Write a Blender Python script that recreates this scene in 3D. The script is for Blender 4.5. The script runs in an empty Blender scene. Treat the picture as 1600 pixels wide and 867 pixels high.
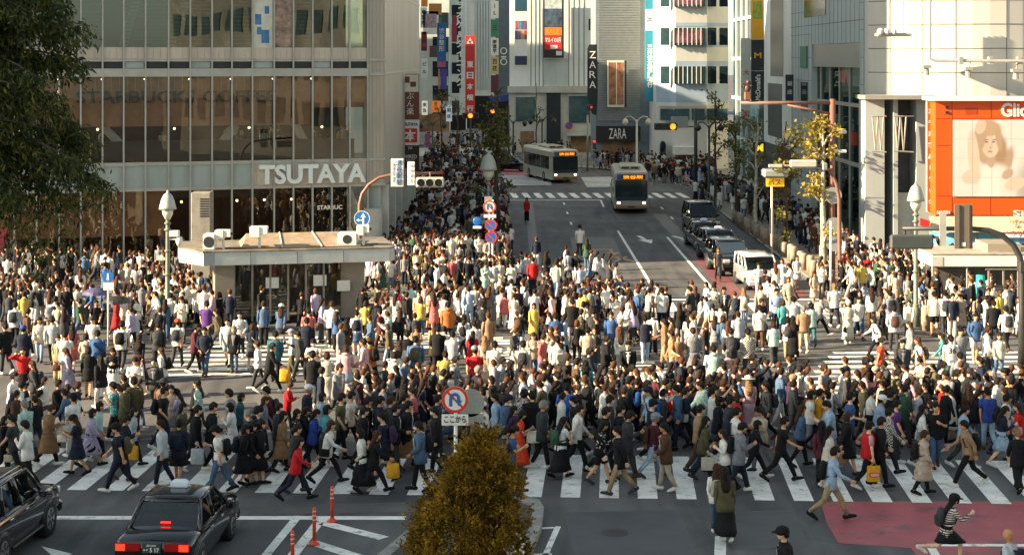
import bpy, math, random
import numpy as np
from mathutils import Vector, Matrix
R = math.radians
rng = random.Random(7)
SC = bpy.context.scene
COL = SC.collection
# ------------------------------------------------------------------ camera, sky, sun, exposure
FPX, HOR, CAMH = 2700.0, 93.0, 11.1          # focal length in photo pixels, horizon row, eye height
cam_d = bpy.data.cameras.new('camera')
cam = bpy.data.objects.new('camera', cam_d); COL.objects.link(cam)
cam.location = (0, 0, CAMH); cam.rotation_euler = (R(90), 0, 0)
cam_d.sensor_width = 36; cam_d.lens = 36 * FPX / 1600
cam_d.shift_y = -(433.5 - HOR) / 1600
cam_d.clip_start = 0.5; cam_d.clip_end = 3000
SC.camera = cam
SUN_EL, SUN_AZ = 22.0, 14.0                   # light travels along (cos az, sin az), from the left and a little behind
w = bpy.data.worlds.new('World'); SC.world = w; w.use_nodes = True
nt = w.node_tree; bgn = nt.nodes['Background']
sky = nt.nodes.new('ShaderNodeTexSky'); sky.sky_type = 'NISHITA'; sky.sun_disc = False
sky.sun_elevation = R(SUN_EL); sky.sun_rotation = R(270 - SUN_AZ)
sky.air_density = 1.0; sky.dust_density = 0.8; sky.ozone_density = 1.0
hs = nt.nodes.new('ShaderNodeHueSaturation'); hs.inputs['Saturation'].default_value = .5; nt.links.new(sky.outputs[0], hs.inputs['Color']); tn = nt.nodes.new('ShaderNodeMix'); tn.data_type = 'RGBA'; tn.blend_type = 'MULTIPLY'; tn.inputs[0].default_value = 1; tn.inputs[7].default_value = (.96, 1.03, .97, 1); nt.links.new(hs.outputs[0], tn.inputs[6]); nt.links.new(tn.outputs[2], bgn.inputs[0]); bgn.inputs[1].default_value = 0.068
sun_d = bpy.data.lights.new('sun', 'SUN'); sun_d.energy = 5.0; sun_d.angle = R(0.5); sun_d.color = (1.0, 0.79, 0.54)
sun = bpy.data.objects.new('sun', sun_d); COL.objects.link(sun)
sdir = Vector((math.cos(R(SUN_AZ)) * math.cos(R(SUN_EL)), math.sin(R(SUN_AZ)) * math.cos(R(SUN_EL)), -math.sin(R(SUN_EL))))
sun.rotation_euler = sdir.to_track_quat('-Z', 'Y').to_euler(); sun.location = (-60, -20, 80)
SC.view_settings.view_transform = 'Standard'; SC.view_settings.look = 'None'
SC.view_settings.gamma = 1.0; SC.view_settings.use_curve_mapping = False
SC.view_settings.exposure = 2.05
SC.cycles.max_bounces = 6; SC.cycles.diffuse_bounces = 3; SC.cycles.glossy_bounces = 3
SC.cycles.transparent_max_bounces = 12; SC.cycles.transmission_bounces = 4
SC.cycles.use_denoising = True; SC.cycles.sample_clamp_indirect = 4.0
# ------------------------------------------------------------------ helpers
def gp(x, y):                       # photo pixel on the ground plane
    Y = FPX * CAMH / (y - HOR); return ((x - 800) * Y / FPX, Y)
def PX(x, Y): return (x - 800) * Y / FPX
def PZ(y, Y): return CAMH - (y - HOR) * Y / FPX
def lin(c):
    def f(v): return v / 12.92 if v <= .04045 else ((v + .055) / 1.055) ** 2.4
    if isinstance(c, str):
        c = c.lstrip('#'); c = [int(c[i:i + 2], 16) / 255 for i in (0, 2, 4)]
        return tuple(f(v) for v in c)
    return tuple(c)
def tag(o, label=None, cat=None, group=None, kind=None):
    if label: o['label'] = label
    if cat: o['category'] = cat
    if group: o['group'] = group
    if kind: o['kind'] = kind
    return o
def empty(name, loc, label=None, cat=None, group=None, rz=0):
    o = bpy.data.objects.new(name, None); COL.objects.link(o); o.location = loc; o.rotation_euler = (0, 0, rz)
    o.empty_display_size = .3
    return tag(o, label, cat, group)
def wloc(o):
    v = Vector((0, 0, 0))
    while o is not None: v += Vector(o.location); o = o.parent
    return v
class MB:
    def __init__(s): s.v = []; s.f = []
    def add(s, vs, fs):
        b = len(s.v); s.v += [tuple(v) for v in vs]; s.f += [tuple(i + b for i in f) for f in fs]; return s
    def box(s, x0, x1, y0, y1, z0, z1):
        return s.add([(x0, y0, z0), (x1, y0, z0), (x1, y1, z0), (x0, y1, z0), (x0, y0, z1), (x1, y0, z1), (x1, y1, z1), (x0, y1, z1)],
                     [(0, 3, 2, 1), (4, 5, 6, 7), (0, 1, 5, 4), (1, 2, 6, 5), (2, 3, 7, 6), (3, 0, 4, 7)])
    def rbox(s, x0, x1, y0, y1, z0, z1, b=.02):      # bevelled box
        vs = []
        X, Yy, Z = (x0, x1), (y0, y1), (z0, z1)
        import itertools
        idx = {}
        for ix in (0, 1):
            for iy in (0, 1):
                for iz in (0, 1):
                    sx, sy, sz = (b if ix == 0 else -b), (b if iy == 0 else -b), (b if iz == 0 else -b)
                    idx[ix, iy, iz, 0] = len(vs); vs.append((X[ix], Yy[iy] + sy, Z[iz] + sz))
                    idx[ix, iy, iz, 1] = len(vs); vs.append((X[ix] + sx, Yy[iy], Z[iz] + sz))
                    idx[ix, iy, iz, 2] = len(vs); vs.append((X[ix] + sx, Yy[iy] + sy, Z[iz]))
        fs = []
        q = [(0, 0), (1, 0), (1, 1), (0, 1)]
        for i in (0, 1):
            fs.append([idx[(i, a, c, 0)] for a, c in q]); fs.append([idx[(a, i, c, 1)] for a, c in q]); fs.append([idx[(a, c, i, 2)] for a, c in q])
        for a in (0, 1):
            for c in (0, 1):
                fs.append([idx[(0, a, c, 1)], idx[(1, a, c, 1)], idx[(1, a, c, 2)], idx[(0, a, c, 2)]])
                fs.append([idx[(a, 0, c, 0)], idx[(a, 1, c, 0)], idx[(a, 1, c, 2)], idx[(a, 0, c, 2)]])
                fs.append([idx[(a, c, 0, 0)], idx[(a, c, 1, 0)], idx[(a, c, 1, 1)], idx[(a, c, 0, 1)]])
                for d in (0, 1): fs.append([idx[(a, c, d, 0)], idx[(a, c, d, 1)], idx[(a, c, d, 2)]])
        return s.add(vs, fs)
    def tube(s, pts, rad, n=8, cap=True, ref=None):
        pts = [Vector(p) for p in pts]
        if not isinstance(rad, (list, tuple)): rad = [rad] * len(pts)
        vs = []; m = len(pts); up = None
        for i, p in enumerate(pts):
            t = (pts[min(i + 1, m - 1)] - pts[max(i - 1, 0)])
            if t.length < 1e-9: t = Vector((0, 0, 1))
            t.normalize()
            if up is None:
                up = Vector(ref) if ref else (Vector((1, 0, 0)) if abs(t.x) < .8 else Vector((0, 1, 0)))
            up = (up - t * up.dot(t)); up.normalize(); sd = t.cross(up)
            r = rad[i]; ra, rb = (r, r) if not isinstance(r, tuple) else r
            for k in range(n):
                a = 2 * math.pi * k / n
                vs.append(p + up * (math.cos(a) * ra) + sd * (math.sin(a) * rb))
        fs = []
        for i in range(m - 1):
            for k in range(n):
                k2 = (k + 1) % n
                fs.append((i * n + k, i * n + k2, (i + 1) * n + k2, (i + 1) * n + k))
        if cap:
            fs.append(tuple(reversed(range(n)))); fs.append(tuple((m - 1) * n + k for k in range(n)))
        return s.add(vs, fs)
    def cyl(s, p0, p1, r0, r1=None, n=12): return s.tube([p0, p1], [r0, r0 if r1 is None else r1], n)
    def ell(s, c, r, nu=10, nv=7, rot=None):
        vs = []; fs = []
        for j in range(nv + 1):
            ph = math.pi * j / nv - math.pi / 2
            for i in range(nu):
                th = 2 * math.pi * i / nu
                p = Vector((r[0] * math.cos(ph) * math.cos(th), r[1] * math.cos(ph) * math.sin(th), r[2] * math.sin(ph)))
                if rot is not None: p = rot @ p
                vs.append((c[0] + p.x, c[1] + p.y, c[2] + p.z))
        for j in range(nv):
            for i in range(nu):
                i2 = (i + 1) % nu
                fs.append((j * nu + i, j * nu + i2, (j + 1) * nu + i2, (j + 1) * nu + i))
        return s.add(vs, fs)
    def prism(s, poly, axis, a0, a1):                 # extrude 2D polygon; axis 'y': poly in (x,z); 'x': poly in (y,z); 'z': (x,y)
        n = len(poly)
        def P(p, a): return {'y': (p[0], a, p[1]), 'x': (a, p[0], p[1]), 'z': (p[0], p[1], a)}[axis]
        return s.add([P(p, a0) for p in poly] + [P(p, a1) for p in poly],
                     [tuple(range(n)), tuple(range(2 * n - 1, n - 1, -1))] + [(i, i + n, (i + 1) % n + n, (i + 1) % n) for i in range(n)])
    def disc(s, c, r, y0, y1, n=24): return s.prism([(c[0] + r * math.cos(2 * math.pi * k / n), c[1] + r * math.sin(2 * math.pi * k / n)) for k in range(n)], 'y', y0, y1)
    def quad(s, a, b, c, d): return s.add([a, b, c, d], [(0, 1, 2, 3)])
    def xform(s, M):
        s.v = [tuple(M @ Vector(v)) for v in s.v]; return s
    def build(s, name, m, parent=None, smooth=False, local=False):
        me = bpy.data.meshes.new(name); vs = s.v
        if parent is not None and not local:
            o = wloc(parent); vs = [(v[0] - o.x, v[1] - o.y, v[2] - o.z) for v in vs]
        me.from_pydata(vs, [], s.f)
        import bmesh
        bm = bmesh.new(); bm.from_mesh(me); bmesh.ops.recalc_face_normals(bm, faces=bm.faces); bm.to_mesh(me); bm.free()
        if smooth: me.polygons.foreach_set('use_smooth', [True] * len(me.polygons))
        if m is not None: me.materials.append(m)
        ob = bpy.data.objects.new(name, me); COL.objects.link(ob)
        if parent is not None: ob.parent = parent
        return ob
def copy_tree(o, parent=None):
    c = o.copy(); COL.objects.link(c); c.parent = parent
    for ch in list(o.children): copy_tree(ch, c)
    return c
_fc = {}
def text_mb(s, size=1.0, depth=.02, bold=0.0):
    key = (s, bold)
    if key not in _fc:
        c = bpy.data.curves.new('lettering', 'FONT'); c.body = s; c.align_x = 'CENTER'; c.align_y = 'CENTER'
        c.extrude = .5; c.offset = bold; c.resolution_u = 3
        o = bpy.data.objects.new('lettering', c); COL.objects.link(o)
        dg = bpy.context.evaluated_depsgraph_get(); dg.update()
        me = bpy.data.meshes.new_from_object(o.evaluated_get(dg))
        _fc[key] = ([tuple(v.co) for v in me.vertices], [tuple(p.vertices) for p in me.polygons])
        bpy.data.objects.remove(o); bpy.data.curves.remove(c); bpy.data.meshes.remove(me)
    vs, fs = _fc[key]
    m = MB(); m.add([(v[0] * size, v[1] * size, v[2] * depth) for v in vs], fs); return m
def put(m, c, right, up, sx=1.0, sy=1.0):              # text lying in local xy -> world plane spanned by right, up
    r = Vector(right).normalized(); u = Vector(up).normalized(); n = r.cross(u); c = Vector(c)
    m.v = [tuple(c + r * (v[0] * sx) + u * (v[1] * sy) + n * v[2]) for v in m.v]; return m
def fit_text(s, c, right, up, wdt, hgt, depth=.03, bold=0.0):
    m = text_mb(s, 1.0, depth, bold)
    xs = [v[0] for v in m.v]; ys = [v[1] for v in m.v]
    if not xs: return m
    cx, cy = (min(xs) + max(xs)) / 2, (min(ys) + max(ys)) / 2
    m.v = [(v[0] - cx, v[1] - cy, v[2]) for v in m.v]
    return put(m, c, right, up, wdt / max(1e-6, max(xs) - min(xs)), hgt / max(1e-6, max(ys) - min(ys)))
def vtext(s, c, right, wdt, hgt, depth=.03, bold=0.0):  # stacked characters, c is the centre of the column
    m = MB(); n = len(s); st = hgt / n; up = Vector((0, 0, 1))
    for i, ch in enumerate(s):
        if ch == ' ': continue
        t = text_mb(ch, min(wdt, st) * 1.0, depth, bold)
        cc = Vector(c) + up * (hgt / 2 - st * (i + .5))
        put(t, cc, right, up); m.add(t.v, t.f)
    return m
RX, UZ = (1, 0, 0), (0, 0, 1)
# ------------------------------------------------------------------ materials
def new_mat(name):
    m = bpy.data.materials.new(name); m.use_nodes = True
    return m, m.node_tree, m.node_tree.nodes['Principled BSDF']
_mats = {}
def mat(name, col, rough=.7, metal=0.0, var=.12, scale=3.0, bump=0.0, bscale=40.0, spec=.5, coat=0.0, emit=0.0, streak=0.0):
    if name in _mats: return _mats[name]
    m, t, b = new_mat(name); c = lin(col)
    N = t.nodes.new; L = t.links.new
    geo = N('ShaderNodeTexCoord')
    if var > 0:
        nz = N('ShaderNodeTexNoise'); nz.inputs['Scale'].default_value = scale; nz.inputs['Detail'].default_value = 6
        nz.inputs['Roughness'].default_value = .65
        mp = N('ShaderNodeMapping'); mp.inputs['Scale'].default_value = (1, 1, .25 if streak else 1)
        L(geo.outputs['Object'], mp.inputs[0]); L(mp.outputs[0], nz.inputs[0])
        mx = N('ShaderNodeMix'); mx.data_type = 'RGBA'
        mx.inputs[6].default_value = tuple(max(0, v * (1 - var * 1.6)) for v in c) + (1,)
        mx.inputs[7].default_value = tuple(min(1, v * (1 + var)) for v in c) + (1,)
        rp = N('ShaderNodeMapRange'); rp.inputs[1].default_value = .3; rp.inputs[2].default_value = .7
        L(nz.outputs[0], rp.inputs[0]); L(rp.outputs[0], mx.inputs[0]); L(mx.outputs[2], b.inputs['Base Color'])
        r2 = N('ShaderNodeMapRange'); r2.inputs[3].default_value = max(0.02, rough * .85); r2.inputs[4].default_value = min(1, rough * 1.15)
        L(nz.outputs[0], r2.inputs[0]); L(r2.outputs[0], b.inputs['Roughness'])
    else:
        b.inputs['Base Color'].default_value = c + (1,); b.inputs['Roughness'].default_value = rough
    b.inputs['Metallic'].default_value = metal; b.inputs['Specular IOR Level'].default_value = spec
    if coat: b.inputs['Coat Weight'].default_value = coat; b.inputs['Coat Roughness'].default_value = .03
    if emit:
        b.inputs['Emission Color'].default_value = c + (1,); b.inputs['Emission Strength'].default_value = emit * .24
    if bump:
        n2 = N('ShaderNodeTexNoise'); n2.inputs['Scale'].default_value = bscale; n2.inputs['Detail'].default_value = 4
        L(geo.outputs['Object'], n2.inputs[0])
        bp = N('ShaderNodeBump'); bp.inputs['Strength'].default_value = bump; bp.inputs['Distance'].default_value = .02
        L(n2.outputs[0], bp.inputs['Height']); L(bp.outputs[0], b.inputs['Normal'])
    _mats[name] = m; return m
def glass_mat(name, tint, refl=.25, rough=.01, top=1.0):
    if name in _mats: return _mats[name]
    m = bpy.data.materials.new(name); m.use_nodes = True; t = m.node_tree; t.nodes.clear()
    N = t.nodes.new; L = t.links.new
    out = N('ShaderNodeOutputMaterial'); mx = N('ShaderNodeMixShader'); tr = N('ShaderNodeBsdfTransparent'); gl = N('ShaderNodeBsdfGlossy')
    fr = N('ShaderNodeFresnel'); fr.inputs[0].default_value = 1.5
    rp = N('ShaderNodeMapRange'); rp.inputs[1].default_value = .04; rp.inputs[2].default_value = 1; rp.inputs[3].default_value = refl; rp.inputs[4].default_value = top
    nz = N('ShaderNodeTexNoise'); nz.inputs['Scale'].default_value = .35; nz.inputs['Detail'].default_value = 1
    tc = N('ShaderNodeTexCoord'); L(tc.outputs['Object'], nz.inputs[0])
    bp = N('ShaderNodeBump'); bp.inputs['Strength'].default_value = .025; bp.inputs['Distance'].default_value = .2
    L(nz.outputs[0], bp.inputs['Height']); L(bp.outputs[0], gl.inputs['Normal'])
    tr.inputs[0].default_value = lin(tint) + (1,); gl.inputs[0].default_value = (.85, .88, .86, 1); gl.inputs['Roughness'].default_value = rough
    L(fr.outputs[0], rp.inputs[0]); L(rp.outputs[0], mx.inputs[0]); L(tr.outputs[0], mx.inputs[1]); L(gl.outputs[0], mx.inputs[2]); L(mx.outputs[0], out.inputs[0])
    _mats[name] = m; return m
def paint_mat(name, col, worn=.35, scale=5.0):        # road paint with worn patches showing asphalt
    if name in _mats: return _mats[name]
    m, t, b = new_mat(name); N = t.nodes.new; L = t.links.new
    tc = N('ShaderNodeTexCoord'); nz = N('ShaderNodeTexNoise'); nz.inputs['Scale'].default_value = scale; nz.inputs['Detail'].default_value = 8; nz.inputs['Roughness'].default_value = .7
    L(tc.outputs['Object'], nz.inputs[0])
    rp = N('ShaderNodeMapRange'); rp.inputs[1].default_value = worn - .06; rp.inputs[2].default_value = worn + .10
    L(nz.outputs[0], rp.inputs[0])
    mx = N('ShaderNodeMix'); mx.data_type = 'RGBA'; c = lin(col)
    mx.inputs[6].default_value = (.07, .068, .065, 1); mx.inputs[7].default_value = c + (1,)
    L(rp.outputs[0], mx.inputs[0])
    n2 = N('ShaderNodeTexNoise'); n2.inputs['Scale'].default_value = 1.2; n2.inputs['Detail'].default_value = 5; L(tc.outputs['Object'], n2.inputs[0])
    m2 = N('ShaderNodeMix'); m2.data_type = 'RGBA'; m2.blend_type = 'MULTIPLY'; m2.inputs[0].default_value = .55
    L(mx.outputs[2], m2.inputs[6])
    r3 = N('ShaderNodeMapRange'); r3.inputs[1].default_value = .3; r3.inputs[2].default_value = .7; r3.inputs[3].default_value = .55; r3.inputs[4].default_value = 1.1
    L(n2.outputs[0], r3.inputs[0]); cb = N('ShaderNodeCombineColor'); [L(r3.outputs[0], cb.inputs[i]) for i in range(3)]
    L(cb.outputs[0], m2.inputs[7]); L(m2.outputs[2], b.inputs['Base Color']); b.inputs['Roughness'].default_value = .6
    _mats[name] = m; return m
def asphalt():
    m, t, b = new_mat('asphalt'); N = t.nodes.new; L = t.links.new
    tc = N('ShaderNodeTexCoord')
    a = N('ShaderNodeTexNoise'); a.inputs['Scale'].default_value = .18; a.inputs['Detail'].default_value = 7; a.inputs['Roughness'].default_value = .6
    f = N('ShaderNodeTexNoise'); f.inputs['Scale'].default_value = 38; f.inputs['Detail'].default_value = 4
    s = N('ShaderNodeTexNoise'); s.inputs['Scale'].default_value = 1.4; s.inputs['Detail'].default_value = 6; s.inputs['Distortion'].default_value = .6
    mp = N('ShaderNodeMapping'); mp.inputs['Scale'].default_value = (1, .12, 1)
    v = N('ShaderNodeTexVoronoi'); v.feature = 'DISTANCE_TO_EDGE'; v.inputs['Scale'].default_value = .22
    L(tc.outputs['Object'], a.inputs[0]); L(tc.outputs['Object'], f.inputs[0]); L(tc.outputs['Object'], mp.inputs[0]); L(mp.outputs[0], s.inputs[0])
    wn = N('ShaderNodeTexNoise'); wn.inputs['Scale'].default_value = 1.1; wn.inputs['Detail'].default_value = 4; L(tc.outputs['Object'], wn.inputs[0])
    va = N('ShaderNodeMix'); va.data_type = 'VECTOR'; va.inputs[0].default_value = .12
    L(tc.outputs['Object'], va.inputs[4]); L(wn.outputs['Color'], va.inputs[5]); L(va.outputs[1], v.inputs[0])
    r = N('ShaderNodeValToRGB'); r.color_ramp.elements[0].position = .3; r.color_ramp.elements[1].position = .72
    r.color_ramp.elements[0].color = (.040, .040, .040, 1); r.color_ramp.elements[1].color = (.118, .114, .108, 1)
    ad = N('ShaderNodeMath'); ad.operation = 'ADD'; m1 = N('ShaderNodeMath'); m1.operation = 'MULTIPLY'; m1.inputs[1].default_value = .75
    L(s.outputs[0], m1.inputs[0]); L(a.outputs[0], ad.inputs[0]); L(m1.outputs[0], ad.inputs[1])
    m3 = N('ShaderNodeMath'); m3.operation = 'MULTIPLY_ADD'; m3.inputs[1].default_value = .35; L(f.outputs[0], m3.inputs[0]); L(ad.outputs[0], m3.inputs[2])
    m4 = N('ShaderNodeMath'); m4.operation = 'SUBTRACT'; m4.inputs[1].default_value = .54; L(m3.outputs[0], m4.inputs[0]); L(m4.outputs[0], r.inputs[0])
    ck = N('ShaderNodeMapRange'); ck.inputs[1].default_value = 0; ck.inputs[2].default_value = .012; ck.inputs[3].default_value = .82; ck.inputs[4].default_value = 1
    L(v.outputs['Distance'], ck.inputs[0])
    mm = N('ShaderNodeMix'); mm.data_type = 'RGBA'; mm.blend_type = 'MULTIPLY'; mm.inputs[0].default_value = 1
    cb = N('ShaderNodeCombineColor'); [L(ck.outputs[0], cb.inputs[i]) for i in range(3)]
    L(r.outputs[0], mm.inputs[6]); L(cb.outputs[0], mm.inputs[7]); L(mm.outputs[2], b.inputs['Base Color'])
    b.inputs['Roughness'].default_value = .82
    bp = N('ShaderNodeBump'); bp.inputs['Strength'].default_value = .25; bp.inputs['Distance'].default_value = .01; L(f.outputs[0], bp.inputs['Height']); L(bp.outputs[0], b.inputs['Normal'])
    return m
def paving(name, c1, c2, size=.6):
    m, t, b = new_mat(name); N = t.nodes.new; L = t.links.new
    tc = N('ShaderNodeTexCoord'); br = N('ShaderNodeTexBrick'); br.inputs['Scale'].default_value = 1 / size
    br.inputs['Color1'].default_value = lin(c1) + (1,); br.inputs['Color2'].default_value = lin(c2) + (1,); br.inputs['Mortar'].default_value = (.05, .05, .05, 1)
    br.inputs['Mortar Size'].default_value = .012; br.inputs['Row Height'].default_value = .5; br.inputs['Brick Width'].default_value = .5
    L(tc.outputs['Object'], br.inputs[0]); L(br.outputs[0], b.inputs['Base Color']); b.inputs['Roughness'].default_value = .75
    return m
def cloth_mat(name, kind='plain'):                    # garment colour comes from the object's own colour
    m, t, b = new_mat(name); N = t.nodes.new; L = t.links.new
    oi = N('ShaderNodeObjectInfo'); tc = N('ShaderNodeTexCoord')
    nz = N('ShaderNodeTexNoise'); nz.inputs['Scale'].default_value = 7; nz.inputs['Detail'].default_value = 5; L(tc.outputs['Object'], nz.inputs[0])
    rp = N('ShaderNodeMapRange'); rp.inputs[1].default_value = .3; rp.inputs[2].default_value = .7; rp.inputs[3].default_value = .72; rp.inputs[4].default_value = 1.12
    L(nz.outputs[0], rp.inputs[0]); cb = N('ShaderNodeCombineColor'); [L(rp.outputs[0], cb.inputs[i]) for i in range(3)]
    src = oi.outputs['Color']
    if kind != 'plain':
        mx = N('ShaderNodeMix'); mx.data_type = 'RGBA'; L(oi.outputs['Color'], mx.inputs[6])
        mx.inputs[7].default_value = (.6, .57, .5, 1)
        if kind == 'stripe':
            wv = N('ShaderNodeTexWave'); wv.bands_direction = 'Z'; wv.inputs['Scale'].default_value = 6; L(tc.outputs['Object'], wv.inputs[0]); fac = wv.outputs['Fac']
            cr = N('ShaderNodeMath'); cr.operation = 'GREATER_THAN'; cr.inputs[1].default_value = .55; L(fac, cr.inputs[0]); fac = cr.outputs[0]
        elif kind == 'check':
            ck = N('ShaderNodeTexChecker'); ck.inputs['Scale'].default_value = 26; L(tc.outputs['Object'], ck.inputs[0]); fac = ck.outputs['Fac']
        else:
            v = N('ShaderNodeTexVoronoi'); v.inputs['Scale'].default_value = 16; L(tc.outputs['Object'], v.inputs[0])
            cr = N('ShaderNodeMath'); cr.operation = 'LESS_THAN'; cr.inputs[1].default_value = .30; L(v.outputs['Distance'], cr.inputs[0]); fac = cr.outputs[0]
        L(fac, mx.inputs[0]); src = mx.outputs[2]
    mm = N('ShaderNodeMix'); mm.data_type = 'RGBA'; mm.blend_type = 'MULTIPLY'; mm.inputs[0].default_value = 1
    L(src, mm.inputs[6]); L(cb.outputs[0], mm.inputs[7]); L(mm.outputs[2], b.inputs['Base Color'])
    b.inputs['Roughness'].default_value = .88; b.inputs['Specular IOR Level'].default_value = .25
    b2 = N('ShaderNodeBump'); b2.inputs['Strength'].default_value = .5; b2.inputs['Distance'].default_value = .03
    n2 = N('ShaderNodeTexNoise'); n2.inputs['Scale'].default_value = 9; n2.inputs['Detail'].default_value = 3; n2.inputs['Distortion'].default_value = 1.2; L(tc.outputs['Object'], n2.inputs[0])
    L(n2.outputs[0], b2.inputs['Height']); L(b2.outputs[0], b.inputs['Normal'])
    return m
cm = lambda n, c, **k: mat(n, c, **{**dict(rough=.55, var=.08, scale=2), **k})
# ------------------------------------------------------------------ ground and markings
ASPH = asphalt()
def struct(name, mb, m, smooth=False): return tag(mb.build(name, m, smooth=smooth), kind='structure')
g = MB().quad((-600, -300, 0), (600, -300, 0), (600, 1200, 0), (-600, 1200, 0)); struct('ground', g, ASPH)
PAV = paving('paving_stone', '#8f8578', '#7d756b', .6)
KERB = mat('kerb_stone', '#a09a8e', .8, var=.25, scale=2)
WPAINT = paint_mat('white_road_paint', '#e9e6da', .37, 4.0)
WPAINT2 = paint_mat('fresh_white_road_paint', '#efece2', .355, 3.0)
RPAINT = paint_mat('red_road_paint', '#a34c52', .38, 1.3); RPAINT2 = paint_mat('dull_red_paint', '#8a3f40', .46, 2.5)
def flat(name, polys, m, z):
    b = MB()
    for p in polys: b.add([(x, y, z) for x, y in p], [tuple(range(len(p)))])
    return struct(name, b, m)
# pavements are real steps with a kerb
def pavement(name, poly, h=.13):
    b = MB(); b.prism(poly, 'z', .001, h); struct(name, b, PAV)
    k = MB()
    cx = sum(p[0] for p in poly) / len(poly); cy = sum(p[1] for p in poly) / len(poly)
    inner = [(p[0] + (cx - p[0]) * .0, p[1]) for p in poly]
    for i in range(len(poly)):
        a = Vector(poly[i] + (0,)); c = Vector(poly[(i + 1) % len(poly)] + (0,))
        d = (c - a); L_ = d.length; d.normalize(); n = Vector((-d.y, d.x, 0))
        if n.dot(Vector((cx, cy, 0)) - a) < 0: n = -n
        q = [a, c, c + n * .16, a + n * .16]
        k.add([(p.x, p.y, z) for z in (.0015, h + .004) for p in q], [(0, 1, 2, 3), (4, 5, 6, 7), (0, 1, 5, 4), (1, 2, 6, 5), (2, 3, 7, 6), (3, 0, 4, 7)])
    struct('kerb', k, KERB)
pavement('pavement', [(-60, 77), (-13, 76), (-5.5, 78), (-1.2, 84), (-.6, 90), (-.6, 137), (-7, 141), (-7, 90), (-60, 72)][:6] + [(-9, 137), (-9, 92), (-60, 82)])
pavement('pavement', [(14.8, 77), (15.0, 120), (15.2, 136), (17, 141), (26, 141), (26, 74), (18, 73), (16, 74.5)])
pavement('pavement', [(21.5, 69), (26, 70), (60, 70), (60, 62), (24, 62), (22, 64)])
pavement('pavement', [(5, 178), (12, 170.5), (24, 160), (24, 230), (5, 230)])
pavement('pavement', [(-40, 222), (-1, 222), (4, 206), (4, 300), (-40, 300)])
# near crosswalk: bars run away from the eye
bars = []
vx, vy = (960 - 800) / FPX, 1.0
cw_n = Vector((math.cos(math.atan(vx)), -math.sin(math.atan(vx)))); cw_d = Vector((math.sin(math.atan(vx)), math.cos(math.atan(vx))))
o0 = Vector((0, 43.9))
for k in range(-26, 27):
    c = o0 + cw_n * (k * .98 + .5)
    bars.append([tuple(c + cw_n * -.25), tuple(c + cw_n * .25), tuple(c + cw_n * .25 + cw_d * 4.7), tuple(c + cw_n * -.25 + cw_d * 4.7)])
flat('crosswalk', bars, WPAINT2, .008)
# crosswalk over the street on the right: bars run left-right, stacked away from the eye
bars = []
for k in range(10):
    y = 56.2 + k * 1.0
    bars.append([(9.0 + k * .35, y), (17.5 + k * .6, y), (17.5 + k * .6, y + .5), (9.0 + k * .35, y + .5)])
for k in range(9):
    y = 57 + k * 1.0
    bars.append([(21.0, y), (25.5, y), (25.5, y + .5), (21.0, y + .5)])
flat('crosswalk', bars, WPAINT, .008)
bars = []                                        # diagonal crosswalk through the middle
for k in range(17):
    c = Vector((-4.2 + k * .62, 69.5 - k * .62 + 0.0))
    bars.append([(c.x - 2.6, c.y), (c.x + 2.6, c.y + .35), (c.x + 2.6, c.y + .82), (c.x - 2.6, c.y + .47)])
flat('crosswalk', bars, WPAINT, .012)
bars = []                                        # crosswalk across the far road mouth
for k in range(16):
    x = .2 + k * .95
    bars.append([(x, 74.0), (x + .5, 74.0), (x + .5, 79.0), (x, 79.0)])
flat('crosswalk', bars, WPAINT, .008)
bars = []                                        # crosswalk on the left street
for k in range(9):
    y = 60.5 + k * 1.0
    bars.append([(-12.5, y), (-6.2, y + .3), (-6.2, y + .8), (-12.5, y + .5)])
flat('crosswalk', bars, WPAINT, .016)
bars = []
for k in range(16):
    x = -.9 + k * .98
    bars.append([(x, 138.5), (x + .5, 138.5), (x + .2, 143.5), (x - .3, 143.5)])
for k in range(8):
    y = 152.5 + k * 1.6
    bars.append([(-1.0, y), (3.5, y + .5), (3.5, y + 1.3), (-1, y + .8)])
    bars.append([(6.5, y - 2), (10.5, y - 1.5), (10.5, y - .6), (6.5, y - 1.1)])
for k in range(7):
    y = 199 + k * 2.6
    bars.append([(-12, y), (-.5, y), (-.5, y + 1.4), (-12, y + 1.4)])
flat('crosswalk', bars, WPAINT2, .008)
def strip(a, b_, w):
    a, b_ = Vector(a), Vector(b_); d = (b_ - a).normalized(); n = Vector((-d.y, d.x)) * w / 2
    return [tuple(a + n), tuple(b_ + n), tuple(b_ - n), tuple(a - n)]
lines = [strip((6.86, 80.5), (6.86, 112), .16), strip((9.7, 80.5), (9.7, 108), .16), strip((-.4, 136.3), (7.0, 136.3), .4), strip((7.0, 136.2), (6.9, 130), .15),
         strip((6.9, 79.9), (14.6, 79.9), .45)]
for k in range(5): lines.append(strip((11.2 if k % 2 else 4.0, 116 + k * 4), (11.2 if k % 2 else 4.0, 118 + k * 4), .14))
lines += [strip((-30, 41.95), gp(636, 809), .32), strip((gp(824, 867)[0], 36), gp(872, 822), .14), strip(gp(866, 824), gp(828, 826), .14), strip(gp(862, 865), gp(826, 867), .14),
          strip(gp(1124, 900), gp(1126, 838), .26), strip(gp(1450, 851), (24, 39.3), .2), strip(gp(1452, 850), gp(1470, 880), .2)]
flat('lane_line', lines, WPAINT2, .006)
hatch = [strip(gp(466, 806), gp(405, 880), .22), strip(gp(498, 816), gp(440, 890), .26), strip(gp(505, 817), gp(600, 841), .34), strip(gp(487, 847), gp(590, 880), .34),
         strip(gp(498, 815), gp(515, 812), .3)]
flat('lane_marking', hatch, WPAINT, .0105)
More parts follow.
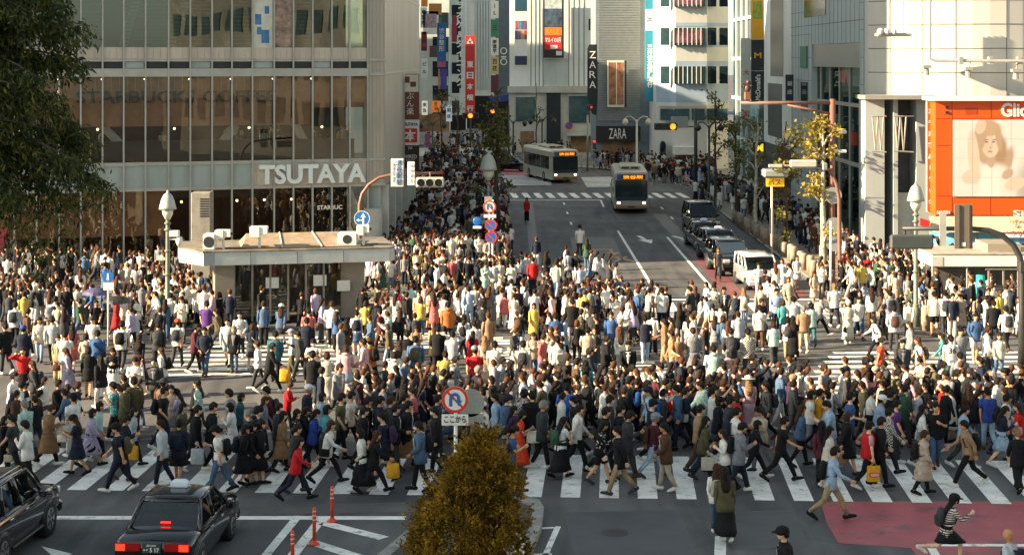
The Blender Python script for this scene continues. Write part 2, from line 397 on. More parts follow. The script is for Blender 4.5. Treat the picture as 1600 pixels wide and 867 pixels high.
def arrow(x, y, sc, ang=0):
    p = [(-.09, 2.2), (.09, 2.2), (.09, .6), (.32, .6), (0, -.9), (-.32, .6), (-.09, .6)]
    ca, sa = math.cos(ang), math.sin(ang)
    return [(x + (px * ca - py * sa) * sc, y + (px * sa + py * ca) * sc) for px, py in p]
flat('road_arrow', [arrow(*gp(1012, 377), 1.5, .1), arrow(*gp(1083, 377), 1.5, .3), arrow(*gp(85, 862), .7, -2.4)], WPAINT2, .0065)
OCH = paint_mat('ochre_road_paint', '#b98a52', .36, 6)
ux, uy = gp(945, 393)
flat('road_arrow', [[(ux - .75, uy - 1.6), (ux - .5, uy - 1.6), (ux - .5, uy + 1.2), (ux - .75, uy + 1.4)], [(ux - .5, uy + .9), (ux + .5, uy + .9), (ux + .5, uy + 1.3), (ux - .5, uy + 1.3)],
                    [(ux + .3, uy + .9), (ux + .5, uy + .9), (ux + .5, uy - .4), (ux + .9, uy - .4), (ux + .4, uy - 2.0), (ux, uy - .4), (ux + .3, uy - .4)],
                    [(ux + .1, uy - 5.0), (ux + .3, uy - 5.2), (ux + 1.2, uy - 2.6), (ux + 1.0, uy - 2.5)], [(ux + .3, uy - 2.8), (ux + .5, uy - 2.6), (ux + 1.5, uy - 5.0), (ux + 1.3, uy - 5.2)]], OCH, .0065)
PATCH = paint_mat('road_patch', '#474747', .30, 1.5); PATCH2 = paint_mat('pale_road_patch', '#57554f', .36, 1.5)
flat('road_patch', [[gp(880, 800), gp(1060, 797), gp(1090, 866), gp(900, 875)], [gp(240, 640), gp(400, 628), gp(420, 655), gp(250, 668)], [(3.5, 96), (6.2, 96), (6.3, 108), (3.6, 108)], [(7.4, 118), (9.2, 118), (9.2, 129), (7.3, 129)], [gp(1130, 800), gp(1240, 795), gp(1262, 850), gp(1140, 860)]], PATCH, .0025)
flat('road_patch', [[gp(380, 790), gp(640, 784), gp(650, 800), gp(380, 802)], [(10.1, 100), (11.0, 100), (11.0, 124), (10.1, 124)], [(1.0, 88), (1.6, 88), (1.6, 134), (1.0, 134)], [gp(1240, 540), gp(1420, 545), gp(1410, 560), gp(1230, 556)]], PATCH2, .0035)
MHM = cm('manhole_iron', '#3d3a36', rough=.5, metal=.5, var=.4, scale=20)
for (mx_, my_, lb_) in ((960, 832, 'round iron manhole cover right of the conifer'), (560, 612, 'round iron manhole cover on sunlit asphalt left of the U-turn sign'), (1360, 560, 'round iron manhole cover near the right lamp post'), (905, 372, 'round iron manhole cover in the far road')):
    X_, Y_ = gp(mx_, my_); o_ = MB().prism([(X_ + .33 * math.cos(2 * math.pi * k / 24), Y_ + .33 * math.sin(2 * math.pi * k / 24)) for k in range(24)], 'z', .001, .0055).build('manhole_cover', MHM); tag(o_, lb_, 'manhole cover')
flat('red_lane', [[gp(1282, 783), (24, 43.4), (24, 37.0), gp(1432, 868), gp(1424, 856), gp(1310, 848), gp(1292, 818)], 
                  [(3.0, 83.0), (5.2, 83), (5.2, 86), (3.0, 86.2)], [(-1, 166), (2, 166), (2, 180), (-1, 180)]], RPAINT, .0045)
flat('red_lane', [[(10.0, 80.3), (11.0, 80.3), (11.1, 99), (10.1, 99)], [(11.5, 80.3), (12.4, 80.3), (12.5, 97), (11.6, 97)], [(12.9, 80.3), (14.0, 80.3), (14.0, 90), (13.0, 90)]], RPAINT2, .0045)
# traffic island in the foreground with its kerb
isl = [gp(842, 790), gp(850, 802), gp(846, 830), gp(818, 900), (-3.0, 33), (-3.3, 37), gp(640, 835), gp(700, 812), gp(815, 782)]
b = MB().prism(isl, 'z', .002, .17); struct('traffic_island', b, mat('island_concrete', '#8d8a82', .85, var=.3, scale=3, bump=.2))
cx_ = sum(p[0] for p in isl) / len(isl); cy_ = sum(p[1] for p in isl) / len(isl)
b = MB().add([(cx_ + (p[0] - cx_) * .82, cy_ + (p[1] - cy_) * .82, .176) for p in isl], [tuple(range(len(isl)))]); struct('island_soil', b, mat('soil', '#4a4334', .95, var=.4, scale=12, bump=.4))

# ------------------------------------------------------------------ glass-fronted shop building on the left (rotated facade)
TH = R(18.0); CX0, CY0 = PX(575, 93), 93.0
FD = Vector((math.cos(TH), math.sin(TH), 0)); FN = Vector((math.sin(TH), -math.cos(TH), 0))     # along, outwards
def FP(u, n, z): return Vector((CX0, CY0, 0)) + FD * u + FN * n + Vector((0, 0, z))
def fu(x, n=0):
    k = (x - 800) / FPX; c0 = Vector((CX0, CY0, 0)) + FN * n
    return (k * c0.y - c0.x) / (FD.x - k * FD.y)
def fbox(b, u0, u1, n0, n1, z0, z1):
    vs = [FP(u, n, z) for z in (z0, z1) for u, n in ((u0, n0), (u1, n0), (u1, n1), (u0, n1))]
    return b.add(vs, [(0, 3, 2, 1), (4, 5, 6, 7), (0, 1, 5, 4), (1, 2, 6, 5), (2, 3, 7, 6), (3, 0, 4, 7)])
def fpane(b, u0, u1, z0, z1):          # one pane, set very slightly out of true as real glazing is
    t = [rng.uniform(-.006, .006) for _ in range(3)]
    q = lambda u, z, n: FP(u, n + (t[0] if u == u0 else t[1]) + (t[2] if z == z0 else 0), z)
    vs = [q(u, z, n) for z in (z0, z1) for u, n in ((u0, -.035), (u1, -.035), (u1, -.02), (u0, -.02))]
    return b.add(vs, [(0, 3, 2, 1), (4, 5, 6, 7), (0, 1, 5, 4), (1, 2, 6, 5), (2, 3, 7, 6), (3, 0, 4, 7)])
def zr(y): return CAMH - (y - HOR) * 93 / FPX
ALU = mat('pale_aluminium', '#a9a69c', .42, metal=.35, var=.1, scale=1.5)
PANEL = mat('beige_panel', '#b9ad9c', .55, var=.14, scale=.8, streak=1)
PANELG = mat('grey_green_panel', '#9aa39a', .5, var=.14, scale=.8, streak=1)
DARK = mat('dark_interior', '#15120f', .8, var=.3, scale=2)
BROWN = mat('brown_blind', '#b07f5c', .8, var=.22, scale=1.2)
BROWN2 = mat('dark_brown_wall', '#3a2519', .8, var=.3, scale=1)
SGLASS = glass_mat('shop_glass', '#f4f4f0', .035)
SGLASS2 = glass_mat('upper_glass', '#bccac2', .09)
WHITE = mat('white_paint', '#dcd8cd', .5, var=.08, scale=2)
WSTEEL = mat('white_steel_brace', '#cfd0c6', .5, var=.1)
qf = empty('shop_building', FP(0, 0, 0), 'tall curtain-walled shop building with brown blinds behind its glass at the left', 'building')
ZL = [0.15, 4.25, 5.76, 10.24, 10.79, 11.72, 17.2, 18.2, 24, 25, 31, 32, 40]
UL = -30.0
# masses behind the glass: floors, back wall, dark rooms
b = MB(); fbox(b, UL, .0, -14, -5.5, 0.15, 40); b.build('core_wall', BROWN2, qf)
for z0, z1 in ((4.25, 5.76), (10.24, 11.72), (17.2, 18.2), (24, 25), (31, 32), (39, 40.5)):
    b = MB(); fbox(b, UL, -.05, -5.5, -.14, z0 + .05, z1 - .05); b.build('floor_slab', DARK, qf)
b = MB(); fbox(b, UL, 0, -.12, .06, 4.28, 4.44); fbox(b, UL, 0, -.12, .06, 5.6, 5.78); b.build('transom', ALU, qf)
b = MB(); fbox(b, UL, 0, -.12, .10, 10.2, 10.62); b.build('cornice_band', ALU, qf)
b = MB(); fbox(b, UL, 0, -.12, .06, 10.98, 11.08); b.build('transom', ALU, qf)
# mullions and bays
xs = [-110, -77, -44, -11, 22, 57, 92, 126, 160, 193, 227, 263, 297, 331, 362, 394, 428, 458, 488, 518, 546, 574]
us = [fu(x) for x in xs]
for u in us:
    b = MB(); fbox(b, u - .04, u + .04, -.05, .13, 0.15, 40); b.build('mullion', ALU, qf)
LOUV = mat('vent_louvre', '#2a2a27', .6, var=.1)
for i in range(len(us) - 1):
    u0, u1 = us[i] + .04, us[i + 1] - .04
    x0 = xs[i]
    lo = MB(); fpane(lo, u0, u1, .3, 4.28); lo.build('window', SGLASS, qf)
    mi = MB(); fpane(mi, u0, u1, 5.78, 10.2); mi.build('window', SGLASS, qf)
    up = MB(); fpane(up, u0, u1, 11.72, 17.2); up.build('window', SGLASS2, qf)
    sp = MB(); fbox(sp, u0, u1, -.06, -.01, 4.44, 5.6); sp.build('spandrel_panel', PANEL if x0 >= 393 else PANELG, qf)
    sp = MB(); fbox(sp, u0, u1, -.06, 0.0, 11.08, 11.72)
    for k in range(3): fbox(sp, u0 + (u1 - u0) * (k + .02) / 3, u0 + (u1 - u0) * (k + .98) / 3, .002, .03, 11.12, 11.68)
    sp.build('spandrel_panel', PANEL, qf)
    lv = MB(); fbox(lv, u0 + .03, u1 - .03, -.2, -.02, 10.64, 10.96); lv.build('vent', LOUV if i % 3 else PANELG, qf)
    bl = MB(); fbox(bl, u0, u1, -.35, -.32, 7.62 + (.9 if x0 > 480 else 0), 10.2); bl.build('blind', BROWN, qf)
    if x0 < 250:
        bl = MB(); fbox(bl, u0, u1, -.35, -.32, 1.95, 4.25); bl.build('blind', BROWN, qf)
    lb = MB()
    for k in range(26):
        z = 11.9 + k * .2; fbox(lb, u0, u1, -.30, -.22, z, z + .05)
    if x0 < 470 and i % 5 != 3: lb.build('venetian_blind', mat('venetian_slat', '#6f756d', .6, var=.1), qf)
for z0, z1 in ((18.2, 24), (25, 31), (32, 39)):
    b = MB(); fbox(b, UL, -.1, -.03, -.015, z0, z1); b.build('window', SGLASS2, qf)
b = MB(); fbox(b, UL, -.04, -.06, 0, 17.2, 18.2); fbox(b, UL, -.04, -.06, 0, 24, 25); fbox(b, UL, -.04, -.06, 0, 31, 32); fbox(b, UL, .0, -.3, .1, 39, 41); b.build('spandrel_panel', PANEL, qf)
# counter, diagonal braces and ceiling lamps in the cafe floor
COUNT = mat('dark_wood_counter', '#3b2a20', .5, var=.2)
b = MB(); fbox(b, UL, -.6, -1.0, -.7, 5.8, 6.75); fbox(b, UL, -.6, -1.1, -.5, 6.75, 6.82); b.build('counter', COUNT, qf)
def brace(ua, za, ub, zb, n=-1.6, wd=.42):
    a = FP(ua, n, za); c = FP(ub, n, zb); m = MB(); d = (c - a).normalized(); s_ = FN.cross(d)
    vs = [a + s_ * wd / 2, a - s_ * wd / 2, c - s_ * wd / 2, c + s_ * wd / 2]
    m.add(vs + [v - FN * .4 for v in vs], [(0, 1, 2, 3), (7, 6, 5, 4), (0, 1, 5, 4), (1, 2, 6, 5), (2, 3, 7, 6), (3, 0, 4, 7)]); m.build('brace', WSTEEL, qf)
brace(fu(150), 8.1, fu(218), 5.8); brace(fu(378), 7.6, fu(335), 5.8); brace(fu(466), 7.9, fu(498), 5.8); brace(fu(40), 8, fu(90), 5.8)
brace(fu(535), 4.6, fu(590), .2, -.5, .75); brace(fu(190), 5.5, fu(230), 4.3, -.02, .3)
brace(fu(330), 17, fu(275), 11.8, -2.4); brace(fu(200), 11.8, fu(245), 17, -2.4)
WARML = mat('warm_lamp', '#ffd9a0', .5, var=0, emit=6.0)
lm = MB()
for k in range(16): c = FP(-20 + k * 1.25 + (k % 3) * .2, -2.2 - (k % 4) * .6, 15.9 - (k % 2) * .8); lm.ell(c, (.07, .07, .07), 6, 4)
for k in range(9): c = FP(-18 + k * 2.0, -2.5, 9.4 if k % 2 else 7.4); lm.ell(c, (.07, .07, .07), 6, 4)
for k in range(7): c = FP(-11 + k * 1.5, -3.5, 3.4); lm.ell(c, (.07, .07, .07), 6, 4)
tag(lm.build('ceiling_lamp', WARML, qf), kind='stuff')
pl = MB(); c = FP(fu(516), -.4, 0); pl.tube([(c.x, c.y, 4.2), (c.x, c.y, 3.9), (c.x, c.y, 3.86), (c.x, c.y, 3.6)], [.012, .012, .07, .2], 12); pl.build('pendant_lamp', mat('green_enamel', '#a9b7a8', .4), qf)
ADDSTRIP = mat('added_strip_lamp', '#ffdca8', .5, var=0, emit=9.0)  # glowing strips added under the ceilings to brighten the guests
b = MB()
for k in range(10): fbox(b, -23 + k * 2.2, -22.2 + k * 2.2, -3.4, -3.1, 10.0, 10.06); fbox(b, -23 + k * 2.2, -22.2 + k * 2.2, -3.6, -3.3, 4.12, 4.18)
tag(b.build('added_strip_lamp', ADDSTRIP, qf), kind='stuff')
# posters hanging in the upper glass
b = MB(); fbox(b, fu(396), fu(426), -.012, -.004, 11.0, 17); po = b.build('poster', mat('pale_poster', '#c9c6b4', .6, var=.2, scale=1.3), qf)
b = MB()
for (uu, zz, rr) in ((.25, 13.2, .28), (.62, 12.3, .35), (.3, 12.6, .2), (.7, 13.7, .2)):
    u_ = fu(396) + (fu(426) - fu(396)) * uu; fbox(b, u_ - rr * .6, u_ + rr * .6, -.0035, -.0005, zz - rr, zz + rr)
b.build('print', mat('blue_print', '#3f6f9c', .6, var=.3, scale=2), po)
b = MB(); fbox(b, fu(430), fu(456), -.012, -.004, 11.75, 17); b.build('poster', mat('faded_poster', '#a58a78', .6, var=.55, scale=1.6), qf)
# corner: ribbed metal return and side wall going up the street
cor = [FP(0, 0, 0), FP(.9, .0, 0)]
b = MB()
c1 = FP(.95, -.1, 0); sx1, sy1 = PX(655, 121), 121.0
fbox(b, .03, .9, -.5, -.02, 4.3, 40); b.build('corner_panel', PANEL, qf)
for k in range(5):
    b = MB(); fbox(b, .05 + k * .2, .075 + k * .2, -.015, .05, 4.3, 40); b.build('rib', ALU, qf)
for z in (4.3, 5.66, 10.24, 11.0, 17.2): b = MB(); fbox(b, .03, .95, -.015, .07, z, z + .14); b.build('band', ALU, qf)
def side(t, off): # along the side wall
    a = Vector((c1.x, c1.y, 0)); e = Vector((sx1, sy1, 0)); d = (e - a); n = Vector((d.y, -d.x, 0)).normalized()
    return a + d * t + n * off
RIB = mat('ribbed_metal', '#b3aca0', .45, metal=.3, var=.12, scale=.6, streak=1)
for k in range(34):
    b = MB(); t0, t1 = k / 34, (k + .84) / 34
    vs = [side(t, o) for t, o in ((t0, 0.0), (t1, 0.0), (t1, -.3), (t0, -.3))]
    b.add([(v.x, v.y, z) for z in (4.3, 40) for v in vs], [(0, 3, 2, 1), (4, 5, 6, 7), (0, 1, 5, 4), (1, 2, 6, 5), (2, 3, 7, 6), (3, 0, 4, 7)]); b.build('rib', RIB, qf)
b = MB(); vs = [side(0, -.22), side(1, -.22), side(1, -1.2), side(0, -1.2)]
b.add([(v.x, v.y, z) for z in (.15, 40) for v in vs], [(0, 3, 2, 1), (4, 5, 6, 7), (0, 1, 5, 4), (1, 2, 6, 5), (2, 3, 7, 6), (3, 0, 4, 7)]); b.build('side_wall', PANELG, qf)
for k in range(5):
    z = 10.3 + k * 4.5; b = MB(); vs = [side(0, .03), side(1, .03), side(1, -.1), side(0, -.1)]
    b.add([(v.x, v.y, zz) for zz in (z, z + .12) for v in vs], [(0, 3, 2, 1), (4, 5, 6, 7), (0, 1, 5, 4), (1, 2, 6, 5), (2, 3, 7, 6), (3, 0, 4, 7)]); b.build('band', ALU, qf)
for k in range(4):
    p = side(.02 + k * .17, -.1); b = MB(); b.rbox(p.x - .28, p.x + .28, p.y - .25, p.y + .25, .14, 4.3, .04); b.build('column', mat('stone_column', '#a9a79d', .6, var=.15, scale=1), qf)
p = FP(.25, .1, 0); b = MB().cyl((p.x, p.y, .14), (p.x, p.y, 3.1), .5, n=20); b.build('column', mat('stone_column', '#a9a79d', .6), qf)
# lettering on this building
b = fit_text('TSUTAYA', FP((fu(404) + fu(570)) / 2, .16, 5.02), FD, UZ, fu(570) - fu(404), 1.02, .26, .035)
tsg = empty('shop_sign', FP(fu(487), .1, 4.5), 'large white raised letters TSUTAYA on the beige band of the glass building', 'sign')
b.build('letter', mat('white_letter', '#d9ded6', .4, var=.05), tsg)
b = MB(); fbox(b, fu(402), fu(572), .02, .035, 4.46, 5.58); b.build('backing', PANEL, tsg)
b = fit_text('STARBUCKS COFFEE', FP((fu(120) + fu(432)) / 2, -.2, 9.15), FD, UZ, fu(432) - fu(120), .62, .2, .01)
sb = empty('cafe_sign', FP(fu(280), -.2, 8.8), 'row of dark hanging letters STARBUCKS COFFEE behind the first-floor glass', 'sign')
b.build('letter', mat('dark_letter', '#1f1713', .5), sb)
b = MB()
for k in range(26): u_ = fu(124) + (fu(430) - fu(124)) * k / 25; fbox(b, u_ - .012, u_ + .012, -.22, -.19, 9.4, 10.2)
tag(b.build('hanger', ALU, sb), kind='stuff')
b = fit_text('STARBUC', FP(fu(515), .05, 3.2), FD, UZ, fu(536) - fu(497), .23, .04, .02)
tag(b.build('cafe_sign', mat('cream_letter', '#cdbfa6', .5, emit=.25)), 'small cream letters STARBUC over the ground-floor cafe door', 'sign')
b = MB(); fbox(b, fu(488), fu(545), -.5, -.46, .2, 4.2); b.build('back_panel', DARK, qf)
b = MB(); fbox(b, fu(0), fu(11), .02, .06, .6, 2.6); tag(b.build('poster_board', mat('red_poster', '#b0343f', .6, var=.5, scale=6)), 'red poster board at the foot of the glass building at left edge', 'poster')
# cafe guests and shoppers behind the glass: a seated crowd that reads as one mass is added with the crowd below

# banners on the side wall
def banner_panel(name, x0, y0, x1, y1, Y, m, label, cat='sign', t=.18, parts=None, group=None):
    r = empty(name, (PX((x0 + x1) / 2, Y), Y, PZ(y1, Y)), label, cat, group)
    b = MB().rbox(PX(x0, Y), PX(x1, Y), Y, Y + t, PZ(y1, Y), PZ(y0, Y), .015); b.build('board', m, r)
    return r
def sub(r, x0, y0, x1, y1, Y, m, name='panel', off=.012):
    b = MB().box(PX(x0, Y), PX(x1, Y), Y - off, Y - .002, PZ(y1, Y), PZ(y0, Y)); return b.build(name, m, r)
def tx(r, s, xc, yc, wpx, hpx, Y, m, vert=False, bold=0.0, off=.02, name='lettering'):
    c = (PX(xc, Y), Y - off, PZ(yc, Y)); k = Y / FPX
    t = vtext(s, c, RX, wpx * k, hpx * k, .02, bold) if vert else fit_text(s, c, RX, UZ, wpx * k, hpx * k, .02, bold)
    if t.v: return t.build(name, m, r)
LW = cm('letter_white', '#e6e2d8'); LB = cm('letter_black', '#1b1a1a'); LR = cm('letter_red', '#b8262b'); LN = cm('letter_navy', '#31588a'); LY = cm('letter_yellow', '#e6a720')
SB = cm('sign_brown', '#6d3a22'); SDB = cm('sign_dark_brown', '#2c1c17'); SR = cm('sign_red', '#c22a22'); SBL = cm('sign_blue', '#1f5f93'); STE = cm('sign_teal', '#1b7f99')
SW = cm('sign_white', '#dedbd0'); SDK = cm('sign_dark', '#20262a'); SOR = cm('sign_orange', '#d3782a')
Yb = 108
r = banner_panel('banner_sign', 627, 116, 655, 187, Yb, SB, 'brown vertical banner with cream picture and kana on the side of the glass building')
sub(r, 628, 117, 654, 144, Yb, cm('cream_print', '#d8cfba')); sub(r, 633, 120, 640, 130, Yb, SB, off=.02); sub(r, 641, 128, 650, 136, Yb, SB, off=.02); tx(r, 'ぶん楽', 641, 163, 13, 36, Yb, LW, True, off=.03)
r = banner_panel('banner_sign', 627, 188, 655, 227, Yb, SW, 'white banner with red square bearing the character 本 and TSUTAYA above')
sub(r, 630, 201, 652, 223, Yb, SR); tx(r, '本', 641, 212, 18, 18, Yb, LW, bold=.03, off=.03); tx(r, 'TSUTAYA', 641, 194.5, 24, 5, Yb, LB, bold=.02)
r = banner_panel('banner_sign', 627, 227.5, 655, 268, Yb, SDB, 'dark brown banner reading WIRED TOKYO below the red square banner')
tx(r, 'WIRED', 641, 245, 20, 6, Yb, LW); tx(r, 'TOKYO', 641, 251, 13, 3.4, Yb, LW); tx(r, '7F', 641, 232, 7, 4, Yb, LW)

# ------------------------------------------------------------------ police box in front of it
KX0, KX1, KY = PX(303, 71.5), PX(612, 73.5), 71.5
kd = Vector((math.cos(R(12)), math.sin(R(12)), 0)); kn = Vector((math.sin(R(12)), -math.cos(R(12)), 0)); K0 = Vector((PX(318, 71), 71.0, 0))
def KP(u, n, z): return K0 + kd * u + kn * n + Vector((0, 0, z))
def ku(x, n=0):
    k = (x - 800) / FPX; c0 = K0 + kn * n; return (k * c0.y - c0.x) / (kd.x - k * kd.y)
def kbox(b, u0, u1, n0, n1, z0, z1):
    vs = [KP(u, n, z) for z in (z0, z1) for u, n in ((u0, n0), (u1, n0), (u1, n1), (u0, n1))]
    return b.add(vs, [(0, 3, 2, 1), (4, 5, 6, 7), (0, 1, 5, 4), (1, 2, 6, 5), (2, 3, 7, 6), (3, 0, 4, 7)])
kb = empty('police_box', KP(3, -2, .13), 'low glass police box with flat pale canopy roof in the crowd', 'kiosk')
FASC = cm('fascia_metal', '#aeb2ae', rough=.45, var=.08); KW = ku(608)
b = MB(); cpoly = [KP(u, n, 0) for u, n in ((0, 0), (KW, 0), (KW + .3, -.5), (KW + .3, -4.2), (-.95, -4.2), (-.95, -1.5))]; b.prism([(p.x, p.y) for p in cpoly], 'z', 2.62, 3.14); b.build('canopy', FASC, kb)
b = MB(); cm_ = KP(KW / 2, -2, 0); b.prism([(cm_.x + (p.x - cm_.x) * 1.006, cm_.y + (p.y - cm_.y) * 1.006) for p in cpoly], 'z', 3.141, 3.22); b.build('roof_edge', cm('roof_deck', '#857c6e', var=.35, scale=1.5), kb)
for k in range(1, 4):
    b = MB(); u_ = KW * k / 4; kbox(b, u_ - .012, u_ + .012, .001, .008, 2.63, 3.13); b.build('seam', cm('seam', '#55544f'), kb)
b = MB(); kbox(b, .0, .45, .003, .012, 2.63, 3.12); b.build('end_panel', cm('dark_grey_panel', '#7d8487'), kb)
vs = [KP(1.6, -.6, 3.23), KP(6.6, -.6, 3.23), KP(6.1, -2.6, 3.66), KP(1.9, -2.6, 3.66), KP(6.6, -3.4, 3.23), KP(1.6, -3.4, 3.23)]
b = MB().add(vs, [(0, 1, 2, 3), (3, 2, 4, 5), (1, 4, 2), (0, 3, 5)]); b.build('roof', cm('tan_roof_sheet', '#96836c', rough=.7, var=.18), kb)
for k in range(1, 3):
    b = MB(); a = vs[0].lerp(vs[1], k / 3); c = vs[3].lerp(vs[2], k / 3); b.cyl(a + Vector((0, 0, .02)), c + Vector((0, 0, .02)), .03, n=6); b.build('roof_seam', cm('roof_edge', '#c9bda8'), kb)
PLASK = cm('cable_black', '#262522'); KM = cm('box_metal', '#8f8576', rough=.5)
b = MB(); kbox(b, .5, 1.3, -3.4, -.9, .13, 2.62); b.build('wall', KM, kb)
b = MB(); kbox(b, KW - 1.9, KW - .9, -3.4, -1.2, .13, 2.62); b.build('wall', KM, kb)
b = MB(); kbox(b, .5, KW - .9, -3.4, -3.3, .13, 2.62); b.build('back_wall', cm('box_back', '#5c5348', var=.3), kb)
n_ = 6
for k in range(n_):
    ua, ub = 1.3 + (KW - 3.2) * k / n_, 1.3 + (KW - 3.2) * (k + 1) / n_
    b = MB(); kbox(b, ua + .04, ub - .04, -1.02, -1.0, .16, 2.6); b.build('window', SGLASS, kb)
    b = MB(); kbox(b, ua - .04, ua + .04, -1.05, -.95, .13, 2.62); b.build('mullion', KM, kb)
for (u_, z_) in ((2.6, 1.5), (4.6, 1.55), (5.6, 1.3)):
    b = MB(); kbox(b, u_, u_ + .55, -.985, -.97, z_, z_ + .45); b.build('notice', SW, kb)
def roof_unit(x, Yo, wpx, hpx, name, label, cat, cam_=True):
    u_ = ku(x); c = KP(u_, Yo, 3.23); w_ = wpx * 72 / FPX; h_ = hpx * 72 / FPX
    r = empty(name, c, label, cat)
    if cam_:
        b = MB().cyl((c.x, c.y, c.z), (c.x, c.y, c.z + h_ * .5), .06, n=8); b.build('post', WSTEEL, r)
        b = MB().rbox(c.x - w_ / 2, c.x + w_ * .05, c.y - .2, c.y + .25, c.z + h_ * .5, c.z + h_, .02); b.build('housing', WHITE, r)
        b = MB().rbox(c.x - w_ * .08, c.x + w_ * .5, c.y - .16, c.y + .1, c.z + h_ * .62, c.z + h_ * 1.02, .03); b.build('camera_head', WHITE, r)
        b = MB().cyl((c.x + w_ * .5, c.y - .03, c.z + h_ * .8), (c.x + w_ * .62, c.y - .05, c.z + h_ * .78), .06, n=10); b.build('lens', SDK, r)
    else:
        b = MB().rbox(c.x - w_ / 2, c.x + w_ / 2, c.y - .4, c.y + .4, c.z, c.z + h_, .03); b.build('casing', WHITE, r)
        b = MB().disc((c.x, c.z + h_ * .5), h_ * .36, c.y - .412, c.y - .402); b.build('fan_grille', SDK, r)
roof_unit(330, -.8, 18, 24, 'roof_unit', 'white boxy cooling unit at the left end of the police box roof', 'air conditioner', False)
roof_unit(350, -.6, 24, 30, 'security_camera', 'white camera on the left of the police box roof', 'camera')
roof_unit(407, -.7, 28, 34, 'security_camera', 'white camera on a thin frame before the tan roof sheet', 'camera')
roof_unit(549, -1.2, 30, 20, 'roof_unit', 'white boxy unit at the right of the tan roof sheet', 'air conditioner', False)
roof_unit(572, -.9, 20, 32, 'security_camera', 'white camera beside the brown signal pole on the police box roof', 'camera')
b = MB()
for (ua, na, ub, nb) in ((1.2, -.35, KW - .6, -.4), (.8, -.9, 2.6, -.7), (KW - 2.2, -.8, KW - .3, -1.2), (3.2, -.55, 3.3, -2.4)): b.tube([KP(ua, na, 3.25), KP((ua + ub) / 2, (na + nb) / 2 + .12, 3.25), KP(ub, nb, 3.25)], .022, 6)
tag(b.build('roof_cable', PLASK, kb), kind='stuff')
# vent shaft left of it
p = Vector((PX(314, 78), 78, 0)); b = MB().rbox(p.x - .45, p.x + .42, p.y, p.y + .9, .13, PZ(301, 78), .03)
SHAFT = cm('shaft_metal', '#8c8577', var=.2)
vr = empty('vent_shaft', (p.x, p.y, .13), 'tall beige vent shaft with louvres standing behind the police box', 'vent shaft'); b.build('shaft', SHAFT, vr)
b = MB(); [b.box(p.x - .05, p.x + .36, p.y - .02, p.y - .002, 4.0 + k * .11, 4.06 + k * .11) for k in range(8)]; b.build('louvre', LOUV, vr)
# ------------------------------------------------------------------ the far street
def bld(name, x0, x1, ybase, Y, top, m, label, depth=12):
    r = empty(name, (PX((x0 + x1) / 2, Y), Y, .0), label, 'building')
    MB().box(PX(x0, Y), PX(x1, Y), Y, Y + depth, .0, top).build('wall', m, r); return r
def fb(r, x0, y0, x1, y1, Y, m, name, proud=.15, back=.0):
    return MB().box(PX(x0, Y), PX(x1, Y), Y - proud, Y - .004 + back, PZ(y1, Y), PZ(y0, Y)).build(name, m, r)
CON = cm('grey_concrete', '#b9bfb7', var=.18, scale=.5, streak=1); CON2 = cm('pale_concrete', '#d2d4cb', var=.15, scale=.5, streak=1)
WINB = mat('window_dark', '#1e2b30', .08, var=.2, scale=1, spec=.8); WINT = mat('window_teal', '#3a5a5c', .1, var=.3, scale=.7, spec=.8)
WIND = mat('window_matt', '#26383a', .35, var=.5, scale=.8, spec=.4); SHOPW = mat('shop_interior', '#8a6a48', .6, var=.5, scale=.6)
CREAMW = cm('cream_tile', '#dedbce', var=.1, scale=.7, streak=1)
# far end left: tall office blocks hung with signs
r = bld('office_block', 640, 702, 240, 262, 25, CON, 'grey office block covered in signs beyond the glass building')
for k in range(5):
    fb(r, 676, 20 + k * 38, 700, 44 + k * 38, 262, WINB, 'window', .05)
fb(r, 655, 178, 702, 236, 262, SHOPW, 'shop_front', .3)
r = bld('office_block', 702, 728, 240, 268, 26, CON2, 'pale narrow office block behind the red bank banner')
for k in range(6): fb(r, 706, 8 + k * 30, 718, 26 + k * 30, 268, WINB, 'window', .05)
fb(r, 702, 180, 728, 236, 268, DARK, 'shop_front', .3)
r = bld('office_block', 728, 774, 240, 275, 27, CREAMW, 'cream ribbed office block behind the tall red banner')
for k in range(7): fb(r, 743 + k * 4.3, 0, 745 + k * 4.3, 140, 275, CON2, 'rib', .4)
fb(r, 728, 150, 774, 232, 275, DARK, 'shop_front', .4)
r = bld('office_block', 774, 800, 240, 232, 25, cm('slate_panel', '#58626a', var=.1), 'dark slate block with circle and bar emblem')
tx(r, 'O', 787, 80, 11, 11, 231.9, LW, name='emblem'); tx(r, 'I', 787, 89.5, 8, 2.2, 231.9, LW, name='emblem'); tx(r, 'O', 787, 97, 11, 11, 231.9, LW, name='emblem'); 
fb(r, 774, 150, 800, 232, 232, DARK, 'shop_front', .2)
bld('office_block', 560, 660, 250, 330, 30, CON2, 'tall pale block closing the street at far left'); bld('office_block', 655, 830, 250, 340, 30, CON, 'tall grey block closing the far street')
Yf = 256
def sg(x0, y0, x1, y1, m, label, text=None, tc=LW, vert=True, Y=Yf, **k):
    r = banner_panel('hanging_sign', x0, y0, x1, y1, Y, m, label, t=.4)
    if text: tx(r, text, (x0 + x1) / 2, (y0 + y1) / 2, (x1 - x0) * .72, (y1 - y0) * .8, Y, tc, vert, .02)
    return r
r = sg(661, 18, 685, 54, SW, 'white poster panel with scribbled print high on the grey office block'); sub(r, 664, 22, 682, 44, Yf, cm('sketch_print', '#a98f92', var=.6, scale=4))
sg(658, 0, 668, 11, SOR, 'small orange sign at the top of the grey office block')
sg(670, 6, 690, 24, cm('sign_amber', '#b87a2e'), 'amber lightbox sign with two pale marks on grey block')
sg(657, 12, 667, 44, SW, 'white vertical sign with round mark beside the beige corner', '●医院', LB)
